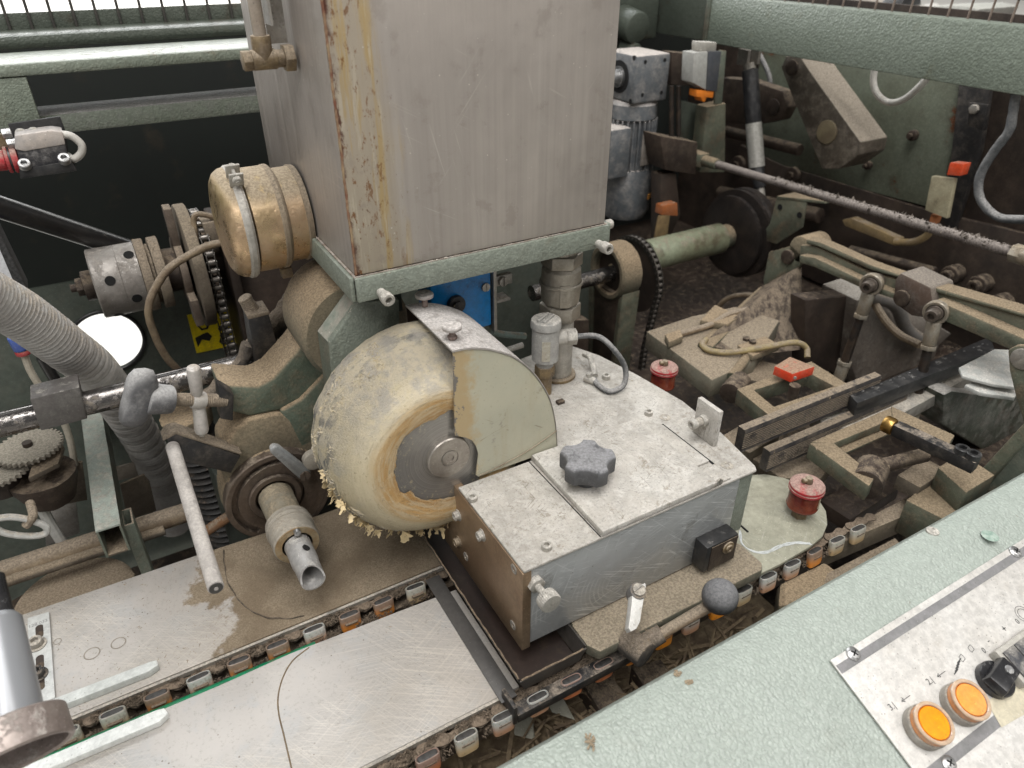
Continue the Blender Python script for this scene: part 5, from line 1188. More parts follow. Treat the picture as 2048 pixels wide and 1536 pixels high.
# ---------------------------------------------------------------- hose
hm = mk('grey_ribbed_hose', (.40, .39, .37, 1), (.31, .295, .28, 1), 12, rough=.5, dust=.5, dcol=(.40, .35, .29, 1), dlo=.3)
hp = catmull([P(-90, 560, y=.72), P(-7, 602, y=.75), P(51, 636, y=.77), P(130, 694, y=.80), P(191, 742, y=.84), P(239, 807, y=.88), P(286, 880, y=.92), P(322, 960, y=.95), P(350, 1050, y=.97)], 60)
L = len(hp); b = B(); n = 28; vs = []; fs = []; x = None; acc = 0
import itertools
dense = hp
for i, p in enumerate(dense):
    t_ = (dense[min(i + 1, L - 1)] - dense[max(i - 1, 0)]).normalized()
    if x is None: x = t_.orthogonal().normalized()
    else: acc += (p - dense[i - 1]).length
    x = (x - t_ * x.dot(t_)).normalized(); y = t_.cross(x); rr = .0228 + .0013 * math.sin(2 * math.pi * acc / .0052)
    for k in range(n):
        a = 2 * math.pi * k / n; vs.append(p + (x * math.cos(a) + y * math.sin(a)) * rr)
for i in range(L - 1):
    for k in range(n): fs.append((i * n + k, i * n + (k + 1) % n, (i + 1) * n + (k + 1) % n, (i + 1) * n + k))
fs += [tuple(range(n))[::-1], tuple((L - 1) * n + k for k in range(n))]
b.add(vs, fs); o = b.out('suction_hose', hm, ang=80); tag(o, 'thick ribbed grey suction hose curving down at the left', 'hose')
# ---------------------------------------------------------------- polished bar + clamp block + T handle
pb0 = P(0, 852, y=.75); pb1 = P(505, 722, y=.75); zbar = (pb0.z + pb1.z) / 2
cb = thing('polished_cross_bar', 'polished dark round bar crossing in front of the hose', 'bar', (0, .75, zbar))
b = B(); b.cyl((-.42, .75, zbar), (pb1.x + .12, .75, zbar), .0125, n=40); b.out('round_bar', chrome_dk, cb)
q0 = P(62, 798, y=.735); q1 = P(166, 838, y=.735)
b = B(); b.prism([P(*q, y=.735) for q in ((60, 799), (159, 774), (175, 838), (82, 862))], (0, .03, 0), .0012); b.out('clamp_block', mk('grey_clamp_block', (.11, .10, .095, 1), (.085, .08, .075, 1), 30, rough=.5, metal=.2, dust=.35, dcol=(.42, .40, .36, 1)), cb)
th = thing('tee_handle', 'dusty grey plastic knob on a threaded spindle with a cross tommy bar', 'handle', tuple(P(396, 800, y=.66)))
lg = mk('light_grey_dusty_plastic', (.10, .10, .105, 1), (.08, .08, .085, 1), 30, rough=.35, dust=.95, dlo=.0, dct=.8, fleck=.2, dcol=(.36, .355, .35, 1), bump=(500, .3, .0005))
a0 = P(268, 795, y=.645); a1 = P(452, 801, y=.66); ad = (a1 - a0).normalized()
M = frame(P(277, 796, y=.646), ad, hint=(.25, 0, 1)); b = B(); n = 36; rows = []
for t_, s1, s2 in ((-.0125, .3, .3), (-.0115, .75, .8), (-.008, .95, .95), (0, 1, 1), (.007, .9, .95), (.011, .62, .75), (.0135, .42, .6)):
    row = []
    for k in range(n):
        a = 2 * math.pi * k / n; lx = .0128 * s1 * (1 - .12 * math.cos(2 * a)); ly = .0300 * s2
        pinch = 1 - .18 * math.exp(-(math.sin(a) / .35) ** 2)
        row.append(M @ V((lx * math.cos(a) * pinch, ly * math.sin(a), t_)))
    rows.append(row)
b.add([q for rw_ in rows for q in rw_], [(i * n + k, i * n + (k + 1) % n, (i + 1) * n + (k + 1) % n, (i + 1) * n + k) for i in range(len(rows) - 1) for k in range(n)] + [tuple(range(n))[::-1], tuple((len(rows) - 1) * n + k for k in range(n))])
b.out('wing_knob', lg, th, ang=70)
b = B(); k0 = P(292, 797, y=.648); b.cyl(k0, P(344, 799, y=.652), .0150, .0135, 32, .002); b.out('knob_neck', lg, th)
b = B(); s0 = P(343, 799, y=.652); Lh = (a1 - s0).length; b.rev([(Lh * i / 60, .0060 + (.0007 if i % 2 else 0)) for i in range(61)], s0, a1 - s0, 20); b.out('threaded_spindle', dst, th)
b = B(); c = P(396, 800, y=.657); b.rev([(-.009, .004), (-.006, .0082), (0, .0096), (.006, .0082), (.009, .004)], c, ad, 28); c0 = P(386, 734, y=.648); c1 = P(404, 866, y=.655)
b.rev([(0, .004), (.001, .0056), (.004, .0064), (.03, .0058), (.034, .005)], c0, c - c0, 24); b.rev([(0, .003), (.001, .0058), (.004, .0068), (.03, .0060), (.034, .005)], c1, c - c1, 24); b.out('tommy_bar', white_e if False else mk('pale_enamel_dusty', (.50, .47, .44, 1), (.42, .40, .37, 1), 40, rough=.3, dust=.45, dlo=.4, dcol=(.38, .33, .27, 1), speck=.4), th)
b = B(); b.cyl(c1 + (c1 - c).normalized() * -.001, c1 + (c1 - c).normalized() * .003, .0030, n=16, bev=.0005); b.out('end_stud', zinc, th)
# ---------------------------------------------------------------- dusty casting arm with flange and spindle
ca = thing('spindle_casting', 'green cast arm buried in sawdust carrying the spindle flange', 'casting', (.07, .70, -.05))
def cast(pts, y, dy, name, bev=.004, m=castd, seg=3):
    b = B(); b.prism([P(*q, y=y) for q in pts], (0, dy, 0), bev, seg); return b.out(name, m, ca)
armm = mk('dusty_green_arm', (.13, .165, .125, 1), (.10, .125, .09, 1), 14, rough=.6, dust=1.0, dlo=.0, dcol=(.30, .23, .15, 1), hammer=.25, grime=.3, gcol=(.12, .09, .06, 1), bump=(140, .35, .001))
cast(((438, 768), (516, 772), (545, 756), (590, 706), (640, 640), (688, 592), (712, 640), (700, 720), (640, 760), (600, 800), (560, 822), (500, 834), (452, 822)), .672, .05, 'upper_arm', m=armm)
cast(((560, 822), (600, 800), (650, 748), (690, 700), (720, 740), (690, 800), (650, 840), (634, 884), (600, 900)), .668, .045, 'lower_arm', m=armm)
fc_ = P(556, 985, y=.664)
b = B(); b.rev([(0, .057), (.02, .058), (.06, .056), (.085, .048), (.10, .036), (.11, .02)], (fc_.x, .6645, fc_.z), (0, 1, 0), 48); b.out('bearing_body', castd, ca, jit=.0015)
cast(((446, 900), (470, 860), (500, 838), (560, 826), (620, 850), (650, 900), (640, 940), (560, 900), (480, 960), (455, 1000)), .668, .05, 'shoulder')
b = B(); b.bb((fc_.x - .06, .70, -.30), (fc_.x + .08, .76, -.06), .01); b.out('pedestal', green_dk, ca)
quad(((437, 772), (468, 790), (466, 842), (441, 838)), .655, .018, 'bracket_end', black, ca, .001)
fg = thing('spindle_flange', 'brown round flange with a curved slot and a grey locking lever', 'flange', tuple(fc_))
flm = mk('brown_oiled_flange', (.15, .115, .09, 1), (.09, .07, .058, 1), 22, rough=.42, metal=.5, dust=.35, dlo=.3, dcol=(.3, .25, .19, 1), grime=.25)
b = B(); b.rev([(.006, .0575), (-.006, .0575), (-.0072, .0562), (-.0072, .0512), (-.001, .0508), (-.001, .0442), (-.0072, .0438), (-.0072, .0275), (-.003, .027), (-.003, .002)], (fc_.x, .663, fc_.z), (0, 1, 0), 72, closed=False); b.out('flange_ring', flm, fg)
A_ = [math.radians(-128 + k * 7.5) for k in range(27)]
b = B(); b.prism([V((fc_.x + .0510 * math.cos(a), .6625, fc_.z + .0510 * math.sin(a))) for a in A_] + [V((fc_.x + .0441 * math.cos(a), .6625, fc_.z + .0441 * math.sin(a))) for a in A_[::-1]], (0, -.0065, 0)); b.out('slot_filler', flm, fg)
sx, sz = P(548, 985, y=.66).x, P(548, 985, y=.66).z
b = B(); b.ring((sx, .6545, sz), (sx, .650, sz), .0285, .0215, 48, .001); b.out('bearing_ring', flm, fg)
spm = mk('dusty_spindle', (.26, .235, .18, 1), (.19, .165, .12, 1), 18, rough=.6, dust=.6, dlo=-.2, dcol=(.30, .25, .175, 1))
slm = mk('pale_sleeve', (.40, .365, .31, 1), (.33, .30, .255, 1), 20, rough=.5, metal=.2, dust=.4, dlo=.2, dcol=(.42, .37, .3, 1))
b = B(); b.rev([(0, .0188), (.05, .0178), (.058, .018)], (sx, .652, sz), (0, -1, 0), 36); b.out('spindle', spm, fg)
b = B(); b.rev([(0, .019), (.001, .0235), (.006, .0240), (.0066, .0228), (.008, .0228), (.0086, .0245), (.013, .0245), (.0135, .023), (.0145, .023), (.0152, .0235), (.035, .0235), (.036, .0225), (.0362, .017)], (sx, .604, sz), (0, -1, 0), 44, closed=False); b.out('sleeve', slm, fg)
b = B(); b.ring((sx, .5685, sz), (sx, .5672, sz), .0222, .0155, 40); b.out('brass_ring', mk('stained_brass_ring', (.33, .22, .11, 1), (.4, .33, .22, 1), 60, rough=.5, metal=.4), fg)
b = B(); b.cyl((sx + .002, .568, sz + .0185), (sx + .002, .5625, sz + .0185), .0035, n=16, bev=.0006); b.out('locating_pin', steel, fg)
alm = mk('cast_grey_nozzle', (.42, .41, .40, 1), (.35, .34, .33, 1), 25, rough=.42, metal=.4, dust=.3, dcol=(.5, .48, .44, 1))
# nozzle with a slanted open end
b = B(); n = 40; vs = []; fs = []
for t_, ro in ((0, .0132), (.028, .0132), (.032, .0124), (.052, .0119)):
    for k in range(n):
        a = 2 * math.pi * k / n; sl2 = 0 if t_ < .05 else -.009 * max(0, math.sin(a)) + .002; vs.append((sx + ro * math.cos(a), .5675 - t_ - sl2, sz + ro * math.sin(a)))
for t_, ro in ((.052, .0102), (.030, .0098), (.018, .0090)):
    for k in range(n):
        a = 2 * math.pi * k / n; sl2 = 0 if t_ < .05 else -.009 * max(0, math.sin(a)) + .002; vs.append((sx + ro * math.cos(a), .5675 - t_ - sl2, sz + ro * math.sin(a)))
for i in range(6):
    for k in range(n): fs.append((i * n + k, i * n + (k + 1) % n, (i + 1) * n + (k + 1) % n, (i + 1) * n + k))
fs += [tuple(range(n))[::-1], tuple(6 * n + k for k in range(n))]
b.add(vs, fs); b.out('nozzle', alm, fg)
b = B(); d = V((-.30, -.25, .92)).normalized(); c = V((sx + .004, .5675 - .022, sz + .0126)); b.cyl(c, c + V((.001, 0, .0012)), .0038, n=20); b.out('nozzle_hole', hole_b, fg)
l0 = P(546, 891, y=.640); l1 = P(605, 941, y=.652); dd = (l1 - l0).normalized(); ww = dd.cross(V((0, -1, 0))).normalized()
b = B(); b.prism([l0 - ww * .0055 + dd * .001, l0 - dd * .005 - ww * .003, l0 - dd * .005 + ww * .003, l0 + ww * .0055 + dd * .001, l1 + ww * .0076, l1 + dd * .009 + ww * .004, l1 + dd * .009 - ww * .004, l1 - ww * .0076], (0, -.009, 0), .003, 3); b.out('locking_lever', mk('grey_enamel_lever', (.33, .34, .345, 1), (.29, .30, .30, 1), 30, rough=.35, dust=.45, dlo=.3, dcol=(.45, .42, .38, 1)), fg)
b = B(); b.slot(l1 + V((0, -.0095, 0)), (0, -1, 0), .0058, .0022, hint=(0, 0, 1)); b.out('slotted_screw', flm, fg)
b = B(); b.rev([(0, .011), (.008, .011), (.0085, .0095)], l1 + V((.012, -.001, .014)), (0, -1, 0), 28); b.out('round_boss', slm, fg)
# rod handle
rh = thing('rod_handle', 'long dusty pale rod pointing forward from a black arm', 'handle', tuple(P(345, 890, y=.66)))
rp = P(345, 893, y=.655); pr = P(432, 1176, y=.45); 
rodm = mk('pale_dusty_rod', (.42, .39, .37, 1), (.33, .305, .28, 1), 22, rough=.55, dust=.6, dlo=-.3, dcol=(.42, .39, .36, 1), bump=(300, .25, .0004), speck=.3, dct=.85, fleck=.3)
b = B(); b.cyl(rp, pr, .0064, .0062, 32, .0007); b.out('rod', rodm, rh)
rd = (pr - rp).normalized(); b = B(); b.cyl(pr + rd * .0001, pr + rd * .0007, .0052, n=32); b.out('end_face', mk('dark_rod_end', (.10, .095, .09, 1), None, rough=.35, metal=.6), rh)
b = B(); b.cyl(pr + rd * .0005, pr + rd * .0012, .0016, n=16); b.out('centre_bore', rodm, rh)
b = B(); b.prism([P(*q, y=.655) for q in ((334, 878), (352, 868), (482, 912), (462, 947), (352, 920))], (0, .018, 0), .0012); b.out('black_arm', black, rh)
b = B(); b.prism([P(*q, y=.6548) + V((0, 0, .0006)) for q in ((326, 884), (338, 868), (352, 864), (484, 908), (481, 912), (352, 871))], (0, .0185, 0), .001); b.out('dust_cap', dst, rh, jit=.0012)
# upright post with dusty screw
up2 = thing('upright_stop', 'black upright bar with a dusty threaded stud behind the polished bar', 'stop', tuple(P(530, 700, y=.72)))
b = B(); b.prism([P(*q, y=.72) for q in ((497, 634), (537, 626), (562, 716), (530, 760), (516, 758))], (0, .03, 0), .001); b.out('upright', black, up2)
b = B(); b.prism([P(*q, y=.7195) for q in ((494, 632), (540, 622), (541, 628), (497, 640))], (0, .031, 0), .001); b.out('dust_cap', dst, up2, jit=.0008)
s0 = P(513, 632, y=.735); s1 = P(489, 594, y=.735); Lh = (s1 - s0).length; b = B(); b.rev([(Lh * i / 24, .0065 + (.0009 if i % 2 else 0)) for i in range(25)], s0, s1 - s0, 18); b.out('threaded_stud', dst, up2, jit=.001)
b = B(); b.tube([P(505, 700, y=.76), P(560, 640, y=.78), P(600, 590, y=.80), P(650, 560, y=.82)], .013, 14, 8); o = b.out('furred_hose', dustyb, jit=.003); tag(o, 'dust furred dark hose between the upright stop and the tank', 'hose')
b = B(); b.tube([P(415, 790, y=.735), P(445, 765, y=.735), P(480, 730, y=.735), P(500, 690, y=.735)], .008, 12, 8); o = b.out('furred_hose', dustyb, jit=.003); tag(o, 'short clump covered dark hose touching the polished bar', 'hose')
# coil bellows
co = thing('black_bellows', 'black ribbed rubber bellows hanging left of the flange', 'bellows', tuple(P(430, 980, y=.78)))
k0, k1 = P(378, 850, y=.76), P(478, 1110, y=.76); Lh = (k1 - k0).length; b = B()
b.rev([(Lh * i / 90, .0215 + .0045 * math.sin(i * math.pi / 2 + .01) * (1 if i % 2 else 0)) for i in range(91)], k0, k1 - k0, 28); b.out('bellows', mk('black_rubber', (.018, .017, .016, 1), None, rough=.6, dust=.25, dcol=(.16, .12, .09, 1)), co)
b = B(); b.cyl(k0 - (k1 - k0).normalized() * .02, k0, .027, n=28, bev=.003); b.out('dust_lump', castd, co, jit=.004)
b = B(); b.cyl(P(410, 1064, y=.70), P(468, 1026, y=.69), .0062, n=16); b.hexn(P(470, 1028, y=.69), (.8, 0, .4), .008, .006); o = b.out('rusty_pin', mk('rusty_orange_pin', (.22, .11, .05, 1), (.16, .1, .06, 1), 70, rough=.9, dust=.5, bump=(400, .5, .001))); tag(o, 'short rusty orange pin left of the brown flange', 'pin')
# ---------------------------------------------------------------- lower left machinery
def toothed(q, z, r, nt, label):
    p = P(*q, z=z); t = thing('toothed_disc', label, 'sprocket', tuple(p), 'dusty toothed discs')
    pts = []
    for k in range(nt * 4):
        a = 2 * math.pi * (k + .5) / (nt * 4); rr = r if k % 4 == 1 or k % 4 == 2 else r * .91; pts.append(p + V((rr * math.cos(a), rr * math.sin(a), -.003)))
    b = B(); b.prism(pts, (0, 0, .004)); b.out('toothed_plate', mk('dust_covered_disc_%d' % nt, (.26, .235, .195, 1), (.20, .18, .15, 1), 30, rough=.95, dust=.9, dcol=(.34, .31, .255, 1), bump=(300, .5, .001)), t)
    b = B(); b.cyl(p + V((0, 0, -.03)), p + V((0, 0, -.0032)), r * .5, n=28); b.cyl(p + V((0, 0, .0012)), p + V((0, 0, .006)), .005, n=14); b.out('hub', browndk, t)
toothed((57, 893), -.035, .0345, 36, 'larger dusty toothed disc at the left edge under the polished bar')
toothed((-8, 938), -.045, .034, 34, 'toothed disc cut by the left photo edge with a nut on top')
lc = thing('sprocket_cup', 'dark cast cup and dusty plate below the toothed discs', 'casting', tuple(P(85, 980, y=.8)))
b = B(); c = P(84, 948, z=-.065); b.rev([(-.045, .008), (-.035, .024), (-.01, .033), (0, .034)], c, (0, 0, 1), 32); b.out('cup', brown, lc, jit=.001)
b = B(); b.prism([P(*q, z=-.050) for q in ((70, 925), (115, 885), (131, 900), (120, 935), (60, 965))], (0, 0, .006), .001); b.out('plate', soil, lc)
b = B(); c = P(78, 1000, y=.80); b.tube([c, c + V((0, 0, -.03)), c + V((.008, 0, -.12))], .006, 10, 5); b.out('pipe', cable_g, lc)
tb_ = thing('square_tube_arm', 'pale green open ended square tube lying toward the viewer', 'tube', tuple(P(200, 950, y=.8)))
e = [P(*q, y=.70) for q in ((190, 1062), (241, 1048), (264, 1099), (213, 1117))]
x0_, x1_ = e[0].x, e[1].x; zt_, zb2_ = (e[0].z + e[1].z) / 2, (e[2].z + e[3].z) / 2
lgm = mk('light_green_tube', (.33, .37, .33, 1), (.27, .31, .27, 1), 12, rough=.45, dust=.4, dcol=(.42, .39, .34, 1), speck=.5, hammer=.2)
w_ = .0022
b = B(); yy1 = P(170, 830, z=zt_).y + .05
b.bb((x0_, .70, zt_ - w_), (x1_, yy1, zt_)); b.out('top_wall', lgm, tb_)
for nm, lo, hi in (('side_wall', (x0_, .7004, zb2_), (x0_ + w_, yy1, zt_ - w_ - .0001)), ('side_wall', (x1_ - w_, .7004, zb2_), (x1_, yy1, zt_ - w_ - .0001)), ('bottom_wall', (x0_ + w_ + .0001, .7008, zb2_), (x1_ - w_ - .0001, yy1, zb2_ + w_))):
    b = B(); b.bb(lo, hi); b.out(nm, soil if nm == 'bottom_wall' else green_d, tb_)
t2 = thing('upright_tube', 'dark green square tube post behind the open ended tube', 'tube', tuple(P(270, 1100, y=.74)))
xa = P(252, 1070, y=.725).x; xb = P(277, 1070, y=.725).x; zz = P(262, 1048, y=.725).z
for lo, hi in (((xa, .725, -.45), (xb, .727, zz)), ((xa, .7272, -.45), (xa + .002, .755, zz)), ((xb - .002, .7272, -.45), (xb, .755, zz)), ((xa + .0021, .753, -.45), (xb - .0021, .755, zz))):
    b = B(); b.bb(lo, hi, .0003); b.out('tube_wall', green_d, t2)
b = B(); yy_ = .79; zz = P(200, 1080, y=yy_).z; b.cyl((-.5, yy_, zz), (P(420, 1010, y=yy_).x, yy_, zz), .0125, n=24); o = b.out('dusty_pipe', cable_br, jit=.0008); tag(o, 'thick dust coated pipe running level across the lower left', 'pipe')
b = B(); zz = P(100, 1135, y=.76).z; b.cyl((-.5, .76, zz), (P(330, 1062, y=.76).x, .76, zz), .006, n=16); o = b.out('dusty_rod', soil, jit=.0006); tag(o, 'thin dusty rod just below the thick coated pipe', 'rod')
rdk = thing('round_dusty_base', 'round dusty disc below the rear slide plate edge at lower left', 'base', tuple(P(140, 1180, z=-.19)))
b = B(); c = P(150, 1195, z=-.185); b.cyl(c, c + V((0, 0, -.01)), .062, n=64, bev=.002); b.out('disc', soil, rdk)
b = B(); b.cyl(c + V((0, 0, -.09)), c + V((0, 0, -.0102)), .045, n=40); b.rev([(k * .006, .052 if k % 2 else .046) for k in range(14)], c + V((-.045, .01, -.1)), (0, 0, 1), 24); b.out('coil_column', browndk, rdk)
for nm, q, y, m, lb, ct_ in (('support_sheet', ((88, 1022), (152, 1003), (160, 1066), (92, 1092)), .93, steel_d, 'pale grey upright plate left of the square tube', 'plate'),
                        ('brown_cover', ((120, 930), (165, 924), (175, 1000), (88, 1018), (95, 970)), .90, soil, 'dust brown cover behind the toothed discs', 'cover'),
                        ('brown_flap', ((240, 970), (288, 950), (300, 965), (313, 1022), (256, 1040)), .88, soil, 'dust brown flap plate right of the square tube', 'plate'),
                        ('bright_gap_plate', ((232, 936), (268, 926), (277, 952), (236, 962)), .90, mk('bright_gap_beige', (.35, .31, .26, 1), None, rough=.6, dust=.5), 'small beige plate standing in for a bright gap between tube and hose', 'bracket')):  # last one: beige plate painted in place of a bright gap
    b = B(); b.prism([P(*a, y=y) for a in q], (0, .004, 0), .0006); o = b.out(nm, m); tag(o, lb, ct_)
b = B(); b.tube([P(-20, 1040, y=.7), P(20, 1034, y=.7), P(60, 1040, y=.7), P(92, 1054, y=.7), P(88, 1068, y=.7), P(55, 1072, y=.7), P(10, 1066, y=.7), P(-20, 1050, y=.7)], .0034, 10, 8); o = b.out('looped_cable', cable_g); tag(o, 'pale grey cable loop at the left edge below the toothed discs', 'cable')
b = B(); b.tube([P(60, 1006, y=.72), P(66, 1030, y=.70), P(58, 1045, y=.70), P(50, 1052, y=.7)], .0042, 10, 6); o = b.out('cable_tie_tail', dst); tag(o, 'dusty tie tail hanging on the pale cable loop', 'cable tie')
pl_ = thing('plug_connector', 'small blue and red plug with a pale cable under the hose', 'connector', tuple(P(38, 690, y=.9)))
bl_ = mk('blue_plug', (.05, .10, .35, 1), None, rough=.4, dust=.3)
b = B(); b.cyl(P(30, 672, y=.9), P(44, 698, y=.9), .0085, n=20, bev=.001); b.out('blue_ring', bl_, pl_)
b = B(); b.cyl(P(44, 699, y=.9), P(48, 708, y=.9), .008, n=20, bev=.001); b.out('red_ring', redp, pl_)
b = B(); b.tube([P(48, 708, y=.9), P(60, 740, y=.9), P(78, 770, y=.9), P(98, 800, y=.9), P(125, 840, y=.9), P(140, 880, y=.9), P(150, 930, y=.9)], .004, 10, 6); b.out('cable', mk('beige_cable', (.42, .38, .31, 1), None, rough=.5, dust=.3), pl_)
b = B(); b.tube([P(84, 714, y=.95), P(105, 750, y=.95), P(135, 800, y=.95)], .0068, 12, 6); o = b.out('black_tube', glossb); tag(o, 'thin glossy black tube seen under the hose', 'tube')
nl = thing('label_post', 'black gritty post with a white paper label at the left edge', 'post', tuple(P(20, 520, y=.8)))
b = B(); b.prism([P(*q, y=.80) for q in ((-40, 430), (-6, 455), (55, 580), (60, 640), (-40, 640))], (0, .03, 0), .001); b.out('post', mk('gritty_black', (.02, .02, .02, 1), (.05, .05, .05, 1), 400, rough=.7, bump=(300, .6, .001)), nl)
b = B(); b.prism([P(*q, y=.7995) for q in ((-30, 470), (-2, 495), (28, 565), (-30, 545))], (0, -.0004, 0)); b.out('paper_label', mk('white_label', (.55, .56, .58, 1), None, rough=.5, speck=.3), nl)
# ---------------------------------------------------------------- glass oiler at the very front left
def near(px, py, d):
    r = CROT @ V((px - 1024, -(py - 768), -FPX)); return V((0, 0, CAMZ)) + r * (d / FPX)
gl_ = thing('glass_cup', 'blurred clear glass cup in a worn metal ring at the bottom left corner', 'cup', tuple(near(0, 1500, .5)))
g0 = near(-8, 1235, .50); g1 = near(28, 1460, .47); gx_ = (g1 - g0).normalized(); L = (g1 - g0).length
glm = bpy.data.materials.new('clouded_glass'); glm.use_nodes = True; bs = glm.node_tree.nodes['Principled BSDF']
bs.inputs['Base Color'].default_value = (.36, .37, .39, 1); bs.inputs['Roughness'].default_value = .3; bs.inputs['Transmission Weight'].default_value = .3; bs.inputs['IOR'].default_value = 1.33; bs.inputs['Metallic'].default_value = .25
b = B(); b.rev([(0, .0120), (.004, .0150), (L * .4, .0165), (L * .8, .0180), (L, .0178), (L + .004, .015)], g0, gx_, 40); b.out('glass_body', glm, gl_)
b = B(); b.rev([(-.03, .009), (-.004, .0105), (.002, .0118)], g0, gx_, 32); b.rev([(-.0305, .006), (-.0295, .0085)], g0, gx_, 32); b.out('black_neck', gl, gl_)
r0 = near(12, 1455, .47); r1 = near(38, 1545, .46); rx = (r1 - r0).normalized()
b = B(); b.ring(r0, r0 + rx * .022, .0345, .0305, 56, .0012); b.out('metal_ring', mk('worn_brown_ring', (.34, .29, .265, 1), (.26, .21, .19, 1), 40, rough=.4, metal=.5, dust=.3, dcol=(.5, .46, .42, 1)), gl_)
b = B(); b.cyl(r0 + rx * .004, r0 + rx * .006, .030, n=40); b.out('ring_floor', steel, gl_)
# ================================================================ RIGHT SIDE
def qx(pts, x, dx, name, mat, par, bev=.0006, jit=0.):
    b = B(); b.prism([P(*q, x=x) for q in pts], (dx, 0, 0), bev); return b.out(name, mat, par, jit=jit)
def qz(pts, z, dz, name, mat, par, bev=.0006, jit=0.):
    b = B(); b.prism([P(*q, z=z) for q in pts], (0, 0, dz), bev); return b.out(name, mat, par, jit=jit)
dirtg = mk('dusty_green_casting', (.125, .138, .10, 1), (.07, .074, .053, 1), 14, rough=.55, hammer=.25, dust=1.0, dlo=.0, grime=.45, gcol=(.06, .045, .03, 1), dcol=(.24, .185, .12, 1), bump=(160, .3, .0009))
dirtg2 = mk('worn_pale_green_shaft', (.26, .29, .20, 1), (.17, .175, .11, 1), 12, rough=.35, grime=.4, gcol=(.07, .05, .03, 1), dust=.35)
rodd = mk('oily_black_rod', (.03, .026, .024, 1), (.05, .035, .025, 1), 60, rough=.35, metal=.5, dust=.3, dcol=(.2, .15, .11, 1))
rodend = mk('rod_end_steel', (.34, .31, .26, 1), (.24, .2, .15, 1), 60, rough=.4, metal=.6, dust=.45, dcol=(.35, .29, .21, 1))
# big side beam
sbm = thing('hood_side_beam', 'wide green hammered hood beam running forward at upper right', 'beam', (1.1, .8, .3))
xb_ = 1.10
zb0 = (P(2048, 190, x=xb_).z + P(1300, 68, x=xb_).z) / 2; zt0 = P(2048, 52, x=xb_).z
b = B(); b.bb((xb_, .20, zb0), (xb_ + .03, P(1412, 88, x=xb_).y, zt0), .0025); b.out('side_face', mk('green_beam_paint', (.20, .232, .19, 1), (.175, .205, .165, 1), 8, rough=.45, hammer=.6, hs=300, grime=.1, gcol=(.12, .11, .06, 1)), sbm)
yj = P(1412, 88, x=xb_).y
b = B(); b.bb((xb_ - .002, yj + .0005, zb0 + .001), (xb_ + .03, yj + .012, zt0 + .05), .002); b.out('joint_rib', green_d, sbm)
b = B(); b.bb((xb_ + .002, yj + .0125, zb0 + .002), (xb_ + .03, 1.45, zt0 + .05), .002); b.out('rear_face', gdk, sbm)
b = B(); c = P(1240, 40, y=1.3); b.cyl(c, c + V((0, -.06, -.01)), .03, n=28, bev=.006); b.cyl(c + V((.0, -.02, -.05)), c + V((0, -.06, -.055)), .018, n=24, bev=.004); b.bb(c + V((-.2, .0, -.04)), c + V((.1, .02, .08)), .006); o = b.out('hinge_casting', gdk); tag(o, 'dark green rounded hinge casting right of the tank top', 'hinge')
mg2 = thing('wire_mesh_guard', 'rusty dusty wire mesh rising above the green beam at upper right', 'mesh guard', (1.12, .6, .36), 'wire mesh guards')
rw_ = mk('dusty_rusty_wire', (.12, .085, .07, 1), (.2, .16, .13, 1), 200, rough=.8, dust=.6)
for k in range(26):
    y_ = .30 + k * .030
    b = B(); b.cyl((xb_ + .015, y_, zt0 + .0005), (xb_ + .03, y_, zt0 + .22), .0016, n=8); b.out('wire', rw_, mg2)
for k in range(1, 6):
    b = B(); b.cyl((xb_ + .0135 + .002 * k, .25, zt0 + .030 * k), (xb_ + .0135 + .002 * k, 1.1, zt0 + .030 * k), .0021, n=8); b.out('cross_wire', rw_, mg2)
# walls behind
wl = thing('right_inner_wall', 'worn green and rusty brown inner side wall under the hood beam', 'wall', (1.36, .8, -.1))
b = B(); b.bb((1.36, .2, -.34), (1.37, 1.55, .33)); b.out('wall_sheet', browndk, wl)
qx(((1530, 60), (1925, 110), (1940, 175), (1895, 330), (1880, 420), (1700, 372), (1560, 330), (1490, 300)), 1.345, .01, 'green_panel', green_w, wl)
qx(((1925, 110), (1990, 110), (1960, 300), (1905, 470), (1880, 430), (1900, 330)), 1.33, .012, 'black_upright', black, wl)
qx(((1480, 290), (1560, 330), (1870, 425), (2060, 470), (2060, 640), (1800, 640), (1450, 480)), 1.34, .012, 'brown_plate', browndk, wl)
b = B(); b.bb((.75, 1.50, -.34), (1.36, 1.51, .4)); o = b.out('rear_wall_sheet', dkw); tag(o, 'very dark green sheet closing the machine behind the gear motor', 'wall')
# gear motor
mo = thing('gear_motor', 'grey vertical gear motor behind the tank with cube gearbox on top', 'motor', tuple(P(1265, 450, y=1.1)))
ymo = 1.08
a = P(1275, 112, y=ymo); c = P(1275, 208, y=ymo); e = P(1344, 100, y=ymo)
b = B(); b.bb((a.x, ymo, c.z), (e.x, ymo + .095, a.z), .005); b.out('gearbox', greyp, mo)
cx_ = (a.x + e.x) / 2 - .002; cy_ = ymo + .047; R = .045
p = V((a.x, cy_, (a.z + c.z) / 2))
b = B(); b.cyl(p - V((.001, 0, 0)), p + V((.002, 0, 0)), .028, n=36); b.out('bore', hole_b, mo)
b = B(); b.cyl(p - V((.09, 0, 0)), p, .0125, n=28); b.cyl(p - V((.006, 0, 0)), p - V((.001, 0, 0)), .018, n=28); b.out('output_shaft', steel, mo)
for ty, tz in ((-.038, .036), (.038, .036), (-.038, -.036), (.038, -.036)):
    b = B(); q = p + V((-.0004, ty, tz)); b.cyl(q, q + V((.002, 0, 0)), .0042, n=14); b.out('bolt_hole', hole_b, mo)
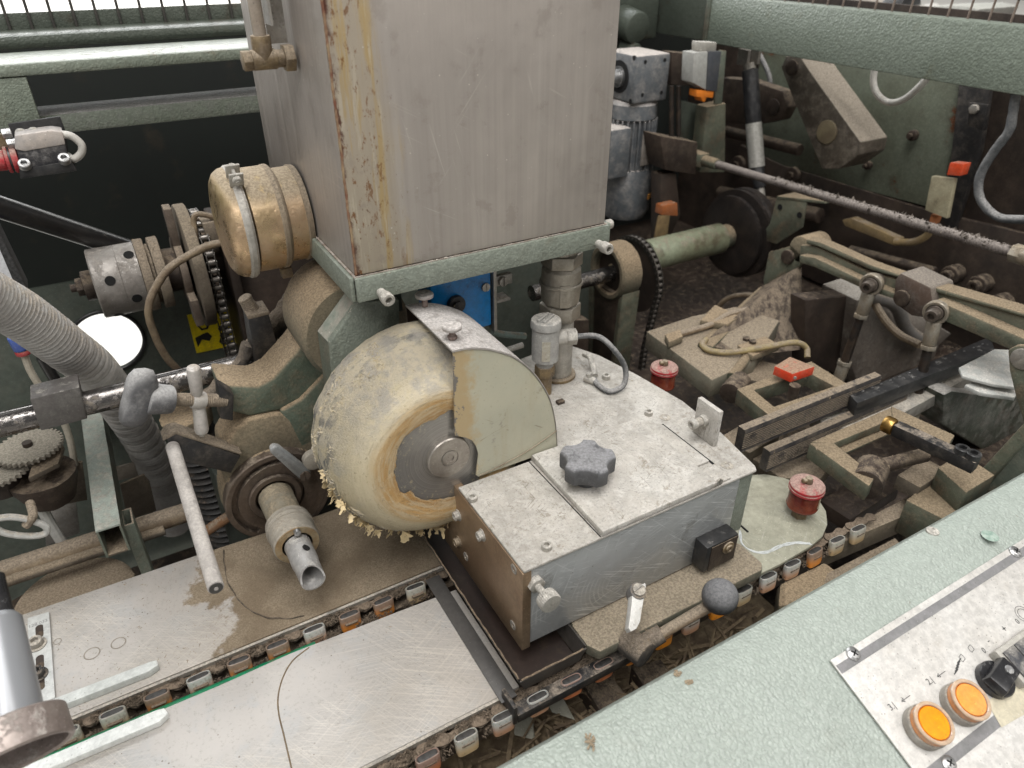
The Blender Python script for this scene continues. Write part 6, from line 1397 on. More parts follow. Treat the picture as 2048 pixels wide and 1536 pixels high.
for px_, py_ in ((1291, 124), (1330, 120), (1285, 190), (1323, 185)):
    b = B(); q = P(px_, py_, y=ymo - .0004); b.cyl(q, q + V((0, .002, 0)), .0035, n=14); b.out('bolt_hole', hole_b, mo)
zg = c.z; zA = zg - .001
def zz_(py): return P(1262, py, y=cy_ - R).z
b = B(); b.rev([(0, .040), (.006, R + .001), (zA - zz_(245), R + .002), (zA - zz_(245) + .003, R - .004)], (cx_, cy_, zA), (0, 0, -1), 44); b.out('bell_housing', greyp, mo)
b = B(); zf0, zf1 = zz_(247), zz_(345); b.cyl((cx_, cy_, zf1), (cx_, cy_, zf0), R - .005, n=40); b.out('stator_body', greyp, mo)
for k in range(28):
    a_ = 2 * math.pi * (k + .5) / 28; d = V((math.cos(a_), math.sin(a_), 0)); M = Matrix((d, V((-d.y, d.x, 0)), V((0, 0, 1)))).transposed().to_4x4(); M.translation = V((cx_, cy_, 0)) + d * R
    b = B(); b.bb((-.006, -.0012, zf1), (.004, .0012, zf0), 0, M); b.out('cooling_fin', greyp, mo)
b = B(); zc1 = zz_(448); b.rev([(0, R + .003), (.006, R + .005), (zf1 - zc1 - .02, R + .004), (zf1 - zc1 - .006, R - .003), (zf1 - zc1, R - .02)], (cx_, cy_, zf1 - .0005), (0, 0, -1), 44); b.out('fan_cover', greyp, mo)
b = B(); q = P(1232, 300, y=cy_ - .03); b.bb((cx_ - R - .035, cy_ - .045, zz_(352)), (cx_ - R + .012, cy_ + .02, zz_(255)), .004); b.out('terminal_box', greyp, mo)
b = B(); M = frame(V((cx_ + .004, cy_ - R - .005, (zz_(270) + zz_(333)) / 2)), (.1, -1, 0)); b.box((0, 0, 0), (.030, (zz_(270) - zz_(333)), .002), .0003, M); b.out('rating_plate', mk('motor_plate', (.38, .34, .30, 1), (.28, .25, .22, 1), 60, rough=.5, speck=.8, grime=.3), mo)
b = B(); M = frame(V((cx_ + .025, cy_ - math.sqrt((R + .005) ** 2 - .025 ** 2) - .0008, zz_(400))), (.5, -.86, 0)); b.box((0, 0, 0), (.017, .010, .0006), 0, M); b.out('orange_label', mk('orange_label', (.75, .33, .06, 1), None, rough=.5, speck=.5), mo)
# limit switch by the beam joint
ls = thing('limit_switch', 'grey and black limit switch with an orange tip under the beam joint', 'switch', tuple(P(1412, 150, y=1.02)), 'limit switches with orange tips')
sgm = mk('pale_switch_grey', (.36, .36, .34, 1), None, rough=.5, dust=.3)
quad(((1388, 106), (1416, 103), (1412, 180), (1385, 165)), 1.02, .03, 'grey_half', sgm, ls, .001)
quad(((1417, 103), (1443, 103), (1434, 183), (1413, 181)), 1.02, .03, 'black_half', mk('switch_charcoal', (.06, .065, .075, 1), None, rough=.45, dust=.2), ls, .001)
quad(((1401, 84), (1434, 85), (1432, 104), (1400, 103)), 1.025, .022, 'gland', zinc, ls, .001)
quad(((1394, 180), (1428, 182), (1426, 196), (1413, 195), (1410, 204), (1405, 203), (1402, 195), (1393, 194)), 1.022, .02, 'orange_tip', orangep, ls, .001)
bp_ = thing('switch_post', 'dusty topped green post standing below the limit switch', 'post', tuple(P(1430, 330, y=1.03)))
quad(((1440, 100), (1453, 102), (1444, 208), (1429, 208)), 1.052, .004, 'back_strip', green_d, bp_)
quad(((1414, 214), (1452, 206), (1450, 345), (1400, 345)), 1.05, .03, 'post_body', dirtg, bp_, .002)
quad(((1360, 200), (1414, 214), (1402, 290), (1355, 285)), 1.09, .006, 'green_web', gdk, bp_)
gbk = thing('guide_block', 'brown block stack between motor and green post', 'block', tuple(P(1355, 300, y=1.02)))
quad(((1320, 272), (1396, 285), (1392, 350), (1330, 340)), 1.02, .05, 'block', brown, gbk, .002)
quad(((1344, 104), (1392, 108), (1385, 172), (1342, 170)), 1.12, .03, 'upper_block', brown, gbk, .002)
for x_ in (1343, 1357): b = B(); b.cyl(P(x_, 172, y=1.06), P(x_, 272, y=1.05), .0045, n=14); b.out('guide_rod', rodd, gbk)
quad(((1322, 350), (1352, 345), (1362, 430), (1320, 520)), 1.03, .03, 'lower_leg', browndk, gbk, .002)
ls2 = thing('limit_switch', 'orange tipped switch on an amber plate beside the motor base', 'switch', tuple(P(1330, 440, y=1.0)), 'limit switches with orange tips')
quad(((1326, 412), (1355, 406), (1356, 432), (1323, 430)), 1.0, .02, 'orange_tip', mk('dull_orange', (.32, .10, .03, 1), None, rough=.5, dust=.4), ls2, .001)
quad(((1318, 432), (1340, 430), (1334, 480), (1308, 484)), 1.0, .004, 'amber_plate', mk('amber_plate', (.22, .15, .07, 1), (.12, .08, .04, 1), 60, rough=.6), ls2)
# threaded rod
yk = thing('threaded_rod', 'long dust furred threaded rod crossing the right side with a yoke end', 'rod', tuple(P(1700, 400, x=1.0)))
xr_ = 1.0; A = P(1432, 328, x=xr_); E = P(2044, 510, x=xr_)
L = (E - A).length; b = B(); rr_ = random.Random(1)
b.rev([(L * i / 220, .0066 + (.0008 if i % 2 else 0)) for i in range(221)], A, E - A, 16); b.out('thread', mk('thread_dust', (.13, .11, .10, 1), (.08, .065, .06, 1), 60, rough=.8, dust=.9, dlo=-.2, dcol=(.24, .21, .19, 1)), yk)
b = B(); d = (E - A).normalized(); b.cyl(A - d * .05, A + d * .004, .010, n=20, bev=.002); b.bb(A + V((-.012, .03, -.014)), A + V((.012, .085, .012)), .004); b.out('yoke', dirtg, yk, jit=.0006)
b = B(); b.hexn(E - d * .012, d, .0125, .014); b.cyl(E, E + d * .05, .012); b.out('rod_nut', rodend, yk)
fz = B(); rr_ = random.Random(9)
for k in range(420):
    t_ = rr_.random(); c = A + (E - A) * (.25 + .75 * t_); a_ = rr_.gauss(1.5, .7); nrm_ = V((-math.cos(a_), 0, math.sin(a_))); c = c + nrm_ * .0068
    s_ = rr_.uniform(.0012, .0034) * (1 if rr_.random() < .85 else 2); up3 = nrm_ * s_; sd = V((rr_.uniform(-1, 1), rr_.uniform(-1, 1), rr_.uniform(-1, 1))).normalized() * s_ * .6
    q = c + up3 * .35; fz.add([c - sd, c + sd, q + up3 * .4 + sd * .4, q - sd * .5 + up3 * .2, c + sd.cross(nrm_)], [(0, 1, 2, 3), (0, 4, 2), (1, 4, 3)])
stuff(fz.out('rod_fluff', mk('grey_fluff', (.24, .21, .185, 1), (.17, .145, .12, 1), 300, rough=1.), yk, ang=80))
# gas spring
gs = thing('gas_spring', 'black gas spring with a silver label hanging by clevis ends', 'gas spring', tuple(P(1510, 440, x=1.16)))
xg = 1.16; t0 = P(1500, 140, x=xg); t1 = P(1507, 246, x=xg); t2_ = P(1514, 334, x=xg); t3 = P(1520, 376, x=xg); t4 = P(1524, 408, x=xg)
gsb = mk('gas_spring_black', (.018, .018, .02, 1), None, rough=.4, dust=.35, dlo=-.3, dcol=(.12, .115, .11, 1))
b = B(); b.cyl(t0, t1, .0155, n=28, bev=.001); b.out('black_cylinder', gsb, gs)
b = B(); b.cyl(t2_, t3, .0135, .012, 28, .002); b.out('piston_sleeve', gsb, gs)
b = B(); b.cyl(t1, t2_, .0157, n=28); b.out('silver_label', mk('silver_label', (.50, .49, .45, 1), (.36, .35, .32, 1), 150, rough=.35, metal=.4, speck=.9), gs)
b = B(); b.cyl(P(1498, 128, x=xg), t0, .012, n=20); b.bb(P(1494, 130, x=xg) + V((-.01, -.008, 0)), P(1494, 98, x=xg) + V((-.003, .012, 0))); b.bb(P(1506, 128, x=xg) + V((.002, -.008, 0)), P(1506, 98, x=xg) + V((.009, .004, 0))); b.out('upper_clevis', steel_d, gs)
b = B(); b.cyl(t3, t4, .0085); b.bb(t4 + V((-.012, -.012, -.05)), t4 + V((-.005, .012, 0)), .001); b.bb(t4 + V((.005, -.012, -.05)), t4 + V((.012, .012, 0)), .001); b.out('lower_clevis', steel_d, gs)
# lever block
lv = thing('lever_arm_block', 'heavy dust topped brown lever arm leaning below the beam', 'lever', tuple(P(1650, 250, x=1.2)))
xl = 1.19
fr_ = [P(*q, x=xl) for q in ((1562, 135), (1572, 112), (1600, 112), (1621, 145), (1721, 284), (1716, 310), (1678, 338), (1644, 338), (1628, 300), (1581, 185))]
b = B(); b.prism(fr_, (.075, 0, 0), .002); b.out('arm_body', mk('brown_lever', (.085, .07, .053, 1), (.05, .04, .03, 1), 12, rough=.6, dust=.9, dlo=.1, dcol=(.36, .31, .25, 1), grime=.4), lv)
p = P(1655, 264, x=xl); b = B(); b.cyl(p + V((-.004, 0, 0)), p + V((.001, 0, 0)), .021, n=36, bev=.001); b.cyl(p + V((-.0045, 0, 0)), p + V((-.004, 0, 0)), .003); b.out('pivot_disc', mk('pivot_brass_grey', (.20, .165, .10, 1), (.14, .11, .07, 1), 30, rough=.5), lv)
b = B(); p = P(1585, 135, x=xl); b.cyl(p + V((-.004, 0, 0)), p + V((.001, 0, 0)), .014, n=28, bev=.001); b.out('pivot_boss', brown, lv)
lk = thing('link_plate_bar', 'brown horizontal link with a round eye behind the gas spring', 'link', tuple(P(1500, 200, x=1.25)))
qx(((1444, 155), (1500, 160), (1565, 182), (1575, 215), (1562, 240), (1530, 247), (1444, 247)), 1.25, .03, 'link', brown, lk, .003)
p = P(1548, 214, x=1.25); b = B(); b.cyl(p - V((.004, 0, 0)), p, .016, n=28, bev=.001); b.out('eye', browndk, lk)
b = B(); b.tube([P(1750, 132, x=1.22), P(1747, 165, x=1.22), P(1756, 190, x=1.22), P(1778, 205, x=1.22), P(1805, 200, x=1.22), P(1832, 180, x=1.22), P(1862, 148, x=1.22)], .0056, 14, 8); o = b.out('white_cable', mk('pale_cable', (.55, .53, .49, 1), None, rough=.45, dust=.3, dcol=(.42, .38, .33, 1))); tag(o, 'pale cable hanging in a loop below the green beam', 'cable')
b = B(); b.tube([P(2032, 185, x=1.12), P(2026, 225, x=1.12), P(2018, 262, x=1.12), P(1990, 300, x=1.12), P(1963, 345, x=1.12), P(1957, 385, x=1.12), P(1972, 415, x=1.12), P(2002, 436, x=1.12), P(2060, 440, x=1.12)], .0062, 14, 8); o = b.out('black_hose', cable_b, jit=.0008); tag(o, 'dusty black hose curving down at the right edge', 'hose')
qm = thing('small_pipe_bracket', 'dark bracket with a bolt near the right edge below the beam', 'bracket', tuple(P(1950, 220, x=1.3)))
qx(((1938, 205), (1975, 210), (1965, 262), (1935, 250)), 1.30, .01, 'bracket_plate', black, qm); b = B(); b.hexn(P(1950, 218, x=1.30), (-1, 0, 0), .008, .006); b.out('bolt', steel_d, qm)
ls3 = thing('limit_switch', 'cream plated limit switch with orange head below the long rod start of the hose', 'switch', tuple(P(1880, 380, x=1.2)), 'limit switches with orange tips')
ls3['label'] = 'orange headed switch with a cream plate left of the curved black hose'
qx(((1863, 352), (1908, 358), (1893, 437), (1850, 420)), 1.2, .01, 'cream_plate', mk('cream_plate', (.42, .38, .26, 1), (.34, .3, .2, 1), 40, rough=.5, grime=.2), ls3)
qx(((1900, 325), (1928, 328), (1920, 352), (1893, 350)), 1.19, .02, 'orange_head', redo, ls3, .001)
qx(((1862, 428), (1878, 432), (1872, 448), (1858, 444)), 1.21, .01, 'orange_foot', mk('dull_orange_foot', (.35, .12, .04, 1), None, rough=.6, dust=.3), ls3)
# big shaft, pulley
shf = thing('green_drive_shaft', 'worn pale green thick shaft running to a dark pulley', 'shaft', tuple(P(1400, 500, y=1.0)))
ysh = .98; a = P(1292, 518, y=ysh); c = P(1440, 470, y=ysh); zs_ = (a.z + c.z) / 2 
b = B(); b.cyl((a.x, ysh, zs_), (c.x, ysh, zs_), .0295, n=40, bev=.002); b.out('shaft_tube', dirtg2, shf)
b = B(); b.cyl((c.x, ysh, zs_), (c.x + .022, ysh, zs_), .024, n=40, bev=.001); b.out('shaft_neck', dirtg, shf)
b = B(); x0 = c.x + .0225; b.rev([(0, .03), (0, .07), (.004, .078), (.012, .078), (.016, .072), (.020, .088), (.028, .088), (.032, .082), (.036, .088), (.05, .088)], (x0, ysh, zs_), (1, 0, 0), 64); b.out('pulley', mk('black_pulley', (.016, .013, .012, 1), (.03, .022, .018, 1), 20, rough=.5, metal=.3, dust=.2, dcol=(.12, .09, .07, 1)), shf)
fkk = thing('bearing_fork', 'dust covered cast bearing eye on an upright arm with a dark shaft', 'casting', tuple(P(1200, 760, y=.86)))
yf = .86; ce = P(1212, 545, y=yf)
b = B(); 
e1 = V((1, 0, 0))
pe_ = V((ce.x, yf, ce.z))
b.ring(pe_ + V((0.0, 0, 0)), pe_ + V((.040, 0, 0)), .046, .034, 44, .003); b.out('eye', castd, fkk, jit=.0006)
b = B(); b.rev([(.012, .034), (.012, .012)], pe_, e1, 40, closed=False); b.out('seal', browndk, fkk)
b = B(); b.cyl(pe_ + V((-.14, 0, -.004)), pe_ + V((.03, 0, -.004)), .0125, n=30); b.out('dark_shaft', chrome_dk, fkk)
zl = P(1200, 760, y=yf).z - .03
b = B(); b.prism([(ce.x + .004, yf - .036, ce.z - .03), (ce.x + .004, yf + .034, ce.z - .03), (ce.x + .004, yf + .024, zl), (ce.x + .004, yf - .028, zl)], (.012, 0, 0), .002); b.out('arm_web', brown, fkk)
b = B(); b.prism([(ce.x, yf - .046, ce.z - .02), (ce.x, yf - .036, ce.z - .034), (ce.x, yf - .026, zl), (ce.x, yf - .036, zl)], (.036, 0, 0), .002); b.out('front_rib', dirtg, fkk)
b = B(); b.prism([(ce.x, yf + .034, ce.z - .034), (ce.x, yf + .046, ce.z - .02), (ce.x, yf + .034, zl), (ce.x, yf + .024, zl)], (.036, 0, 0), .002); b.out('rear_rib', dirtg, fkk)
dc2 = thing('drive_chain', 'oily roller chain running over the right sprocket behind the cast fork', 'chain', tuple(P(1290, 560, y=.88)))
xc_ = P(1275, 560, y=.90).x; cc_ = P(1262, 560, y=.90); r = .068
pathc = [(xc_, .91 + r * math.cos(a), cc_.z + r * math.sin(a)) for a in [math.radians(q) for q in range(40, 205, 8)]]
pathc += [(xc_, .91 - r + .02, cc_.z - .12), (xc_, .91 - r + .026, cc_.z - .26)]
run_chain(dc2, xc_, pathc)
pth2 = [(xc_, .945, cc_.z - .06), (xc_, .935, cc_.z - .12), (xc_, .90, cc_.z - .17), (xc_, .885, cc_.z - .25)]
run_chain(dc2, xc_, pth2)
b = B(); b.cyl((xc_ - .002, .91, cc_.z), (xc_ + .002, .91, cc_.z), r - .004, n=60); o = b.out('sprocket_disc', browndk, dc2)
# green bracket with holes
gb2 = thing('green_hinge_bracket', 'green bracket plate with two holes under the gas spring', 'bracket', tuple(P(1580, 440, x=1.08)))
qx(((1553, 396), (1613, 403), (1604, 455), (1553, 488), (1518, 478), (1540, 446)), 1.08, .004, 'plate', dirtg, gb2)
b = B(); b.prism([P(*q, x=1.079) for q in ((1553, 392), (1650, 402), (1650, 408), (1553, 398))], (.05, 0, 0), .001); b.out('top_flange', dirtg, gb2)
for q in ((1560, 414), (1599, 430)): b = B(); p = P(*q, x=1.0795); b.cyl(p, p + V((-.0005, 0, 0)), .0055, n=18); b.out('hole', hole_b, gb2)
# amber strip + cable
am = thing('amber_strip', 'flat ochre strip with a curved cable on the dark wall', 'strip', tuple(P(1740, 460, x=1.25)))
ochre = mk('ochre_dusty', (.24, .17, .08, 1), (.17, .12, .06, 1), 40, rough=.7, dust=.4)
qx(((1684, 440), (1702, 436), (1796, 478), (1788, 491), (1690, 452)), 1.25, .02, 'strip', ochre, am, .001)
b = B(); b.tube([P(1790, 484, x=1.25), P(1825, 484, x=1.25), P(1850, 474, x=1.25), P(1862, 460, x=1.25)], .0065, 12, 6); b.out('cable', ochre, am)
for i, q in enumerate(((1897, 552), (1952, 572), (1992, 610))):
    t = thing('wall_bolt', ('uppermost dusty wall bolt above the long green arm', 'middle dusty wall bolt above the long green arm', 'lowest dusty wall bolt above the long green arm')[i], 'bolt', tuple(P(*q, x=1.312)), 'dusty bolts on the dark wall')
    p = P(*q, x=1.312); b = B(); b.cyl(p, p + V((.03, 0, 0)), .0175, n=24, bev=.004); b.out('washer', brown, t, jit=.001); b = B(); b.screw(p, (-1, 0, 0), .0115, .012); b.out('socket_head', brown, t)
# long green arms with clevis and joints
xa_ = .93
ar = thing('long_green_arm', 'long dusty green cast arm with brown clevis and ball joints on the right', 'arm', tuple(P(1800, 600, x=xa_)))
def armsec(pts, x, dx, nm, m=dirtg): return qx(pts, x, dx, nm, m, ar, .0025, .0004)
armsec(((1600, 490), (1632, 492), (1738, 545), (1800, 560), (1796, 588), (1740, 578), (1630, 526), (1598, 520)), xa_, .008, 'arm_web')
armsec(((1598, 510), (1630, 515), (1735, 565), (1800, 590), (1798, 602), (1730, 580), (1626, 534), (1598, 526)), xa_ - .014, .022, 'lower_flange')
armsec(((1612, 478), (1640, 484), (1742, 530), (1806, 552), (1804, 558), (1740, 540), (1636, 494), (1612, 488)), xa_ - .004, .022, 'upper_flange')
qx(((1789, 560), (1800, 545), (1862, 575), (1870, 640), (1822, 632), (1786, 606)), xa_ - .016, .05, 'brown_clevis', mk('dusty_brown_clevis', (.085, .055, .04, 1), (.05, .035, .028, 1), 25, rough=.7, dust=1., dcol=(.22, .19, .16, 1), bump=(120, .5, .001)), ar, .003, .0006)
b = B(); p = P(1806, 596, x=xa_ - .016); b.cyl(p - V((.005, 0, 0)), p, .0115, n=24, bev=.001); b.out('clevis_pin', brown, ar)
armsec(((1862, 578), (1890, 586), (2050, 632), (2060, 672), (2040, 684), (1900, 620), (1866, 606)), xa_ - .002, .008, 'front_arm_web')
armsec(((1868, 600), (1900, 612), (2060, 682), (2060, 706), (2020, 700), (1900, 648), (1866, 634)), xa_ - .022, .03, 'front_lower_flange')
armsec(((1858, 572), (1895, 582), (2060, 630), (2060, 638), (1895, 592), (1858, 582)), xa_ - .006, .03, 'front_upper_flange')
brk = thing('pivot_bracket', 'green pivot bracket plate with a long sloping brace', 'bracket', tuple(P(1560, 560, x=.95)))
qx(((1538, 504), (1584, 492), (1600, 508), (1602, 530), (1528, 584), (1527, 560)), .95, .006, 'pivot_plate', dirtg, brk)
b = B(); p = P(1578, 513, x=.95); b.cyl(p - V((.006, 0, 0)), p, .012, n=24, bev=.001); b.out('pivot_pin', brown, brk)
b = B(); b.cyl(P(1600, 500, x=.95), P(1600, 500, x=.95) + V((.05, 0, 0)), .022, n=28, bev=.002); b.out('pivot_boss', castd, brk)
bt0 = P(1532, 580, x=.945); bt1 = P(1410, 694, z=-.052); dd = (bt1 - bt0).normalized(); M = frame((bt0 + bt1) / 2, dd, hint=(0, 0, 1))
b = B(); b.box((0, 0, 0), (.022, .008, (bt1 - bt0).length), .0012, M); b.out('brace_edge', dirtg, brk, jit=.0005)
b = B(); b.prism([bt0 + V((.0, .008, 0)), P(1604, 532, x=.955), P(1600, 700, y=.64), P(1500, 712, z=-.056), bt1 + V((.004, .006, 0))], (.004, .006, 0), .0008); b.out('brace_web', brown, brk)
for i, (q, low, mid) in enumerate((((1744, 568), (1690, 722), (1676, 768)), ((1873, 624), (1833, 796), (1822, 850)))):
    t = thing('tie_rod', ('rear adjustable tie rod with ball joint, at the pivot bracket side', 'front adjustable tie rod with ball joint, next to the brown clevis')[i], 'rod', tuple(P(*mid, x=.88)), 'adjustable tie rods')
    xx = .905; p = P(*q, x=xx); axj = V((-1, -.25, 0)).normalized()
    b = B(); b.ring(p - axj * .004, p + axj * .006, .0158, .0112, 32, .001); b.out('joint_eye', rodend, t)
    b = B(); b.cyl(p - axj * .02, p + axj * .008, .0105, n=24, bev=.0015); b.screw(p + axj * .008, axj, .0085, .012); b.out('joint_bolt', mk('dark_socket_%d' % i, (.12, .10, .085, 1), None, rough=.4, metal=.6, dust=.3), t)
    e1_ = P(*low, x=xx - .015); e2 = P(*mid, x=xx - .02); dd = (e1_ - p).normalized(); Lr = (e1_ - p).length
    b = B(); b.cyl(p + dd * .013, p + dd * .045, .0095, .0085, 22, .001); b.hexn(p + dd * .0455, dd, .0105, .006); b.out('upper_fork', rodend, t)
    b = B(); b.cyl(p + dd * .05, e1_, .0062, .0068, 18); b.out('rod', rodd, t)
    b = B(); b.hexn(e1_, dd, .011, .006); b.cyl(e1_ + dd * .0062, e1_ + dd * .032, .0088, n=22, bev=.001); b.out('lower_fork', rodend, t)
# end bracket at far right
eb = thing('end_bracket', 'rounded green end bracket with a disc pin at the right edge', 'bracket', tuple(P(2045, 740, x=.86)))
qx(((2015, 700), (2030, 692), (2070, 690), (2070, 860), (2048, 850), (2030, 790), (2018, 740)), .86, .01, 'bracket_plate', dirtg, eb, .002)
b = B(); p = P(2045, 718, x=.86); b.cyl(p - V((.002, 0, 0)), p, .0125, n=32, bev=.0006); b.out('disc_pin', steel_d, eb)
# ---------------------------------------------------------------- clamp frames and grooved bars
groove = mk('black_rubber_bar', (.035, .032, .033, 1), (.025, .023, .024, 1), 40, rough=.5, dust=.7, dlo=.5, dcol=(.26, .21, .155, 1))
def grooved(x0, x1, y, zt, hgt, th_, label, name='grooved_bar'):
    t = thing(name, label, 'bar', ((x0 + x1) / 2, y, zt - hgt), 'black grooved pressing bars')
    pr = [(y + th_, zt - hgt), (y + th_, zt), (y + .002, zt)]
    nG = 9
    for k in range(nG):
        z = zt - .004 - k * (hgt - .006) / nG; pr += [(y, z), (y, z - .0011), (y + .0012, z - .0014), (y + .0012, z - (hgt - .006) / nG + .0003)]
    pr.append((y, zt - hgt))
    b = B(); b.prism([V((x0, a, c)) for a, c in pr], (x1 - x0, 0, 0)); b.out('bar', groove, t)
    return t
zt1_ = -.045; a = P(1492, 862, z=zt1_); c = P(1775, 757, z=zt1_); h1 = zt1_ - P(1482, 905, y=a.y).z
grooved(a.x, c.x, a.y - .0, zt1_, h1, .012, 'longer black grooved bar lying behind the box')
zt2_ = -.075; a2 = P(1542, 905, z=zt2_); c2 = P(1820, 788, z=zt2_); 
grooved(a2.x, c2.x, a2.y, zt2_, .03, .012, 'lower black grooved bar under the front clamp frame')
def clampframe(O, zt, L1, label, name, out_pts, in_pts, thick):
    # ring shaped frame: outer and inner outlines of equal length
    t = thing('casting_clamp', label, 'frame', O, 'cast green clamp frames')
    n = len(out_pts); vs = [V(p) for p in out_pts] + [V(p) for p in in_pts] + [V(p) - V((0, 0, thick)) for p in out_pts] + [V(p) - V((0, 0, thick)) for p in in_pts]; fs = []
    for i in range(n):
        j = (i + 1) % n; fs += [(i, j, n + j, n + i), (2 * n + i, 3 * n + i, 3 * n + j, 2 * n + j), (i, 2 * n + i, 2 * n + j, j), (n + i, n + j, 3 * n + j, 3 * n + i)]
    b = B(); b._bm(vs, fs, .0012); b.out('frame_casting', dirtg, t, jit=.0003)
    return t
zf = -.052
o_ = [P(*q, z=zf) for q in ((1474, 778), (1545, 836), (1712, 778), (1622, 722))]; i_ = [P(*q, z=zf) for q in ((1508, 780), (1548, 813), (1668, 772), (1618, 745))]
cf1 = clampframe(tuple(P(1590, 790, z=zf)), zf, 0, 'rear green clamp frame next to the red sensor block', 'f', o_, i_, .022)
p = P(1462, 782, z=zf - .012); b = B(); b.cyl(p + V((-.006, -.004, 0)), p + V((.03, .012, 0)), .0145, n=30, bev=.001); b.out('pivot_cylinder', brown, cf1)
b = B(); b.cyl(p + V((.02, .02, .004)), p + V((.075, .045, .01)), .007, n=18); b.out('pivot_rod', dirtg, cf1)
zf = -.070
o_ = [P(*q, z=zf) for q in ((1619, 886), (1738, 972), (1752, 952), (1665, 884), (1785, 835), (1898, 888), (1910, 870), (1783, 812))]
t = thing('casting_clamp', 'front green clamp frame with two small socket screws inside', 'frame', tuple(P(1750, 880, z=zf)), 'cast green clamp frames'); cf2 = t
b = B(); b.prism(o_[0:4], (0, 0, -.022), .0012); b.out('left_limb', dirtg, t, jit=.0003)
b = B(); b.prism([P(*q, z=zf - .0005) for q in ((1622, 884), (1668, 886), (1785, 838), (1783, 814))], (0, 0, -.012), .0012); b.out('back_limb', dirtg, t, jit=.0003)
b = B(); b.prism([P(*q, z=zf) for q in ((1785, 838), (1898, 888), (1910, 870), (1783, 812))], (0, 0, -.02), .0012); b.out('right_limb', dirtg, t, jit=.0003)
b = B(); b.prism([P(*q, z=zf - .014) for q in ((1668, 888), (1785, 842), (1790, 862), (1692, 905))], (0, 0, -.003), .0005); b.out('inner_ledge', dirtg, t)
for q in ((1678, 884), (1761, 846)): b = B(); b.screw(P(*q, z=zf - .010), (-.2, -.8, .5), .0052, .005); b.out('socket_screw', brown, t)
p = P(1732, 966, z=zf - .012); b = B(); b.cyl(p + V((-.004, -.002, 0)), p + V((.03, .014, 0)), .0185, n=32, bev=.001); b.cyl(p + V((-.0045, -.0023, 0)), p + V((-.004, -.002, 0)), .004, n=14); b.out('pivot_cylinder', brown, t)
b = B(); b.cyl(p + V((.03, .014, 0)), P(1850, 910, z=zf - .012), .0085, n=20); b.out('pivot_rod', brown, t)
# black square bar with brass end
sq_ = thing('square_black_bar', 'black square bar with a brass knob and two socket screws', 'bar', tuple(P(1860, 890, z=-.055)))
zq = -.050; a = P(1790, 856, z=zq); c = P(1952, 932, z=zq); d = (c - a).normalized(); M = frame((a + c) / 2, d, hint=(0, 0, 1))
b = B(); b.box((0, 0, 0), (.015, .015, (c - a).length), .0008, M); b.out('bar', black, sq_)
b = B(); b.cyl(a - d * .014, a - d * .0002, .0105, n=24, bev=.003); b.out('brass_knob', mk('shiny_brass', (.36, .22, .07, 1), (.35, .2, .06, 1), 60, rough=.3, metal=.9, grime=.2), sq_)
for k in (.80, .93): b = B(); p = a + (c - a) * k + V((0, 0, .0078)); b.screw(p, (0, 0, 1), .0078, .007); b.out('socket_screw', blackp, sq_)
bkz = thing('green_mount_block', 'dusty green mounting blocks under the black square bar', 'block', tuple(P(1900, 960, z=-.1)))
qz(((1876, 935), (1922, 905), (1990, 950), (1932, 985)), -.085, -.03, 'upper_block', dirtg, bkz, .001)
qz(((1812, 1000), (1870, 955), (1960, 990), (1890, 1040)), -.115, -.05, 'lower_block', dirtg, bkz, .0015)
qz(((1795, 950), (1850, 915), (1895, 940), (1840, 975)), -.105, -.02, 'side_block', soil, bkz, .001)
# diagonal arm at far right + housing
da = thing('diagonal_arm', 'green diagonal cast arm rising to the right edge', 'arm', tuple(P(1980, 940, x=.80)))
qx(((1886, 1030), (1920, 985), (2060, 832), (2060, 870), (1960, 985), (1905, 1045)), .82, .012, 'arm_rib', dirtg, da, .002, .0004)
qx(((1905, 1040), (1960, 980), (2060, 868), (2060, 950), (1985, 1010), (1930, 1050)), .835, .008, 'arm_web', green_d, da, .001)
dh = thing('dark_green_housing', 'dark oily green housing block at the right edge', 'housing', tuple(P(1960, 850, x=.98)))
b = B(); b.prism([P(*q, y=.41) for q in ((1888, 790), (1905, 782), (1995, 795), (2060, 790), (2060, 905), (1975, 905), (1885, 850))], (0, .06, 0), .003); b.out('housing', mk('oily_dark_green', (.05, .06, .045, 1), (.035, .04, .03, 1), 20, rough=.35, dust=.8, dlo=.5, grime=.4, dcol=(.42, .40, .37, 1)), dh)
pp_ = thing('white_plate_piece', 'pale dusty metal plate lying on the dark housing at right', 'plate', tuple(P(1980, 750, z=-.02)))
palep = mk('pale_dusty_plate', (.48, .49, .47, 1), (.38, .39, .37, 1), 25, rough=.6, dust=.5, dcol=(.55, .53, .49, 1), speck=.7)
qz(((1918, 735), (1990, 698), (2030, 700), (2036, 775), (1985, 768), (1925, 752)), -.03, -.004, 'plate', palep, pp_)
qz(((1930, 770), (1965, 755), (2035, 780), (2030, 795), (1960, 785)), -.04, -.005, 'lower_plate', palep, pp_)
bl2 = thing('long_black_rail', 'long black toothed rail with bright chips behind the front tie rod', 'rail', tuple(P(1900, 720, z=-.06)))
qz(((1700, 790), (1972, 676), (1985, 684), (1990, 700), (1715, 806)), -.055, -.02, 'rail', blackp, bl2, .001)
b = B()
for k in range(14):
    f = (k + .3) / 14; p = P(1720 + f * 258, 785 - f * 102, z=-.0548); b.box(p, (.004, .0016, .0012), 0)
stuff(b.out('bright_chips', steel, bl2))
qz(((1600, 800), (1716, 806), (2000, 700), (2010, 716), (1780, 840), (1660, 860)), -.085, -.02, 'grey_bed', steel_d, bl2, .001)
dm = thing('dusty_machine_block', 'brown block caked in pale dust behind the tie rods', 'block', tuple(P(1800, 700, z=-.06)))
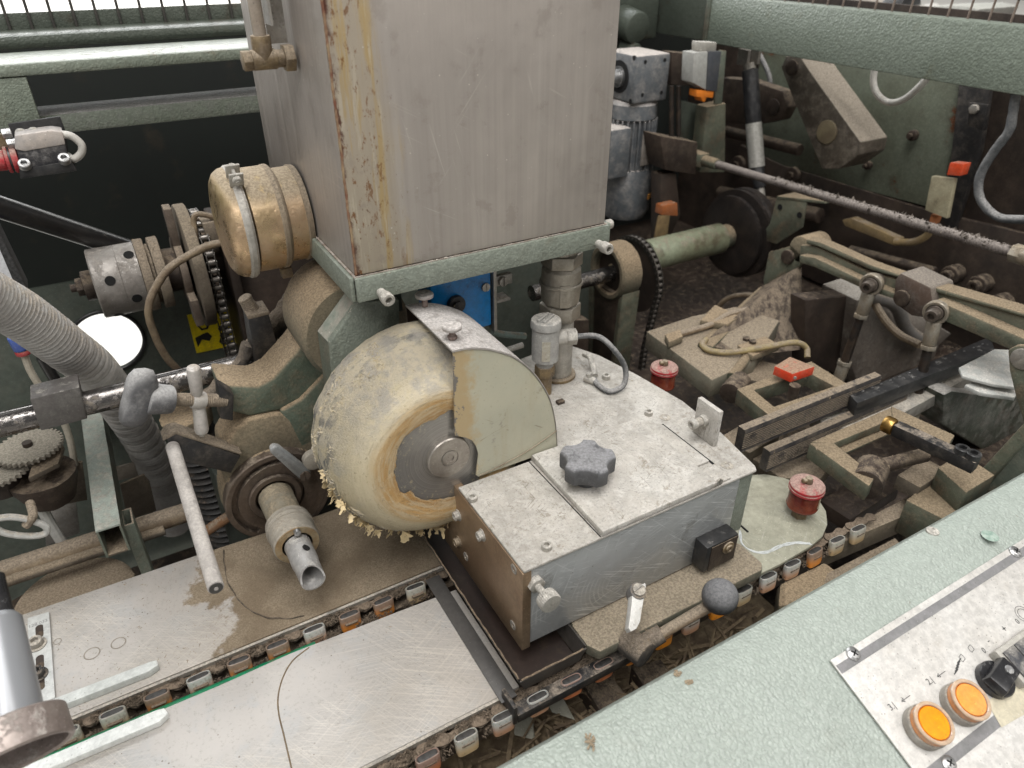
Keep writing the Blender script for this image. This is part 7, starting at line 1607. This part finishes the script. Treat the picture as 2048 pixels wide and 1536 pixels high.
cak = mk('pale_caked_dust', (.16, .13, .105, 1), (.10, .08, .065, 1), 18, rough=.9, dust=1., dlo=-.3, dcol=(.38, .35, .31, 1), bump=(90, .9, .003))
b = B(); b.prism([P(*q, y=.62) for q in ((1715, 600), (1760, 585), (1860, 640), (1905, 668), (1880, 690), (1840, 800), (1730, 800), (1700, 720))], (0, .07, 0), .004); b.out('block', cak, dm, jit=.002)
b = B(); b.tube([P(1735, 590, y=.60), P(1790, 610, y=.60), P(1815, 660, y=.60), P(1860, 690, y=.60)], .011, 12, 6); b.out('curved_guard', mk('dull_grey_guard', (.17, .16, .15, 1), None, rough=.6, dust=.6), dm)
b = B(); b.prism([P(*q, y=.64) for q in ((1610, 600), (1715, 590), (1720, 760), (1610, 730))], (0, .03, 0), .003); b.out('dark_plate', browndk, dm)
# bracket platform with red sensor
pf = thing('dusty_platform', 'dusty cast platform with cables right of the box', 'platform', tuple(P(1390, 720, z=-.06)))
zp = -.055
qz(((1292, 662), (1382, 632), (1470, 612), (1560, 640), (1510, 720), (1424, 760), (1336, 694)), zp, -.03, 'platform', mk('dusty_platform_top', (.17, .16, .12, 1), (.10, .09, .065, 1), 12, rough=.8, dust=1., dcol=(.27, .22, .16, 1), grime=.3, bump=(160, .4, .001)), pf, .003, .0004)
qz(((1400, 640), (1430, 608), (1480, 632), (1455, 648)), zp + .012, -.011, 'raised_pad', castd, pf, .002)
qz(((1330, 668), (1360, 658), (1366, 672), (1338, 684)), zp + .012, -.011, 'small_fitting', castd, pf, .001)
b = B(); b.tube([P(1360, 668, z=zp + .006), P(1420, 650, z=zp + .007), P(1455, 630, z=zp + .012), P(1500, 618, z=zp + .01)], .0045, 10, 6); b.out('cable', cable_br, pf)
ycb = mk('dirty_yellow_cable', (.33, .26, .12, 1), (.24, .19, .1, 1), 60, rough=.5, dust=.5)
b = B(); b.tube([P(1412, 678, z=zp + .01), P(1405, 690, z=zp + .006), P(1420, 701, z=zp + .006), P(1455, 705, z=zp + .006), P(1500, 700, z=zp + .012), P(1545, 692, z=zp + .02), P(1590, 685, z=zp + .02), P(1612, 695, z=zp + .01), P(1615, 715, z=zp)], .0042, 12, 8); b.out('yellow_cable', ycb, pf)
qz(((1475, 690), (1530, 672), (1560, 690), (1505, 712)), zp + .010, -.009, 'clip_plate', castd, pf, .001)
for q in ((1492, 680), (1505, 686)): b = B(); b.cyl(P(*q, z=zp + .010), P(*q, z=zp + .010) + V((0, 0, .004)), .005, n=14); b.out('clip_bolt', brown, pf)
rs_ = thing('red_sensor', 'bright red rectangular sensor block with dusty top', 'sensor', tuple(P(1588, 745, z=-.045)))
zr = -.030; b = B()
qz(((1549, 732), (1580, 713), (1630, 733), (1585, 748)), zr, -.013, 'sensor_body', mk('red_sensor_paint', (.68, .055, .02, 1), None, rough=.35, dust=.75, dlo=.6, dcol=(.30, .22, .15, 1)), rs_, .001)
b = B(); p = P(1590, 755, z=zr - .004); b.cyl(p + V((0, -.0, 0)), p + V((-.0008, -.0012, 0)), .002, n=12); b.out('screw', steel_d, rs_)
b = B(); p = P(1590, 770, z=zr - .013); b.cyl(p + V((0, 0, -.02)), p, .007, n=16); b.out('stem', brown, rs_)
qz(((1440, 745), (1500, 715), (1600, 740), (1545, 770)), -.075, -.01, 'under_plate', soil, pf, .001)
# ---------------------------------------------------------------- bed rails on the right
bedm = mk('dust_brown_plank', (.14, .115, .08, 1), (.09, .07, .05, 1), 14, rough=.85, dust=1., dlo=.2, dcol=(.25, .20, .145, 1), speck=.3, grime=.2, bump=(100, .4, .0012))
def rail(q, z, th_, label, m=bedm, jit=.0008):
    b = B(); b.prism([P(*a, z=z) for a in q], (0, 0, -th_), .001); o = b.out('bed_rail', m, jit=jit); tag(o, label, 'rail', 'dusty bed rails under the clamp frames')
rail(((1590, 1180), (1790, 1075), (1820, 1110), (1650, 1200)), -.150, .02, 'dusty bed rail nearest the green control cover')
rail(((1650, 1100), (1660, 1075), (1880, 960), (1905, 990)), -.145, .03, 'dusty bed rail right of the red capped cup on the ear plate')
rail(((1480, 900), (1520, 885), (1700, 880), (1640, 960), (1560, 955)), -.125, .02, 'dusty bed rail between the box corner and the front clamp frame')
rail(((1430, 880), (1480, 850), (1560, 870), (1500, 905)), -.11, .03, 'dusty bed rail at the right rear corner of the box')
rail(((1640, 1000), (1740, 940), (1800, 975), (1700, 1040)), -.16, .02, 'dark dusty bed rail below the clamp pivot', browndk)
b = B(); b.prism([P(*a, z=-.150) for a in ((1560, 1165), (1650, 1120), (1700, 1160), (1620, 1215), (1560, 1215))], (0, 0, -.03), .006); o = b.out('dust_heap', castd, jit=.006); stuff(o); tag(o, 'heap of brown dust at the end of the front chain', 'dust')
for q, lb in ((((1159, 1355), (1216, 1345), (1262, 1400), (1205, 1430)), 'dusty brown cross beam left of the ball handle under the chain'), (((1262, 1332), (1322, 1318), (1360, 1370), (1300, 1390)), 'dusty brown cross beam beneath the ball handle hub')):
    b = B(); b.prism([P(*a, z=-.20) for a in q], (0, 0, -.03), .001); o = b.out('cross_beam', brown, jit=.0005); tag(o, lb, 'beam', 'cross beams below the front chain')
# ---------------------------------------------------------------- setting
b = B(); b.bb((-.62, .12, -.40), (1.4, .985, -.392)); o = b.out('machine_pan', browndk); struct(o)
b = B(); b.bb((.25, .38, -.25), (1.36, 1.49, -.235)); o = b.out('machine_bed', browndk); struct(o)
flm2 = mk('hall_floor_concrete', (.74, .72, .67, 1), (.66, .64, .60, 1), 1.5, rough=.5, speck=.0, grime=.1, gcol=(.3, .28, .25, 1))
b = B(); b.bb((-30, -6, -1.02), (30, 45, -1.0)); o = b.out('floor', flm2); struct(o)
straw = mk('pale_straw_scrap', (.22, .165, .10, 1), (.12, .085, .055, 1), 90, rough=.9)
b = B(); rr_ = random.Random(21)
for k in range(420):
    c = V((rr_.uniform(.04, .52), rr_.uniform(.24, .36), -.226 + rr_.uniform(0, .022))); a_ = rr_.uniform(0, 6.28); L = rr_.uniform(.01, .07)
    M = Matrix.Translation(c) @ Euler((rr_.uniform(-.3, .3), rr_.uniform(-.3, .3), a_)).to_matrix().to_4x4(); b.box((0, 0, 0), (L, rr_.uniform(.0015, .004), .0012), 0, M)
b.bb((.02, .20, -.24), (.56, .40, -.232)); o = b.out('straw_litter', straw); stuff(o); tag(o, 'straw and wood scrap litter in the pit below the front chain', 'litter')
for i, (q, z, lb) in enumerate(((((1085, 1395), (1120, 1385), (1150, 1440), (1105, 1425)), -.21, 'pale paper scrap in the pit below the front chain'), (((1020, 1420), (1065, 1430), (1070, 1480), (1030, 1470)), -.21, 'greyish paper scrap lower left in the pit'))):
    b = B(); b.prism([P(*a, z=z) for a in q], (0, .003, .001)); o = b.out('paper_scrap', mk('paper_%d' % i, (.34, .33, .28, 1), (.28, .27, .22, 1), 30, rough=.8)); tag(o, lb, 'paper')
# things seen over the hood
xq = 1.7
pb2 = mk('beige_pipe_paint', (.33, .29, .24, 1), (.28, .24, .2, 1), 8, rough=.5, grime=.15, dust=.3, dcol=(.4, .36, .3, 1))
o_p = P(1560, -14, x=xq); o_q = P(1780, 18, x=xq)
b = B(); b.cyl(o_p, o_q, .035, n=28); b.rev([(0, .038), (.03, .038)], o_p + (o_q - o_p) * .45, o_q - o_p, 28); o = b.out('beige_pipe', pb2); tag(o, 'beige pipe behind the rusty mesh at the top right', 'pipe')
b = B(); b.cyl(o_q + V((0, 0, 0)), o_q + (o_q - o_p).normalized() * .05, .04, n=28, bev=.004); o = b.out('black_pipe_collar', blackp); tag(o, 'black collar at the end of the beige pipe', 'collar')
b = B(); b.prism([P(*q, x=xq) for q in ((1805, 22), (1830, 8), (1848, 20), (1850, 40), (1815, 44))], (.08, 0, 0), .006); o = b.out('white_rag', mk('white_rag', (.62, .6, .56, 1), None, rough=.9, bump=(60, .8, .004)), jit=.004); tag(o, 'crumpled white rag behind the rusty mesh', 'rag')
b = B(); b.prism([P(*q, x=xq) for q in ((1850, 12), (1925, 10), (1960, 18), (1925, 60), (1848, 48))], (.15, 0, 0), .004); o = b.out('pale_cabinet', mk('pale_cabinet_paint', (.42, .42, .38, 1), (.5, .5, .46, 1), 8, rough=.5, speck=.4)); tag(o, 'pale machine cabinet behind the rusty mesh', 'cabinet')
for q, lb in ((((1935, 28), (1965, 30), (1960, 52), (1932, 48)), 'left orange plug behind the rusty mesh'), (((1995, 40), (2015, 30), (2028, 60), (1992, 60)), 'right orange plug behind the rusty mesh')):
    b = B(); b.prism([P(*a, x=1.5) for a in q], (.04, 0, 0), .004); o = b.out('orange_plug', redo); tag(o, lb, 'plug', 'orange plugs above the hood')
b = B(); b.tube([P(1968, 50, x=1.5), P(1980, 35, x=1.5), P(1995, 42, x=1.5), P(1985, 58, x=1.5), P(2010, 55, x=1.5)], .004, 8, 6); o = b.out('white_lead', cable_g); tag(o, 'tangled white lead between the orange plugs', 'cable')
b = B(); b.bb((1.5, .3, .10), (2.6, 2.2, .16), .01); b2 = b.out('neighbour_machine_bed', browndk); tag(b2, 'dark machine deck beyond the rusty mesh', 'machine')
# far across the hall
for x0, x1, y, z0_, z1_, m, lb, ct_ in ((-1.3, -.05, 4.2, -1, -.55, mk('far_pale_green', (.34, .44, .36, 1), None, rough=.5), 'green machine far behind the upper left wire mesh', 'machine'), (.0, 1.6, 5.5, -1, -.2, mk('far_white_bench', (.62, .6, .52, 1), None, rough=.6), 'pale bench far behind the upper left wire mesh', 'bench'), (2.0, 3.2, 5.0, -1, -.1, mk('far_blue_cart', (.08, .14, .28, 1), None, rough=.5), 'blue cart far behind the upper left wire mesh', 'cart')):
    t = thing('distant_' + ct_, lb, ct_, ((x0 + x1) / 2, y, z0_))
    b = B(); b.bb((x0, y, z1_ - .06), (x1, y + .8, z1_), .01); b.out('top', m, t)
    for xx in (x0 + .05, x1 - .1):
        b = B(); b.bb((xx, y + .05, z0_), (xx + .06, y + .11, z1_ - .0605), .004); b.out('leg', m, t)
    b = B(); b.bb((x0 + .12, y + .1, z0_ + .15), (x1 - .12, y + .7, z1_ - .08), .01); b.out('body', m, t)
# ================================================================ more detail in the right background
hz = thing('hanging_coil_spring', 'dark coil spring standing behind the right drive chain', 'spring', tuple(P(1350, 620, y=1.15)))
for i, px_ in enumerate((1338, 1366, 1392)):
    p0 = P(px_, 655, y=1.15); b = B(); b.tube([p0 + V((.011 * math.cos(k * .9), .011 * math.sin(k * .9), k * .0011)) for k in range(48)], .0022, 6, 2); b.out('coil', mk('dark_spring_%d' % i, (.07, .06, .05, 1), None, rough=.4, metal=.6, dust=.4), hz)
for q0, q1, r, lb in (((1450, 262), (1600, 300), .012, 'upper dusty tie bar on the wall behind the gas spring'), ((1440, 385), (1640, 432), .016, 'lower dusty tie bar behind the green bracket'), ((1700, 500), (1870, 545), .010, 'thin dusty bar above the long green arm')):
    b = B(); b.cyl(P(*q0, x=1.30), P(*q1, x=1.30), r, n=20, bev=.002); o = b.out('tie_bar', brown, jit=.0008); tag(o, lb, 'bar', 'brown tie bars on the right wall')
for q, r, lb in (((1480, 330), .022, 'round dusty boss on the wall left of the gas spring label'), ((1590, 350), .018, 'round dusty boss on the wall right of the gas spring label'), ((1830, 270), .010, 'small dusty bolt on the green wall panel'), ((1740, 330), .008, 'small dusty bolt low on the green wall panel')):
    p = P(*q, x=1.34); b = B(); b.cyl(p - V((.012, 0, 0)), p, r, n=28, bev=.003); b.cyl(p - V((.02, 0, 0)), p - V((.0125, 0, 0)), r * .5, n=6); o = b.out('wall_boss', brown, jit=.0004); tag(o, lb, 'boss', 'bosses on the right wall')
b = B(); b.tube([P(1500, 70, x=1.28), P(1520, 110, x=1.28), P(1540, 160, x=1.28), P(1532, 210, x=1.28)], .005, 10, 6); o = b.out('wall_cable', cable_b); tag(o, 'black cable behind the gas spring top', 'cable')
b = B(); b.prism([P(*q, y=.84) for q in ((1130, 640), (1180, 640), (1175, 770), (1120, 745))], (0, .05, 0), .003); o = b.out('brown_column', brown, jit=.0005); tag(o, 'oily brown column behind the valve pipe', 'column')
b = B(); b.prism([P(*q, y=.88) for q in ((1245, 560), (1268, 565), (1262, 720), (1240, 715))], (0, .02, 0), .002); o = b.out('chain_guide', browndk); tag(o, 'dark chain guide strip right of the cast fork', 'strip')
b = B(); b.tube([P(1745, 600, x=.99), P(1770, 640, x=.99), P(1800, 670, x=.99), P(1840, 690, x=.99)], .006, 10, 6); o = b.out('dusty_tube', cable_br); tag(o, 'dusty tube curving behind the two tie rods', 'tube')
b = B(); b.tube([P(1420, 640, x=1.05), P(1450, 600, x=1.05), P(1500, 590, x=1.05), P(1560, 610, x=1.05)], .005, 10, 6); o = b.out('dusty_tube', cable_br); tag(o, 'dusty tube arching above the cast platform', 'tube')
# printed and stamped marks
Mn = Matrix.Translation(P(76, 1247, z=PZ + .0031)); Mn = Mn @ Matrix.Rotation(math.pi / 2 * 0 + .02, 4, 'Z')
text('128.033', .0052, Mn, 'stamped_number', mk('stamped_mark', (.22, .22, .22, 1), None, rough=.6), sp_, .00003)
# ================================================================ loose sawdust: real crumbs and slivers on everything that faces up
crm = mk('sawdust_crumb', (.33, .265, .185, 1), (.20, .155, .105, 1), 260, rough=.95, fleck=0)
crp = mk('pale_dust_crumb', (.55, .51, .45, 1), (.36, .31, .25, 1), 260, rough=.95, fleck=0)
RN = random.Random(77)
def crumbs(o, dens, size, mat, minz=.35, clump=.5, cap=2600, sliver=.15, box=None):
    me = o.data; M = WM.get(o.name); 
    if M is None: return
    R3 = M.to_3x3(); faces = []; tot = 0
    for p in me.polygons:
        n = R3 @ p.normal
        if n.z < minz: continue
        c = M @ p.center
        if box and not box(c): continue
        faces.append(p); tot += p.area
    if not faces: return
    N_ = min(cap, int(tot * 1e6 * dens))
    if N_ < 4: return
    b = B(); vs = []; fs = []
    for p in faces:
        m = p.area / tot * N_; k = int(m) + (1 if RN.random() < m - int(m) else 0)
        if not k: continue
        pv = [M @ me.vertices[i].co for i in p.vertices]; n = (R3 @ p.normal).normalized()
        tri = [(pv[0], pv[i], pv[i + 1]) for i in range(1, len(pv) - 1)]; ar_ = [((t[1] - t[0]).cross(t[2] - t[0])).length for t in tri]
        for _ in range(k):
            t = RN.choices(tri, ar_)[0]; u, v = RN.random(), RN.random()
            if u + v > 1: u, v = 1 - u, 1 - v
            c = t[0] + (t[1] - t[0]) * u + (t[2] - t[0]) * v
            if clump and noise.noise(c * 55) + RN.uniform(-.5, .5) * (1 - clump) < clump * .12: continue
            s_ = size * RN.uniform(.45, 1.25); d = V((RN.uniform(-1, 1), RN.uniform(-1, 1), RN.uniform(-.2, .3)))
            d = (d - n * d.dot(n)).normalized(); e = n.cross(d); lng = RN.uniform(2.5, 6) if RN.random() < sliver else RN.uniform(.7, 1.3)
            q = c - n * s_ * .1; i = len(vs)
            vs += [q - d * s_ * lng * .5 - e * s_ * .3, q + d * s_ * lng * .5 - e * s_ * .15, q + e * s_ * .45 + d * s_ * RN.uniform(-.3, .3), q + n * s_ * RN.uniform(.35, .8) + d * s_ * RN.uniform(-.3, .3)]
            fs += [(i, i + 1, i + 3), (i + 1, i + 2, i + 3), (i + 2, i, i + 3), (i, i + 2, i + 1)]
    if len(fs) < 8: return
    b.add(vs, fs); par = o.parent if (o.parent is not None and o.parent.parent is None) else (o if o.parent is None else o.parent)
    stuff(b.out('sawdust_crumbs', mat, par, ang=10))
D = {}
for m_, dn, sz, cm, cap in ((castd, .35, .0011, crm, 2600), (armm, .40, .0011, crm, 2600), (dirtg, .14, .0012, crm, 700), (soil, .12, .0013, crm, 700), (soilp, .35, .0009, crm, 2600),
                            (bedm, .12, .0014, crm, 900), (dst, .30, .0010, crm, 700), (dustyb, .35, .0009, crm, 900), (topm, .16, .0008, crp, 2600), (topm2, .14, .0008, crp, 2200), (topg, .12, .0007, crp, 900),
                            (brown, .08, .0012, crm, 400), (green_d, .10, .0011, crm, 500), (cak, .2, .0015, crp, 1200), (pm2, .006, .0009, crm, 260), (zinc, .3, .0006, crp, 60), (green, .10, .0009, crp, 500), (black, .10, .0008, crm, 300), (traym, .1, .0009, crm, 200), (groove, .12, .0010, crm, 500)):
    D[m_.name] = (dn, sz, cm, cap)
D[coverm.name] = (.0025, .0009, crm, 420); D['ledge_dust'] = (.9, .0012, crp, 900); D['dusty_platform_top'] = (.14, .0013, crm, 1200)
for o in [o for o in COL.objects if o.type == 'MESH']:
    if not o.data.materials or o.name.startswith(('link', 'roller', 'pin', 'lug', 'insert', 'carrier', 'wire', 'cross_wire')): continue
    k = D.get(o.data.materials[0].name)
    if k: crumbs(o, k[0], k[1], k[2], cap=k[3])
plate_o = [o for o in COL.objects if o.type == 'MESH' and o.data.materials and o.data.materials[0].name == pm1.name][0]
crumbs(plate_o, .16, .0010, crm, cap=4500, box=None, clump=.35)
# furry dust lying along the two chains
def chain_dust(y0, y1, x0, x1, z, n, par, sd):
    r = random.Random(sd); b = B(); vs = []; fs = []
    for _ in range(n):
        c = V((r.uniform(x0, x1), r.uniform(y0, y1), z + r.uniform(-.003, .0012)))
        if noise.noise(c * 70) < -.12: continue
        s_ = r.uniform(.0006, .0019); d = V((r.uniform(-1, 1), r.uniform(-1, 1), r.uniform(-.3, .6))).normalized(); e = d.orthogonal().normalized(); f_ = d.cross(e); lg_ = r.uniform(1, 4) if r.random() < .3 else 1
        i = len(vs); vs += [c - d * s_ * lg_, c + d * s_ * lg_ * .8, c + e * s_ * .7, c + f_ * s_ * .6]; fs += [(i, i + 1, i + 3), (i + 1, i + 2, i + 3), (i + 2, i, i + 3), (i, i + 2, i + 1)]
    b.add(vs, fs); stuff(b.out('chain_dust', mk('chain_dust_%d' % sd, (.17, .13, .095, 1), (.09, .07, .05, 1), 200, rough=1., fleck=0), par, ang=10))
chain_dust(.500, .5125, -.30, .20, PZ - .0035, 9000, rc, 1); chain_dust(.4905, .500, -.30, .20, PZ - .013, 3500, rc, 2)
chain_dust(.3335, .3445, -.18, .60, PZ - .0035, 9000, fc, 3); chain_dust(.325, .334, -.18, .60, PZ - .013, 3500, fc, 4)

crumbs(CRUST, .9, .0019, mk('glue_crumb', (.50, .42, .28, 1), (.36, .33, .28, 1), 260, rough=.9, fleck=0), minz=-2, cap=4200, clump=.8, box=lambda c: ((c.x - WC.x) ** 2 + (c.z - WC.z) ** 2) > .097 ** 2 and c.x < .175 and c.y < .56)
b = B(); q0 = P(1476, 1046, z=-.1176); q1 = P(1496, 1064, z=-.1176); b.cyl(q0, q1, .0012, n=6); b.out('slot_line', hole_b, ep)

for m_ in bpy.data.materials:
    if not m_.node_tree: continue
    for nd in m_.node_tree.nodes:
        if nd.type == 'MAPPING' and any(abs(q) > 1e-4 for q in nd.inputs['Rotation'].default_value):
            # turn first, then stretch, so each set of scratches runs its own way
            nd.vector_type = 'TEXTURE'; nd.inputs['Scale'].default_value = [1 / q for q in nd.inputs['Scale'].default_value]
